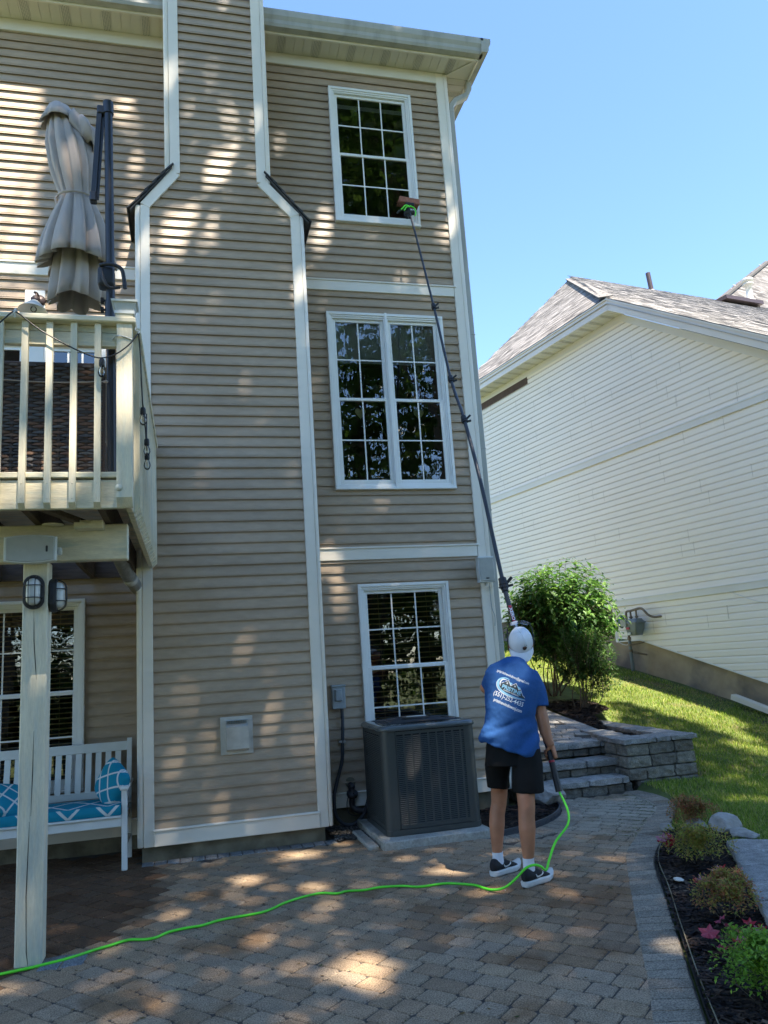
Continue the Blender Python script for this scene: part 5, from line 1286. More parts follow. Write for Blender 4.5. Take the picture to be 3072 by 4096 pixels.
def dwarf(base, h, wd, cols, tip, seed, label, nsh=34, lsz=.022):
    r = random.Random(seed); sh = []; B = Vector(base)
    for k in range(nsh):
        a = r.uniform(0, 2*pi); e = r.random()**.5; zz = r.uniform(.45, 1.0); rad = wd*e*(1-.45*max(0, zz-.6)); sh.append((B+Vector((rad*cos(a), rad*sin(a), h*zz)), 15, .18))
    return shrub('dwarf_shrub', label, 'shrub', base, sh, lsz, cols, seed, tip, 'small shrubs in the long mulch bed', .0016)
OR = [(.42, .20, .07), (.30, .24, .06), (.46, .16, .08), (.30, .18, .07)]; YG = [(.36, .35, .06), (.27, .31, .06), (.42, .30, .07)]
dwarf((3.93, 5.88, .04), .17, .075, OR, [(.28, .10, .05), (.22, .12, .04)], 31, 'reddish small shrub in front of the pale rocks')
dwarf((3.32, 4.95, .04), .19, .05, YG, [(.30, .24, .04), (.34, .27, .05)], 32, 'yellow and orange small shrub, second from the rocks')
dwarf((2.80, 3.97, .04), .18, .055, YG+OR, [(.26, .22, .04), (.30, .14, .05)], 33, 'rounded orange green small shrub in the middle of the mulch bed', 44, .020)
dwarf((2.29, 3.05, .03), .22, .065, [(.20, .38, .04), (.26, .44, .05), (.14, .26, .03)], [(.45, .68, .08), (.38, .62, .07)], 34, 'bright lime green shrub in the bottom right corner', 42, .023)
def redplant(base, k, spread, label, seed):
    r = random.Random(seed); t = thing('red_leaved_plant', label, 'plant', base, 'red leaved plants in the mulch bed'); B = Vector(base)
    lm = MB(); sm = MB()
    for i in range(k):
        a = r.uniform(0, 2*pi); rd = spread*r.uniform(.3, 1); c = B+Vector((rd*cos(a), rd*sin(a), r.uniform(.05, .11))); sm.tube([B, (B+c)/2+Vector((0, 0, .02)), c], .0018, 5, caps=False)
        L_ = r.uniform(.028, .045); col = jit(r, r.choice([(.34, .015, .03), (.42, .02, .04), (.28, .05, .09), (.42, .18, .25)])); nseg = 14
        tilt = Vector((r.uniform(-.6, .6), r.uniform(-.6, .6), 1)).normalized(); u = tilt.orthogonal().normalized(); v_ = tilt.cross(u)
        for q in range(nseg):
            def pp_(w): th = 2*pi*w/nseg; rr_ = L_*(1+.25*cos(5*th)); return c+u*rr_*cos(th)+v_*rr_*sin(th)+tilt*.008*cos(5*th)
            lm.face([c, pp_(q), pp_(q+1)], col)
    part(sm, 'stems', M_['bark'], t, recalc=False); part(lm, 'leaves', M_['leaf'], t, recalc=False)
redplant((3.30, 5.28, .03), 6, .045, 'small wine red leaf clump by the paver border, nearest the steps', 1)
redplant((3.36, 5.13, .09), 6, .045, 'bright red leaf clump behind the yellow orange shrub', 2)
redplant((2.90, 4.32, .03), 4, .04, 'pinkish purple leaf clump left of the rounded orange green shrub', 3)
redplant((2.54, 3.50, .03), 22, .17, 'largest red leaf clump with dry brown stems above the lime green shrub', 4)
redplant((3.04, 4.36, .07), 3, .03, 'tiny red leaves behind the rounded orange green shrub', 6)

# ------------------------------------------------------------------ cream neighbour house
nh = thing('cream_house', 'cream vinyl sided neighbouring house with grey shingled roof on the slope', 'house', tuple(NP(10, .9)))
def npart(mb, name, m, parent=None, **k): return part(mb, name, m, nh if parent is None else parent, **k)
def smin(z): return 2.5 if z < 2.4 else max(2.5, 10.29-(7.687-z)/.678)
def smax(z): return 20 if z >= 2.2501 else (11.46 if z >= 1.6001 else max(2.6, 10.84-(1.6-z)/.3086))
def srn(z): a, b = smin(z), smax(z); return (a, max(a, b))
mb = MB(); siding(mb, NP(0, 0), dN, -uN, .0, 5.08, srn, e=.1124, lip=.024, zoff=5.08-.1124*46, dutch=True, vary=.012)
siding(mb, NP(0, 0), dN, -uN, 5.2, 7.69, srn, e=.1124, lip=.024, zoff=5.2, dutch=True, vary=.012)
rq = random.Random(8)
for k in range(90):   # panel end seams
    s_, z = rq.uniform(7.5, 15.3), 5.08-.1124*rq.randint(0, 42) if rq.random() < .6 else 5.2+.1124*rq.randint(1, 21)
    if smin(z)+.1 < s_ < smax(z-.23)-.1: mb.face([NP(s_, z-.0, .0255), NP(s_+.006, z-.0, .0255), NP(s_+.006, z-.215, .0255), NP(s_, z-.215, .0255)], (.55, .53, .48))
npart(mb, 'wall_siding', M_['nsid'], recalc=False)
def nbox(mb, s0, s1, z0, z1, o0, o1, mi=0):
    V = [NP(s, z, o) for z in (z0, z1) for s, o in ((s0, o0), (s1, o0), (s1, o1), (s0, o1))]
    mb.mesh(V, [(0,1,2,3),(7,6,5,4),(0,4,5,1),(1,5,6,2),(2,6,7,3),(3,7,4,0)], None, False, mi)
mb = MB(); nbox(mb, 2.5, 20, 5.08, 5.19, 0, .045); nbox(mb, 2.5, 20, 5.19, 5.215, 0, .055); npart(mb, 'belt_board', M_['ntrim'])
mb = MB(); nbox(mb, 2.5, 20, 2.25, 2.355, 0, .045); nbox(mb, 2.5, 20, 2.355, 2.372, 0, .055); npart(mb, 'belt_board', M_['ntrim'])
mb = MB()
pf = [(20, -.5), (20, 2.25), (11.46, 2.25), (11.46, 1.60), (10.84, 1.60), (2.6, -.94), (2.6, -1.5)]
mb.face([NP(s, z, -.03) for s, z in pf]); npart(mb, 'foundation', M_['nfound'], recalc=False)
mb = MB()
for (s0, z0), (s1, z1) in (((20, 2.25), (11.46, 2.25)), ((11.46, 2.25), (11.46, 1.60)), ((11.46, 1.60), (10.84, 1.60)), ((10.84, 1.60), (2.6, -.94))): mb.beam(NP(s0, z0, .005), NP(s1, z1, .005), .05, .022, -uN if abs(s0-s1) < .1 else (0, 0, 1))
npart(mb, 'bottom_trim', M_['ntrim'])
mb = MB(); A1, A2 = NP(10.30, 7.64, .02), NP(20, 7.64, .02); nbox(mb, 10.2, 20, 7.60, 7.735, 0, .03); sl = .672
mb.beam(NP(10.30, 7.69, .018), NP(2.6, 7.69-7.70*sl, .018), .03, .13, (0, 0, 1)); npart(mb, 'frieze_board', M_['ntrim'])
mb = MB(); k = 10.2
while k < 19.9:
    nbox(mb, k+.004, k+.098, 7.735, 7.75, 0, .40)
    if int((k-10.2)/.1016) % 3 == 1:
        for i in range(4):
            for j in range(14): a = k+.015+i*.02; o_ = .03+j*.025; mb.face([NP(a, 7.7335, o_), NP(a+.011, 7.7335, o_), NP(a+.011, 7.7335, o_+.013), NP(a, 7.7335, o_+.013)], None, False, 1)
    k += .1016
k = 10.2
while k > 2.6:
    z = 7.74-(10.2-k)*sl; V = [NP(k, z, 0), NP(k, z, .40), NP(k-.098, z-.098*sl, .40), NP(k-.098, z-.098*sl, 0)]; mb.face(V); k -= .1016
npart(mb, 'soffit', [M_['ntrim'], M_['vent']], recalc=False)
mb = MB(); nbox(mb, 10.16, 20, 7.73, 7.945, .40, .42); nbox(mb, 10.16, 20, 7.93, 7.96, .40, .44)
a, b = NP(10.18, 7.84, .41), NP(2.6, 7.84-7.58*sl, .41); mb.beam(a, b, .02, .20, (0, 0, 1)); mb.beam(a+Vector((0, 0, .10))+(-uN*.012), b+Vector((0, 0, .10))+(-uN*.012), .03, .03, (0, 0, 1)); npart(mb, 'fascia', M_['trim'])
mb = MB(); nbox(mb, 13.3, 15.2, 7.44, 7.60, .0, .032); npart(mb, 'bare_sheathing', mat('bare_sheathing', (.10, .07, .06), .9, .2, 8))
# roofs
Af = NP(10.18, 7.97, .44); Tp = uN*17.4+dN*19.2+Vector((0, 0, 14.15)); Ef = NP(16, 7.97, .44); 
def shingles(poly, mb, seed, exp=.14, tab=.3, lift=.02, base=(.24, .228, .218)):
    r = random.Random(seed); O = Vector(poly[0]); e1 = (Vector(poly[1])-O).normalized(); nn = e1.cross(Vector(poly[2])-O).normalized(); 
    if nn.z < 0: nn = -nn
    e2 = nn.cross(e1).normalized()
    if e2.z < 0: e2 = -e2
    P2 = [((Vector(p)-O).dot(e1), (Vector(p)-O).dot(e2)) for p in poly]
    mb.face([Vector(p) for p in poly], (.12, .11, .105)); mb.face([Vector(p)-Vector((0, 0, .12)) for p in poly][::-1], (.12, .11, .105))
    x0, x1 = min(p[0] for p in P2), max(p[0] for p in P2); y0, y1 = min(p[1] for p in P2), max(p[1] for p in P2); y = y0; 
    while y < y1:
        x = x0+r.uniform(-tab, 0)
        while x < x1:
            t_ = tab*r.choice([.5, .8, 1, 1.2]);
            if in_poly(x+t_/2, y+exp/2, P2):
                k = r.choice([.5, .75, .95, 1.0, 1.15, 1.35]); c = tuple(q*k for q in base); th = r.choice([.003, .006])
                def Q(a, b, h): return O+e1*a+e2*b+nn*h
                mb.face([Q(x, y, th+.003), Q(x+t_-.004, y, th+.003), Q(x+t_-.004, y+exp, .003), Q(x, y+exp, .003)], c)
                mb.face([Q(x, y, 0), Q(x+t_-.004, y, 0), Q(x+t_-.004, y, th+.003), Q(x, y, th+.003)], tuple(q*.9 for q in c))
            x += t_
        y += exp
mb = MB(); shingles([Af, Ef, Tp], mb, 1)
Re = Tp+uN*16+Vector((0, 0, .55)); R0 = NP(2.6, 7.97-7.58*sl, .44); R1 = R0+(Re-Tp)*1.6; shingles([Af, R0, R0+(Re-Tp)*1.7, Re, Tp], mb, 2, base=(.30, .288, .272))
mb.beam(Af+Vector((0, 0, .02)), Tp+Vector((0, 0, .03)), .26, .02, (0, 0, 1), col=(.18, .17, .16)); mb.beam(Tp+Vector((0, 0, .02)), Re+Vector((0, 0, .02)), .3, .04, (0, 0, 1), col=(.12, .115, .11))
npart(mb, 'roof', M_['nroof'], recalc=False)
def SP(uu, dl): return Tp+uN*uu+Vector((0, 0, uu*.034))+(-dN*dl)+Vector((0, 0, -.665*dl))
b_ = SP(3.6, .25); mb = MB(); mb.tube([b_, b_+Vector((-.06, 0, .78))], .085, 12); npart(mb, 'plumbing_vent', M_['brownm']); mb = MB(); mb.lathe([(.22, 0), (.11, .06), (.09, .10)], b_, (0, 0, 1), 16); npart(mb, 'vent_flashing', M_['trim'])
b_ = SP(8.6, .5); mb = MB(); mb.lathe([(.30, 0), (.15, .25), (.12, .30), (.19, .31), (.19, .35), (.115, .36), (.115, 1.0), (.2, 1.02), (.2, 1.06), (.13, 1.08), (.13, 1.14), (.22, 1.16), (.2, 1.26), (0, 1.30)], b_, (0, 0, 1), 20); npart(mb, 'flue_cap', M_['galv'])
mb = MB()
for (a, b) in ((SP(6.0, .6), SP(8.0, .8)),): mb.beam(SP(6.0, 1.0)+Vector((0, 0, .10)), SP(8.0, 1.0)+Vector((0, 0, .10)), .9, .14, (-.665*dN.x*0, 0, 1))
npart(mb, 'skylight', M_['greybox'] if 0 else M_['brownm'])
h2 = thing('grey_roofed_house', 'distant house showing only its grey shingled roof at the right edge', 'house', (26, 30, 5))
v0 = Vector((23.16, 27.56, 16.4)); hd = Vector((9.95, 7.2, 6.66)); mb = MB(); p0, p1 = v0-hd*.5, v0+hd*1.0
shingles([p0, p0+uN*34, p1+uN*12, p1], mb, 9, .2, .45, base=(.15, .143, .138)); part(mb, 'roof', M_['nroof'], h2, recalc=False)
mb = MB(); mb.beam(p0, p1, .35, .10, (0, 0, 1), col=(.10, .095, .09)); part(mb, 'roof_ridge', M_['nroof'], h2)
mb = MB(); mb.box(20.5, 44, 26, 34, 0, 12.8); part(mb, 'wall', M_['nsid'], h2)
# gas meter
gm = thing('gas_meter', 'grey gas meter with rusty pipes on the cream house wall', 'meter', tuple(NP(10.92, 1.06, .2)))
def gpart(mb, n, m): return part(mb, n, m, gm)
mb = MB(); 
def nr(s0, s1, z, o0, o1, r=.03, n=4):
    P = []
    for cs, co, a0 in ((s1-r, o1-r, 0), (s0+r, o1-r, 90), (s0+r, o0+r, 180), (s1-r, o0+r, 270)):
        for k in range(n+1): a = R(a0+90*k/n); P.append(NP(cs+r*cos(a), z, co+r*sin(a)))
    return P
mb.loft([nr(10.66, 10.87, 1.69, .10, .28), nr(10.63, 10.89, 1.78, .09, .30), nr(10.60, 10.91, 1.90, .08, .31), nr(10.58, 10.93, 1.905, .07, .32), nr(10.58, 10.93, 1.925, .07, .32), nr(10.60, 10.91, 1.93, .08, .31), nr(10.62, 10.89, 1.985, .12, .27)], smooth=False); gpart(mb, 'body', M_['meter'])
mb = MB(); mb.tube(smoothpts([NP(10.93, 1.06, .2), NP(10.93, 1.60, .2)]), .03, 10); gpart(mb, 'riser', M_['meter'])
mb = MB(); mb.tube(smoothpts([NP(10.93, 1.55, .2), NP(10.935, 1.90, .2), NP(10.935, 2.08, .2), NP(10.90, 2.13, .2), NP(10.80, 2.135, .2), NP(10.60, 2.16, .2), NP(10.52, 2.14, .19), NP(10.44, 2.03, .15), NP(10.36, 1.985, .10), NP(10.28, 1.985, .03), NP(10.25, 1.985, 0)]), .021, 10)
for s_ in (10.82, 10.68): mb.tube([NP(s_, 1.97, .2), NP(s_, 2.14, .2)], .018, 8); mb.tube([NP(s_, 2.0, .2), NP(s_, 2.03, .2)], .03, 8)
for z in (1.40, 1.50, 1.62): mb.tube([NP(10.93, z, .2), NP(10.93, z+.045, .2)], .036, 8)
mb.tube([NP(10.92, 1.52, .19), NP(10.74, 1.56, .02)], .012, 6); mb.tube([NP(10.92, 1.40, .19), NP(10.72, 1.33, .02)], .016, 6); gpart(mb, 'pipes', M_['rust'])
mb = MB(); mb.lathe([(0, -.05), (.05, -.05), (.11, -.02), (.125, 0), (.11, .02), (.05, .04), (0, .05)], NP(11.06, 1.96, .22), -uN+dN*.25, 24); mb.tube([NP(11.04, 1.95, .2), NP(10.90, 1.95, .2)], .03, 10); gpart(mb, 'regulator', M_['green_p'])
mb = MB(); nbox(mb, 10.84, 10.97, 1.86, 1.98, .14, .33); gpart(mb, 'index_box', M_['speaker'] if 0 else M_['grille'])
mb = MB(); nbox(mb, 10.78, 10.85, 1.80, 1.84, .30, .3215); gpart(mb, 'red_label', M_['red']); mb = MB(); nbox(mb, 10.77, 10.84, 1.70, 1.745, .29, .313); gpart(mb, 'white_label', M_['speaker'])
mb = MB(); mb.tube(smoothpts([NP(8.95, 2.33, .04), NP(8.75, 2.25, .03), NP(8.55, 2.17, .03), NP(8.4, 2.10, .025), NP(8.2, 2.04, .03), NP(7.9, 2.03, .03), NP(7.2, 2.0, .03)]), .006, 6); mb.tube(smoothpts([NP(11.42, 2.28, .03), NP(11.42, 1.9, .04), NP(11.4, 1.62, .04), NP(11.2, 1.53, .05), NP(11.0, 1.56, .1)]), .005, 6)
single(mb, 'loose_cable', M_['ntrim'], 'thin pale cable sagging across the cream siding beside the meter', 'cable')
mb = MB(); a = NP(8.80, .62, .22); b = NP(7.4, .20, .30); mb.beam(a, b, .13, .07, (0, 0, 1)); mb.beam(a+Vector((0, 0, .037)), b+Vector((0, 0, .037)), .11, .012, (0, 0, 1)); single(mb, 'downspout_extension', M_['trim'], 'white metal drain extension lying on the grass along the cream house foundation', 'drain pipe')

# ------------------------------------------------------------------ the window cleaner
def ring(c, ax, rx, ry, right=(1, 0, 0), n=28, p=2.3, k=0.):
    c = Vector(c); ax = Vector(ax).normalized(); r_ = Vector(right); r_ = (r_-ax*r_.dot(ax)).normalized(); f_ = ax.cross(r_)
    P = []
    for i in range(n):
        a = 2*pi*i/n; ca_, sa_ = cos(a), sin(a); x = abs(ca_)**(2/p)*(1 if ca_ > 0 else -1); y = abs(sa_)**(2/p)*(1 if sa_ > 0 else -1)
        q = c+r_*(rx*x)+f_*(ry*y); q.z -= k*rx*x; P.append(q)
    return P
def solid(mb, name, m, parent, voxel, smooth_it=4, disp=None):
    o = part(mb, name, m, parent, recalc=True)
    md = o.modifiers.new('r', 'REMESH'); md.mode = 'VOXEL'; md.voxel_size = voxel; md.use_smooth_shade = True
    ms = o.modifiers.new('s', 'SMOOTH'); ms.iterations = smooth_it; ms.factor = .5
    dg = bpy.context.evaluated_depsgraph_get(); me = bpy.data.meshes.new_from_object(o.evaluated_get(dg)); o.modifiers.clear(); o.data = me
    if disp:
        Ns = [v.normal.copy() for v in me.vertices]
        for v, nn in zip(me.vertices, Ns): v.co = v.co+nn*disp(v.co, nn)
    for pl_ in me.polygons: pl_.use_smooth = True
    me.update(); return o
pe = thing('person', 'person seen from behind in blue t-shirt, black shorts and white cap, holding a long pole', 'person', (2.16, 5.25, 0))
RV = Vector((.92, -.39, 0))
Fh = Vector((.27, .60, .75)).normalized(); Rh = Vector((.91, -.41, -.05)); Rh = (Rh-Fh*Rh.dot(Fh)).normalized(); Uh = Rh.cross(Fh).normalized()
if Uh.z < 0: Uh = -Uh
HC = Vector((2.345, 5.345, 1.583))
def HP(x, f_, u): return HC+Rh*x+Fh*f_+Uh*u
body = MB()
body.loft([ring((2.16, 5.26, .80), (0, 0, 1), .12, .08, RV), ring((2.16, 5.26, .88), (0, 0, 1), .15, .09, RV), ring((2.17, 5.26, 1.0), (0, 0, 1), .145, .095, RV), ring((2.20, 5.26, 1.2), (0, 0, 1), .155, .10, RV), ring((2.215, 5.265, 1.32), (0, 0, 1), .165, .095, RV, k=.15), ring((2.225, 5.27, 1.40), (0, 0, 1), .10, .07, RV), ring((2.25, 5.28, 1.44), (.3, .1, 1), .058, .058, RV)])
body.tube([(2.25, 5.30, 1.38), (2.295, 5.345, 1.44), (2.345, 5.385, 1.50), (2.36, 5.39, 1.54)], [.060, .054, .052, .046], 16)
rg_ = []
for u, rx, ry, fo in ((-.135, .022, .025, .055), (-.125, .042, .050, .040), (-.10, .056, .075, .02), (-.06, .066, .090, .005), (-.02, .073, .098, 0), (.02, .076, .098, -.004), (.05, .070, .090, -.006), (.08, .052, .068, -.006), (.098, .02, .028, -.006)):
    rg_.append([HP(rx*cos(2*pi*i/24), fo+ry*sin(2*pi*i/24), u) for i in range(24)])
body.loft(rg_)
body.loft([[HP(x*w_, .092+d_, u) for x, w_ in ((-1, w0), (1, w0))]+[HP(0, .112+d_+e_, u)] for u, w0, d_, e_ in ((.0, .008, 0, -.008), (-.03, .014, .0, .006), (-.045, .012, -.004, .0))])
body.sphere(HP(0, .088, -.075), .02, sx=1.2, sy=.6, sz=.5, n=10)
for s_ in (-1, 1): body.sphere(HP(s_*.080, -.012, -.035), .03, sx=.35, sy=.75, sz=1.1, n=10, M=Matrix((Rh, Fh, Uh)).transposed())
# right arm
body.tube([(2.345, 5.24, 1.33), (2.370, 5.215, 1.20), (2.378, 5.195, 1.08), (2.385, 5.185, 1.02), (2.390, 5.178, .95), (2.402, 5.165, .89), (2.413, 5.155, .855)], [.052, .047, .044, .043, .041, .032, .027], 14)
# left arm
body.tube([(2.12, 5.29, 1.37), (2.09, 5.34, 1.31), (2.060, 5.395, 1.262), (2.085, 5.435, 1.255), (2.19, 5.455, 1.31), (2.30, 5.455, 1.365), (2.335, 5.452, 1.38)], [.05, .045, .044, .042, .037, .028, .027], 14)
def grip(P, ax, out, rp, flipy=1, op=1):
    """hand closing round a pole: P on axis, ax axis, out = palm side"""
    ax = Vector(ax).normalized(); o_ = Vector(out); o_ = (o_-ax*o_.dot(ax)).normalized(); q = ax.cross(o_)*flipy
    def S_(ang, rad, h): return Vector(P)+o_*(rad*cos(ang))+q*(rad*sin(ang))+ax*h
    body.loft([[S_(a, rp+.012+(.008 if abs(a) < .3 else 0), h*.95) if k == 0 else None for a in ()] or ring(S_(0, rp+.014, h), ax, w_, t_, q, 16) for h, w_, t_, k in ((.055*op, .024, .014, 0), (.035*op, .034, .016, 0), (0, .038, .016, 0), (-.03*op, .036, .015, 0), (-.04*op, .03, .012, 0))])
    for i, (h, ln, rf) in enumerate(((.028, 3.3, .0086), (.009, 3.6, .009), (-.011, 3.4, .0087), (-.030, 2.9, .0076))):
        body.tube([S_(.55+ln*t_/6*1.0, rp+.0095-.001*sin(t_), h*op+.001*t_*0) for t_ in range(7)], [rf*1.1, rf*1.08, rf, rf*1.04, rf*.95, rf*.9, rf*.7], 9)
    body.tube([S_(-.2, rp+.014, .050*op), S_(-.8, rp+.016, .040*op), S_(-1.5, rp+.013, .030*op), S_(-2.2, rp+.011, .024*op), S_(-2.6, rp+.010, .020*op)], [.014, .0125, .0105, .0098, .007], 10)
PP = {}
def polept(): pass
# legs
body.tube([(2.09, 5.30, .80), (2.095, 5.36, .66), (2.10, 5.41, .56), (2.094, 5.422, .47), (2.075, 5.425, .40), (2.066, 5.425, .33), (2.056, 5.425, .22), (2.049, 5.425, .13), (2.047, 5.425, .05)], [.068, .062, .059, .054, .0535, .055, .043, .033, .034], 20)
body.tube([(2.235, 5.21, .80), (2.215, 5.17, .68), (2.182, 5.135, .58), (2.170, 5.115, .48), (2.162, 5.11, .42), (2.156, 5.107, .35), (2.148, 5.105, .23), (2.142, 5.105, .14), (2.140, 5.105, .05)], [.072, .068, .063, .057, .055, .0565, .045, .034, .035], 20)
# pole: tapered, slightly bowed
def rayY(px, py, Y):
    d = fwd+rt*((px-1536)/3094.7)+up*(-(py-2048)/3094.7); return Vector((0, 0, CAMZ))+d*(Y/d.y)
POLE = [Vector(p) for p in ((2.4205, 5.12, .555), (2.408, 5.165, .76), (2.395, 5.22, .95), (2.395, 5.37, 1.22), (2.405, 5.50, 1.60), (2.407, 5.71, 2.045), (2.44, 6.08, 2.98), (2.455, 6.37, 3.62), (2.475, 6.68, 4.13), (2.482, 7.02, 5.05), (2.47, 7.36, 6.02), (2.462, 7.50, 6.42))]
def polat(z):
    for a, b in zip(POLE[:-1], POLE[1:]):
        if a.z <= z <= b.z: return a+(b-a)*((z-a.z)/(b.z-a.z))
grip(polat(.80), POLE[2]-POLE[1], (.9, -.45, 0), .019, 1, 1)
grip(polat(1.37)+Vector((0, 0, 0)), POLE[4]-POLE[3], (-1, -.1, 0), .018, -1, 1)
bodyo = solid(body, 'body', M_['skin'], pe, .0050, 3)
hair = MB(); rg_ = [[HP(rx*cos(2*pi*i/24), fo+ry*sin(2*pi*i/24), u) for i in range(24)] for u, rx, ry, fo in ((-.055, .060, .070, -.035), (-.03, .073, .082, -.022), (.0, .079, .096, -.008), (.03, .078, .098, -.006))]
hair.loft(rg_); solid(hair, 'hair', M_['hair'], pe, .006, 3, lambda c, n: .0015*noise.noise(c*90))
# cap
cap = MB(); rg_ = []
for i in range(0, 13):
    t_ = i/12; u = -.008+.112*sin(t_*pi/2); q = cos(t_*pi/2)**.72 if t_ < 1 else .03
    rg_.append([HP(.0885*q*cos(2*pi*j/96), -.003+.106*q*sin(2*pi*j/96), u+(.0035*abs(cos(3*2*pi*j/96))**14*(t_*(1-t_)*4)**.5 if i > 0 else 0)+.0012*noise.noise(Vector((j*.5, i*.8, 2)))) for j in range(96)])
cap.loft(rg_, caps=False); cap.sphere(HP(0, -.003, .106), .0065, n=8)
capo = part(cap, 'cap', M_['white'], pe, recalc=True)
md = capo.modifiers.new('s', 'SOLIDIFY'); md.thickness = .003
bill = MB(); rows_ = []
for j in range(9):
    f_ = j/8; rw = []
    for i in range(17):
        a = -1+2*i/16; x = a*.083*(1-.08*f_**3); base_f = -.003-.106*math.sqrt(max(0, 1-(a*.86)**2)); ext = .076*f_*(1-abs(a)**4*.55); rw.append(HP(x*(1 if f_ < .9 else .95), base_f-ext+.004, -.006-.022*f_**1.4+.020*(0-a*a)*f_**.6+.0))
    rows_.append(rw)
bill.loft(rows_, caps=False, closed=False); bo = part(bill, 'bill', M_['white'], capo, recalc=True); md = bo.modifiers.new('s', 'SOLIDIFY'); md.thickness = .004
# sunglasses pushed up on the cap
gl_ = MB()
gl_.tube(smoothpts([HP(-.080, .075, .100), HP(-.04, .098, .100), HP(0, .104, .098), HP(.04, .098, .100), HP(.080, .075, .100)]), .0055, 8)
gl_.tube(smoothpts([HP(-.072, .075, .090), HP(-.088, .06, .072), HP(-.094, .0, .042), HP(-.093, -.045, .015), HP(-.092, -.075, -.010)]), .0048, 8, flat=.8); gl_.tube(smoothpts([HP(.072, .075, .090), HP(.088, .06, .072), HP(.094, .0, .042), HP(.092, -.05, .015)]), .0032, 8)
go = part(gl_, 'sunglasses', M_['blackplastic'], pe)
gl_ = MB()
for s_ in (-1, 1): gl_.loft([[HP(s_*x, .104-abs(x)*.35+f_, .10+z_) for x, z_ in ((.008, -.016), (.03, -.022), (.06, -.018), (.07, .0), (.06, .016), (.03, .018), (.01, .012))] for f_ in (0, .002)], smooth=False)
part(gl_, 'lens', M_['greybox'] if 0 else M_['glass'], go)
# shirt
sh_ = MB()
sh_.loft([ring((2.153, 5.255, .846), (0, 0, 1), .202, .148, RV, 36, 2.5, .33), ring((2.155, 5.252, .91), (0, 0, 1), .197, .140, RV, 36, 2.5, .28), ring((2.163, 5.250, .99), (0, 0, 1), .183, .122, RV, 36, 2.4, .2), ring((2.172, 5.250, 1.08), (0, 0, 1), .175, .118, RV, 36, 2.4, .15),
          ring((2.190, 5.252, 1.19), (0, 0, 1), .184, .120, RV, 36, 2.4, .15), ring((2.207, 5.255, 1.28), (0, 0, 1), .193, .118, RV, 36, 2.4, .18), ring((2.215, 5.260, 1.345), (0, 0, 1), .188, .108, RV, 36, 2.4, .22), ring((2.224, 5.265, 1.395), (0, 0, 1), .155, .094, RV, 36, 2.3, .25), ring((2.235, 5.270, 1.43), (0, 0, 1), .105, .082, RV, 36, 2.2, .22), ring((2.268, 5.300, 1.462), (.2, .2, 1), .068, .066, RV, 36, 2, .1)])
sh_.tube([(2.29, 5.25, 1.365), (2.345, 5.238, 1.325), (2.372, 5.218, 1.24), (2.378, 5.20, 1.16), (2.377, 5.192, 1.118)], [.055, .066, .066, .065, .066], 22)
sh_.tube([(2.14, 5.27, 1.385), (2.095, 5.295, 1.368), (2.082, 5.33, 1.325), (2.085, 5.375, 1.285), (2.088, 5.39, 1.272)], [.052, .058, .057, .055, .056], 22)
def wr(c, n):
    lo = max(0, min(1, (1.16-c.z)/.2)); q = c.x*.5+c.z
    a = noise.noise(Vector((c.x*5+c.z*6, c.y*6, c.z*14-c.x*10)))*.020*lo
    b = noise.noise(Vector((c.x*14-c.z*6, c.y*9, c.z*5+c.x*4)))*.008
    g = -.016*math.exp(-((c.z-1.03-.35*(c.x-2.15))/.018)**2)*max(0, 1-abs(c.x-2.1)/.2)*(1 if n.y < 0 else .3)+.014*math.exp(-((c.z-.995-.40*(c.x-2.15))/.03)**2)*max(0, 1-abs(c.x-2.05)/.2)
    return a+b+g+.0015*noise.noise(c*45)
shirt = solid(sh_, 'shirt', M_['shirt'], pe, .0065, 5, wr)
so_ = MB()
so_.loft([ring((2.160, 5.257, .93), (0, 0, 1), .155, .095, RV, 32, 2.4, .1), ring((2.160, 5.257, .86), (0, 0, 1), .178, .118, RV, 32, 2.4), ring((2.163, 5.255, .745), (0, 0, 1), .186, .128, RV, 32, 2.5)])
so_.loft([ring((2.085, 5.315, .85), (0, 0, 1), .085, .10, RV), ring((2.080, 5.345, .74), (0, 0, 1), .093, .100, RV), ring((2.083, 5.375, .65), (0, 0, 1), .082, .09, RV), ring((2.087, 5.385, .582), (-.0, .0, 1), .078, .084, RV, k=.1)])
so_.loft([ring((2.245, 5.205, .85), (0, 0, 1), .095, .11, RV), ring((2.235, 5.185, .74), (0, 0, 1), .106, .108, RV), ring((2.218, 5.160, .65), (0, 0, 1), .106, .10, RV), ring((2.210, 5.15, .572), (0, 0, 1), .105, .097, RV, k=.05)])
solid(so_, 'shorts', M_['shorts'], pe, .0065, 3, lambda c, n: noise.noise(Vector((c.x*16, c.y*16, c.z*5)))*.004)
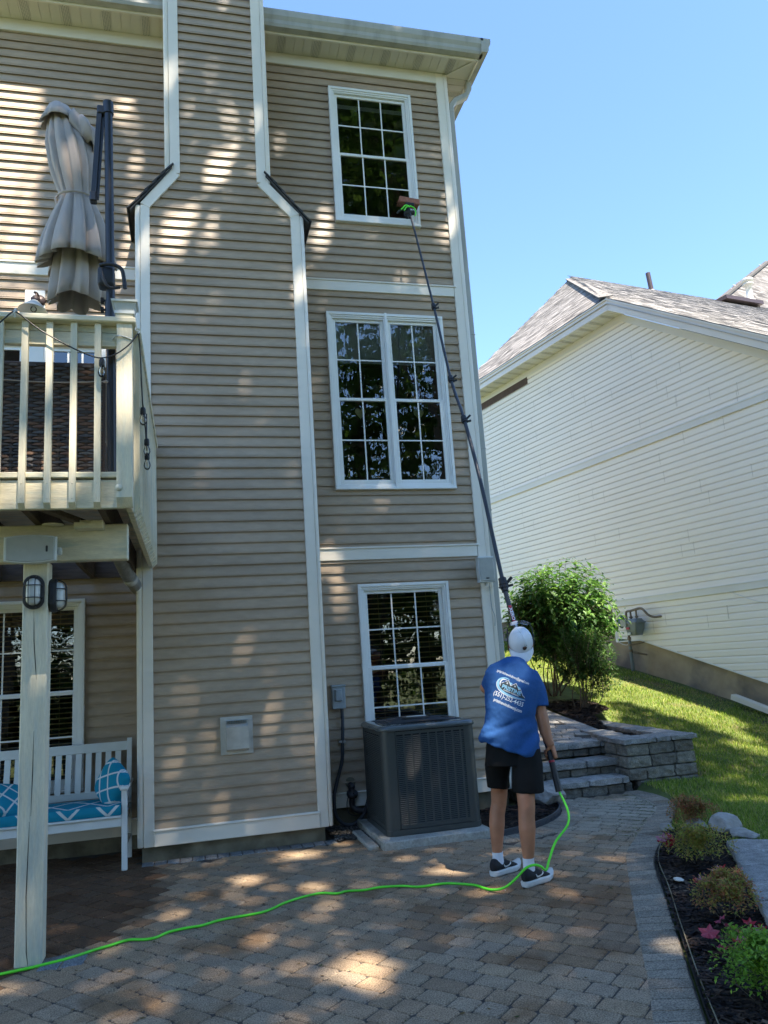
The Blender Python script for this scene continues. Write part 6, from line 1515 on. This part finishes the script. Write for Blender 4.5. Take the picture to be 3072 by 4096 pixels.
def shoe(heel, dr, nm):
    D = Vector((dr[0], dr[1], 0)).normalized(); Sx = Vector((D.y, -D.x, 0)); H = Vector(heel); L_ = .285
    def FP(t, s_, z): return H+D*(t*L_)+Sx*s_+Vector((0, 0, z))
    out = [(0.0, .018), (.03, .030), (.15, .036), (.35, .036), (.55, .044), (.72, .047), (.86, .040), (.95, .026), (1.0, .008)]
    def outline(z, gr, toe=0.): return [FP(t-(.02 if t < .05 else 0)*0, s_+gr, z+toe*max(0, t-.75)**2*1.6) for t, s_ in out]+[FP(t, -s_-gr, z+toe*max(0, t-.75)**2*1.6) for t, s_ in out[::-1]]
    up_ = MB(); rg_ = []
    for t, w_, z0, z1 in ((-.01, .018, .04, .10), (.06, .032, .03, .118), (.16, .036, .03, .112), (.27, .036, .03, .100), (.40, .036, .03, .105), (.52, .040, .03, .088), (.66, .043, .03, .070), (.80, .040, .03, .056), (.92, .028, .032, .046), (.98, .012, .034, .040)):
        rg_.append([FP(t, w_*abs(cos(a))**.8*(1 if cos(a) > 0 else -1)*(1-.28*max(0, sin(a))), z0+(z1-z0)*(.5+.5*sin(a))) for a in [2*pi*i/20 for i in range(20)]])
    up_.loft(rg_); o = solid(up_, 'shoe', M_['shoe'], pe, .004, 3)
    s2 = MB(); s2.loft([outline(.004, -.004, .5), outline(.014, .003, .45), outline(.034, .004, .35), outline(.040, -.002, .3)], smooth=False); part(s2, 'sole', M_['sole'], o)
    s3 = MB(); s3.loft([outline(-.0, -.008, .55), outline(.006, -.005, .5)], smooth=False); part(s3, 'tread', M_['blackplastic'], o)
    lc = MB()
    for t in (.36, .43, .50, .57): lc.tube(smoothpts([FP(t, -.020, .098-.1*(t-.36)), FP(t+.01, 0, .110-.15*(t-.36)), FP(t, .020, .098-.1*(t-.36))]), .0022, 5)
    lc.tube(smoothpts([FP(.33, 0, .112), FP(.33, .03, .118), FP(.38, .035, .105)]), .002, 5); part(lc, 'laces', M_['blackplastic'], o)
    return o, FP, Sx, D
sL = shoe((1.985, 5.385, 0), (.86, .42), 'l'); sR = shoe((2.075, 5.055, 0), (.88, .42), 'r')
for (x, y, zt) in ((2.052, 5.425, .150), (2.143, 5.105, .168)):
    mb = MB(); mb.tube([(x, y, .06), (x, y, .10), (x, y, zt-.01), (x, y, zt)], [.040, .039, .0375, .0385], 24); part(mb, 'sock', M_['white'], pe)
# prints: flat shapes projected onto the cloth
from mathutils.bvhtree import BVHTree
def bvh(o):
    return BVHTree.FromPolygons([o.matrix_world @ v.co if False else v.co.copy() for v in o.data.vertices], [tuple(p.vertices) for p in o.data.polygons])
def decal(target, tris, O, X, Y, N_, name, m, parent, lift=.0015, tree=None):
    tree = tree or bvh(target); mb = MB(); O, X, Y, N_ = Vector(O), Vector(X).normalized(), Vector(Y).normalized(), Vector(N_).normalized()
    for t in tris:
        P = []
        for (x, y) in t:
            h = tree.ray_cast(O+X*x+Y*y-N_*.5, N_)
            P.append(h[0]-N_*lift if h[0] else None)
        if all(p is not None for p in P): mb.face(P)
    return part(mb, name, m, parent, recalc=False)
def text_tris(s, size, cut=.006, wd=1., bold=0., width=None):
    cu = bpy.data.curves.new('t', 'FONT'); cu.body = s; cu.size = size; cu.align_x = 'CENTER'; cu.align_y = 'CENTER'; cu.resolution_u = 3; cu.offset = bold
    ob = bpy.data.objects.new('t', cu); C.objects.link(ob); dg = bpy.context.evaluated_depsgraph_get(); me = bpy.data.meshes.new_from_object(ob.evaluated_get(dg))
    bm = bmesh.new(); bm.from_mesh(me); bmesh.ops.triangulate(bm, faces=bm.faces)
    for _ in range(3):
        es = [e for e in bm.edges if e.calc_length() > cut]
        if es: bmesh.ops.subdivide_edges(bm, edges=es, cuts=1); bmesh.ops.triangulate(bm, faces=bm.faces)
    if width: xs_ = [v.co.x for v in bm.verts]; wd = width/(max(xs_)-min(xs_))
    T = [[(v.co.x*wd, v.co.y) for v in f.verts] for f in bm.faces]; bm.free()
    bpy.data.objects.remove(ob); bpy.data.meshes.remove(me); bpy.data.curves.remove(cu); return T
def poly_tris(P, cut=.008):
    bm = bmesh.new(); bm.faces.new([bm.verts.new((x, y, 0)) for x, y in P]); bmesh.ops.triangulate(bm, faces=bm.faces)
    for _ in range(4):
        es = [e for e in bm.edges if e.calc_length() > cut]
        if es: bmesh.ops.subdivide_edges(bm, edges=es, cuts=1); bmesh.ops.triangulate(bm, faces=bm.faces)
    T = [[(v.co.x, v.co.y) for v in f.verts] for f in bm.faces]; bm.free(); return T
bt = bvh(shirt); DX = Vector((.92, -.39, -.50)); DY = Vector((.10, 0, 1)); DY = DY-DX.normalized()*DY.dot(DX.normalized()); DN_ = Vector((.39, .92, .02))
def dpos(x, z): return Vector((x-.022, 5.10, z-.008))
def lsc(T): return [[(x*LS, y*LS) for x, y in t] for t in T]
def toff(T, dx, dy, rot=0): return [[(x*cos(rot)-y*sin(rot)+dx, x*sin(rot)+y*cos(rot)+dy) for x, y in t] for t in T]
PO = dpos(2.165, 1.235)
decal(shirt, text_tris('getpristinewindows@gmail.com', .025, bold=.0003, width=.235), dpos(2.178, 1.345), DX, DY, DN_, 'email_print', M_['print'], shirt, tree=bt)
decal(shirt, text_tris('(551)-252-4435', .044, bold=.0005, width=.215), dpos(2.128, 1.200), DX, DY, DN_, 'phone_print', M_['print'], shirt, tree=bt)
decal(shirt, text_tris('pristinewindowsnj.com', .031, bold=.0005, width=.205), dpos(2.118, 1.156), DX, DY, DN_, 'website_print', M_['print'], shirt, tree=bt)
LO = dpos(2.155, 1.268); LS = 1.0
hs = [(-.085, -.012), (-.075, .010), (-.068, .012), (-.036, .042), (-.008, .016), (.020, .044), (.052, .012), (.062, .020), (.085, -.008), (.11, -.030), (.05, -.032), (-.03, -.036), (-.07, -.030)]
decal(shirt, lsc(poly_tris(hs)), LO, DX, DY, DN_, 'logo_house', M_['printdark'], shirt, tree=bt)
def band(P, w0, w1):
    P = [Vector((x, y)) for x, y in P]; n = len(P); T = []
    for i in range(n-1):
        d = (P[i+1]-P[i]).normalized(); nn = Vector((-d.y, d.x)); f0, f1 = i/(n-1), (i+1)/(n-1); a0 = sin(pi*f0)*w1+w0; a1 = sin(pi*f1)*w1+w0
        A, B_, C_, D_ = P[i]+nn*a0, P[i]-nn*a0, P[i+1]-nn*a1, P[i+1]+nn*a1; T += [[tuple(A), tuple(B_), tuple(C_)], [tuple(A), tuple(C_), tuple(D_)]]
    return T
def cv(P, n=6): return [(p.x, p.y) for p in smoothpts([(x, y, 0) for x, y in P], n)]
sw = band(cv([(-.030, .050), (-.062, .052), (-.095, .030), (-.098, .0), (-.075, -.030), (-.02, -.046), (.05, -.044), (.115, -.034)]), .0008, .0065)
decal(shirt, lsc(sw), LO, DX, DY, DN_, 'logo_swoosh', M_['printblue'], shirt, .0022, bt)
sw = band(cv([(-.045, .043), (-.075, .036), (-.085, .010), (-.075, -.012)]), .0006, .004)+band(cv([(-.095, .032), (-.107, .0), (-.085, -.035), (-.03, -.054), (.05, -.051), (.118, -.037)]), .0005, .0018)+band([(-.075, .010), (-.036, .044), (-.007, .015)], .0014, 0)+band([(-.010, .018), (.020, .046), (.052, .012), (.062, .020), (.088, -.012), (.108, -.022)], .0014, 0)
for (wx, wy) in ((-.037, .024), (.019, .024), (.063, .004)):
    for a in (-.0027, .0027):
        for b in (-.0027, .0027): sw += poly_tris([(wx+a-.002, wy+b-.002), (wx+a+.002, wy+b-.002), (wx+a+.002, wy+b+.002), (wx+a-.002, wy+b+.002)])
decal(shirt, lsc(sw), LO, DX, DY, DN_, 'logo_lines', M_['print'], shirt, .0028, bt)
decal(shirt, lsc(poly_tris([(-.030, .036), (-.004, .037), (-.010, .020)])+poly_tris([(.028, .034), (.060, .028), (.052, .012)])), LO, DX, DY, DN_, 'logo_panes', M_['printblue'], shirt, .0024, bt)
decal(shirt, lsc(toff(text_tris('PRISTINE', .036, bold=.0011, width=.138), .006, -.008)), LO, DX, DY, DN_, 'logo_name', M_['printblue'], shirt, .0032, bt)
decal(shirt, lsc(toff(text_tris('WINDOW CLEANING', .0115, bold=.0002), .008, -.028)), LO, DX, DY, DN_, 'logo_tagline', M_['print'], shirt, .0032, bt)
ct = BVHTree.FromPolygons([v.co.copy() for v in capo.data.vertices], [tuple(p.vertices) for p in capo.data.polygons])
EX, EY = Rh, Vector((0, 0, 1)); EO = HP(-.003, -.09, .052); EO.y = 5.2; EN = Vector((.0, 1, 0))
nutp = [(.0175*cos(2*pi*i/20), .0155*sin(2*pi*i/20)-(.0 if sin(2*pi*i/20) < .4 else (sin(2*pi*i/20)-.4)*.010)) for i in range(20)]
EO = Vector((2.330, 5.1, 1.533))
decal(capo, poly_tris(nutp, .006), EO, EX, EY, EN, 'coconut_emblem', M_['hair'], capo, .0035, ct)
decal(capo, poly_tris([(-.011, .006), (.011, .006), (.009, .0015), (.004, -.001), (0, .002), (-.005, -.001), (-.010, .002)], .006), EO, EX, EY, EN, 'emblem_cream', M_['bristle'], capo, .0045, ct)
decal(capo, band([(-.001, .008), (-.003, .024)], .0011, 0)+band([(.004, .009), (.009, .016), (.016, .021)], .0011, 0), EO, EX, EY, EN, 'emblem_straws', M_['blackplastic'], capo, .0045, ct)
for so2, FP, Sx, D in (sL, sR):
    hk = band(cv([(-.055, .012), (-.05, -.001), (-.035, -.008), (-.005, -.002), (.045, .019)]), .0008, .0050)
    O = FP(.50, .10, .062); decal(so2, hk, O, D, (0, 0, 1), -Sx, 'side_mark', M_['sole'], so2, .0018)

# ------------------------------------------------------------------ the pole, brush and hose
pole = thing('water_fed_pole', 'long black telescopic cleaning pole with clamps and a brush held up against the top window', 'pole', tuple(POLE[0]))
PL = smoothpts(POLE, 8)
def seg(z0, z1): return [p for p in PL if z0-.001 <= p.z <= z1+.001]
cz = [.555, 2.045, 3.62, 4.13, 5.05, 6.42]
for i, (a, b, r_) in enumerate(((.555, 2.06, .0185), (2.03, 3.63, .0165), (3.6, 4.14, .0148), (4.1, 5.06, .0132), (5.03, 6.42, .0118))):
    P = [polat(max(a, .5551))]+seg(a+.02, b-.02)+[polat(min(b, 6.4199))]; mb = MB(); mb.tube(P, r_, 14); part(mb, 'section', M_['carbon'], pole)
for i, z in enumerate((2.045, 3.62, 4.13, 5.05)):
    c = polat(z); ax = (polat(z+.05)-polat(z-.05)).normalized(); k = (1.35, 1.1, 1.05, .95)[i]; mb = MB(); mb.tube([c-ax*.03*k, c+ax*.035*k], .024*k, 14); mb.tube([c-ax*.012*k, c+ax*.0*k], .028*k, 14)
    mb.beam(c+Vector((.022*k, -.01, .01)), c+Vector((.050*k, -.015, .035*k)), .022*k, .016*k); mb.beam(c+Vector((.022*k, -.01, -.02)), c+Vector((.052*k, -.015, -.012)), .022*k, .014*k)
    if i == 0: mb.beam(c+Vector((-.015, -.02, -.005)), c+Vector((-.050, -.03, -.035)), .012, .012); mb.tube([c-ax*.07, c-ax*.035], .027, 14)
    part(mb, 'clamp', M_['blackplastic'], pole)
mb = MB(); mb.tube([polat(.5552), polat(.60), polat(.75)], [.024, .0225, .0205], 14); part(mb, 'handle_grip', M_['blackplastic'], pole)
mb = MB(); mb.tube([polat(.745), polat(.757)], .0215, 14); mb.tube([polat(.87), polat(.90)], .0195, 14); part(mb, 'red_band', M_['red'], pole)
# lettering on the pole
ptree = BVHTree.FromPolygons(*(lambda m: ([v.co.copy() for v in m.vertices], [tuple(p.vertices) for p in m.polygons]))([o for o in pole.children if o.name.startswith('section')][0].data))
lz0, lz1 = polat(1.80), polat(1.62)
down = (polat(1.63)-polat(1.86)).normalized(); side = Vector((1, 0, 0)); side = (side-down*side.dot(down)).normalized(); inn = Vector((polat(1.74).x, polat(1.74).y, polat(1.74).z-CAMZ)).normalized()
OL = polat(1.80)-inn*.0; 
decal(None, poly_tris([(-.075, -.014), (.072, -.014), (.072, .014), (-.075, .014)], .006), OL, down, -side*-1, inn, 'red_label', M_['red'], pole, .0008, ptree)
decal(None, text_tris('XERO', .036, bold=.0012, wd=1.15), OL, down, side, inn, 'lettering', M_['print'], pole, .0016, ptree)
decal(None, text_tris('PRO', .036, bold=.0004, wd=1.1), OL+down*.128, down, side, inn, 'lettering', M_['print'], pole, .0016, ptree)
bh = MB(); top = POLE[-1]; BX = Vector((1, 0, -.06)).normalized(); BC_ = Vector((2.475, 7.52, 6.585))
bh.tube(smoothpts([top, top+Vector((0, .03, .07)), BC_+Vector((-.01, .0, -.03))]), .016, 8); bh.bbox(-.05, .05, -.015, .02, -.02, .02, .006, M=Matrix.Translation(BC_+Vector((0, 0, -.05))))
bh.tube(smoothpts([top+Vector((-.02, 0, .02)), top+Vector((-.09, .02, .04)), top+Vector((-.14, .03, .0))]), .012, 8); bh.tube([top+Vector((-.06, .01, -.01)), top+Vector((.05, .01, .01))], .028, 12); bh.tube([top+Vector((-.04, .01, -.06)), top+Vector((-.01, .01, .0))], .022, 10)
bho = part(bh, 'brush_neck', M_['blackplastic'], pole)
mb = MB(); Mb = Matrix.Translation(BC_+Vector((0, .02, 0))) @ Matrix.Rotation(.10, 4, 'Y'); mb.bbox(-.118, .118, -.03, .02, -.036, .034, .006, M=Mb); part(mb, 'brush_block', M_['bristle'], pole)
mb = MB(); rb_ = random.Random(4)
for k in range(900):
    x, z = rb_.uniform(-.115, .115), rb_.uniform(-.03, .03); a = Mb @ Vector((x, .02, z)); b = Mb @ Vector((x*1.05+rb_.uniform(-.006, .006), .085+rb_.uniform(-.008, .008), z*1.1)); w_ = .0016; mb.face([a+Vector((-w_, 0, 0)), a+Vector((w_, 0, 0)), b+Vector((w_, 0, 0)), b+Vector((-w_, 0, 0))])
part(mb, 'bristles', M_['bristle'], pole, recalc=False)
mb = MB()
mb.tube(smoothpts([top+Vector((.05, -.02, -.05)), top+Vector((.065, -.02, .0)), top+Vector((.045, -.02, .05)), top+Vector((.0, -.015, .075))]), .0075, 8); mb.tube(smoothpts([top+Vector((0, -.01, .07)), top+Vector((-.05, -.02, .075)), top+Vector((-.09, -.03, .03)), top+Vector((-.11, -.03, .01))]), .0075, 8); mb.tube(smoothpts([top+Vector((0, -.02, .06)), top+Vector((-.04, -.03, .05)), top+Vector((-.075, -.035, .0))]), .0075, 8)
part(mb, 'brush_tubing', M_['hose'], pole)
H = [(2.4205, 5.12, .56), (2.440, 5.06, .45), (2.415, 5.03, .36), (2.300, 4.99, .275), (2.222, 4.955, .175), (2.185, 4.935, .125), (2.150, 4.93, .152), (2.105, 4.93, .165), (2.045, 4.935, .150), (1.985, 4.955, .095), (1.925, 4.985, .045), (1.872, 5.06, .014), (1.83, 5.15, .009), (1.795, 5.248, .009), (1.70, 5.335, .009), (1.614, 5.373, .009), (1.457, 5.378, .009), (1.39, 5.43, .009), (1.323, 5.466, .009), (1.20, 5.49, .009), (1.106, 5.479, .009), (.99, 5.51, .009), (.923, 5.489, .009), (.81, 5.546, .009), (.68, 5.51, .009), (.555, 5.431, .009), (.46, 5.34, .009), (.384, 5.299, .009), (.25, 5.285, .009), (.12, 5.262, .009), (.026, 5.213, .009), (-.06, 5.205, .009), (-.154, 5.182, .009), (-.22, 5.12, .009), (-.281, 5.105, .009), (-.381, 5.139, .009), (-.50, 5.08, .009), (-.623, 5.008, .009), (-.72, 4.955, .009), (-.83, 4.918, .009), (-.94, 4.888, .009), (-1.05, 4.86, .009), (-1.6, 4.7, .009), (-2.4, 4.6, .009)]
HH = smoothpts(H, 6); HH = [p+Vector((noise.noise(p*7), noise.noise(p*7+Vector((4, 0, 0))), 0))*(.010 if p.z < .02 else .003) for p in HH]; mb = MB(); mb.tube(HH, .0078, 10); single(mb, 'green_hose', M_['hose'], 'bright green hose running from the pole over the shoe and across the patio', 'hose')

# ------------------------------------------------------------------ trees behind the camera: they cast the dappled shade and show in the panes
CH = [(0.36, 7.58, 0.12, 0.16), (0.39, 7.31, 0.12, 0.14), (0.5, 7.01, 0.1, 0.15), (0.11, 7.2, 0.1, 0.12), (0.24, 6.62, 0.2, 0.11), (0.21, 6.41, 0.23, 0.11), (0.37, 6.24, 0.18, 0.11), (-0.17, 5.9, 0.14, 0.11), (0.07, 5.9, 0.14, 0.14), (0.31, 5.85, 0.15, 0.13), (-0.08, 5.68, 0.16, 0.12), (0.26, 5.65, 0.11, 0.11), (-0.1, 5.41, 0.14, 0.12), (0.1, 4.85, 0.09, 0.1), (0.08, 4.63, 0.11, 0.1), (0.58, 6.89, 0.08, 0.1), (-.38, 5.2, .07, .6), (-.08, 7.4, .05, .5), (1.10, 5.3, .05, .3)]
WL = [(-1.67, 7.59, 0.3, 0.16), (-1.73, 7.31, 0.36, 0.2), (-1.72, 6.92, 0.34, 0.26), (-1.71, 6.45, 0.32, 0.26), (-1.7, 5.99, 0.28, 0.24), (-1.63, 5.63, 0.34, 0.16), (-0.65, 7.6, 0.24, 0.08), (-0.55, 7.33, 0.19, 0.12), (-0.43, 6.87, 0.08, 0.12), (-0.48, 6.18, 0.1, 0.19), (-0.58, 5.89, 0.1, 0.15), (-0.62, 5.51, 0.12, 0.13), (-1.5, 5.1, .35, .22), (-.75, 5.05, .2, .18), (-1.2, 4.75, .6, .12)]
WR = [(1.51, 6.36, 0.2, 0.1), (1.46, 6.2, 0.2, 0.14), (1.42, 6.03, 0.16, 0.12), (2.29, 6.26, 0.32, 0.12), (2.41, 5.82, 0.12, 0.12), (2.32, 5.61, 0.1, 0.12), (1.43, 5.54, 0.12, 0.12), (2.81, 7.5, 0.12, 0.10), (3.05, 7.45, 0.07, 0.29), (2.97, 6.57, 0.1, 0.32), (1.11, 7.40, 0.10, 0.08), (1.6, 6.58, 0.05, 0.12), (1.44, 2.48, 0.1, 0.05), (1.43, 2.29, 0.09, 0.07), (1.52, 2.08, 0.1, 0.06), (1.44, 2.61, 0.12, 0.06), (1.93, 2.61, 0.12, 0.05), (1.39, 2.37, 0.06, 0.05)]
GR = [(0.79, 4.14, 0.15, 0.21), (0.22, 5.93, 0.14, 0.2), (0.74, 5.69, 0.16, 0.16), (0.31, 4.92, 0.11, 0.15), (0.87, 6.75, 0.14, 0.12), (1.24, 6.42, 0.06, 0.07), (1.77, 5.79, 0.16, 0.2), (1.51, 5.66, 0.1, 0.14), (1.85, 5.03, 0.13, 0.17), (1.52, 4.69, 0.08, 0.15), (1.21, 3.64, 0.1, 0.05), (1.07, 3.62, 0.07, 0.05), (1.02, 3.75, 0.05, 0.05), (-0.04, 5.55, 0.08, 0.12), (1.81, 6.34, 0.1, 0.11), (1.19, 6.83, 0.09, 0.07), (0.41, 6.21, 0.11, 0.1), (3.0, 5.48, 0.10, 0.09), (3.35, 5.74, 0.05, 0.06), (-0.93, 4.64, 0.08, 0.12), (-0.16, 5.52, 0.09, 0.13), (4.9, 6.79, 0.10, 0.28), (5.15, 6.5, 0.06, 0.16), (6.82, 8.77, 0.15, 0.4), (7.15, 9.41, 0.10, 0.4)]
DK = [(-.62, 2.85, .10, .30), (-.78, 3.25, .10, .20), (-.93, 2.62, .12, .16), (-.45, 2.56, .10, .06), (-.36, 3.05, .05, .3), (-.36, 3.5, .05, .05)]
def inel(x, y, L_, gr=.035):
    for a, b, c, d in L_:
        if ((x-a)/(c+gr))**2+((y-b)/(d+gr))**2 < 1: return True
    return False
rt_ = random.Random(77); leaves = []
def push(P, tmin, tmax):
    leaves.append(P+sd*rt_.uniform(tmin, tmax))
def lay(a0, a1, sa, b0, b1, sb, gen, lit):
    a = a0; row = 0
    while a < a1:
        b = b0+(row % 2)*sb/2; row += 1
        while b < b1:
            u, v = a+rt_.uniform(-.45, .45)*sa, b+rt_.uniform(-.45, .45)*sb; b += sb
            P, u, v = gen(u, v)
            if not lit(u, v): yield P
        a += sa
# upper walls (left, chimney, right)
for P in lay(-3.4, 3.5, .105, .8, 9.2, .165, lambda x, z: (Vector((x, YW, z)), x, z), lambda x, z: (inel(x, z, WL) or (inel(x, z, WR, .01) and rt_.random() < .72))):
    # skip where the chimney front (nearer the sun) has a lit patch along the same ray
    q = P+sd*((YW-YC)/-sd.y); 
    if -.5 < q.x < 1.2 and inel(q.x, q.z, CH, .015) and rt_.random() < .74: continue
    q = P+sd*((YW-4.5)/-sd.y)
    if inel(q.x, q.z, DK) and q.z < 3.6: continue
    if P.z > 7.9 and rt_.random() < .2: continue
    push(P, 11, 18.5)
# patio and beds
for P in lay(-4.2, 5.2, .108, .2, 8.4, .112, lambda x, y: (Vector((x, y, 0)), x, y), lambda x, y: inel(x, y, GR[:1]) or (inel(x, y, GR, .02) and rt_.random() < .72)):
    q = P+sd*((YC-P.y)/-sd.y if P.y > YC else 0)
    q = P+sd*((P.y-4.5)/-sd.y) if P.y > 4.5 else P
    if P.y > 4.5 and inel(q.x, q.z, DK): continue
    t0 = 0
    push(P, 14.0, 20.5)
# lawn in shade: the strip nearer the patio
def lawn_lit(x, y):
    s = x*dN.x+y*dN.y; u = x*uN.x+y*uN.y
    e = 9.2-.9*max(0, u-8.3)+.45*sin(u*4.6)+.35*noise.noise(Vector((u*2, s, 0)))+max(0, (7.4-u))*3
    if s > e: return True
    return inel(x, y, GR, .06)
for P in lay(3.2, 10, .12, 3, 13.5, .125, lambda x, y: (Vector((x, y, g_raw(x, y))), x, y), lawn_lit):
    push(P, 14, 20)
TR = [Vector((-3.4, .2, 0)), Vector((1.0, -3.6, 0)), Vector((6.2, -2.2, 0)), Vector((11.2, .6, 0))]
groups = [[] for _ in TR]
for p in leaves: groups[min(range(len(TR)), key=lambda i: (p.x-TR[i].x)**2+.5*(p.y-TR[i].y)**2)].append(p)
LC_ = [(.045, .10, .018), (.06, .13, .022), (.035, .08, .015), (.08, .15, .03)]
def leafblob(mb, p, size, r):
    n_ = (sd*1.0+rnd_dir(r)*.75).normalized(); u = n_.orthogonal().normalized(); a = r.uniform(0, 6.28); d = u*cos(a)+n_.cross(u)*sin(a)
    leafpoly(mb, p-d*size/2, d, n_, size*r.uniform(.8, 1.2), size*.72, jit(r, r.choice(LC_)), .12)
for i, (T0, G_) in enumerate(zip(TR, groups)):
    t = thing('shade_tree', ['tall leafy tree behind the photographer on the left', 'tall leafy tree directly behind the photographer', 'tall leafy tree behind the photographer on the right', 'tall leafy tree beyond the lawn on the far right'][i], 'tree', tuple(T0), 'tall trees behind the photographer')
    mb = MB()
    for p in G_: leafblob(mb, p, .30, rt_)
    part(mb, 'crown', M_['canopyleaf'], t, recalc=False)
    mb = MB(); c = sum(G_, Vector())/max(1, len(G_)) if G_ else T0+Vector((0, 0, 12))
    mid = Vector((T0.x, T0.y, 7)); mb.tube(smoothpts([T0+Vector((0, 0, -.3)), T0+Vector((.1, 0, 3)), mid, mid*.4+c*.6, c]), [.26-.21*k/32 for k in range(33)], 10)
    for k in range(16):
        if G_: e = rt_.choice(G_); b0 = mid+(c-mid)*rt_.uniform(0, .6); mb.tube(smoothpts([b0, b0*.5+e*.5+Vector((0, 0, -.4)), e], 5), [.07, .06, .05, .045, .04, .035, .03, .025, .02, .015, .01], 6, caps=False)
    part(mb, 'trunk', M_['bark'], t)
# woods further behind, seen mirrored in the panes
def wood_tree(seed):
    r = random.Random(seed); t = thing('woodland_tree', 'leafy woodland tree behind the photographer', 'tree', (0, 0, 0), 'woodland trees mirrored in the windows'); mb = MB()
    cl_ = [Vector((r.uniform(-2.8, 2.8), r.uniform(-2, 2), r.uniform(.8, 6)*(1) if q < 22 else r.uniform(5, 24))) for q in range(64)]
    for c in cl_:
        rad = r.uniform(1.0, 1.8)*(1.15-max(0, c.z-12)/22)
        for k in range(70):
            leafblob(mb, c+rnd_dir(r)*rad*r.random()**.4, .34, r)
    mb.build('crown', M_['canopyleaf'], t, local=True, recalc=False); mb = MB(); mb.tube([(0, 0, -.5), (.1, 0, 4), (0, .1, 12), (.1, 0, 23)], [.30, .22, .14, .04], 10)
    for c in cl_[:16]: mb.tube([(0, 0, c.z-1.2), tuple(c)], [.06, .02], 6)
    mb.build('trunk', M_['bark'], t, local=True); return t
w0 = wood_tree(41); w1 = wood_tree(42)
spots = [(-9, -9.0), (-5.2, -9.5), (-1.6, -9.0), (2.0, -9.6), (5.6, -9.0), (9.2, -9.4), (13, -9), (-7, -14), (-3, -14.5), (1, -14), (5, -14.5), (9, -14), (-12.5, -11), (17, -10)]
ordn = ['front row %s' % q for q in ('second from the left', 'third from the left', 'fourth from the left', 'middle', 'fourth from the right', 'third from the right', 'second from the right')]+['back row %s' % q for q in ('leftmost', 'left of the middle', 'middle', 'right of the middle', 'rightmost')]+['front row leftmost', 'front row rightmost']
for i, (x, y) in enumerate(spots):
    src = (w0, w1)[i % 2]
    if i < 2: t = src
    else:
        t = src.copy(); C.objects.link(t)
        for ch in src.children: c = ch.copy(); C.objects.link(c); c.parent = t
    t.location = (x, y, -.1); t.rotation_euler = (0, 0, i*1.3); t.scale = (1, 1, 1) if 3.5 < x < 11 else (1.1, 1.1, .42); t['label'] = 'leafy woodland tree behind the photographer, '+ordn[i]
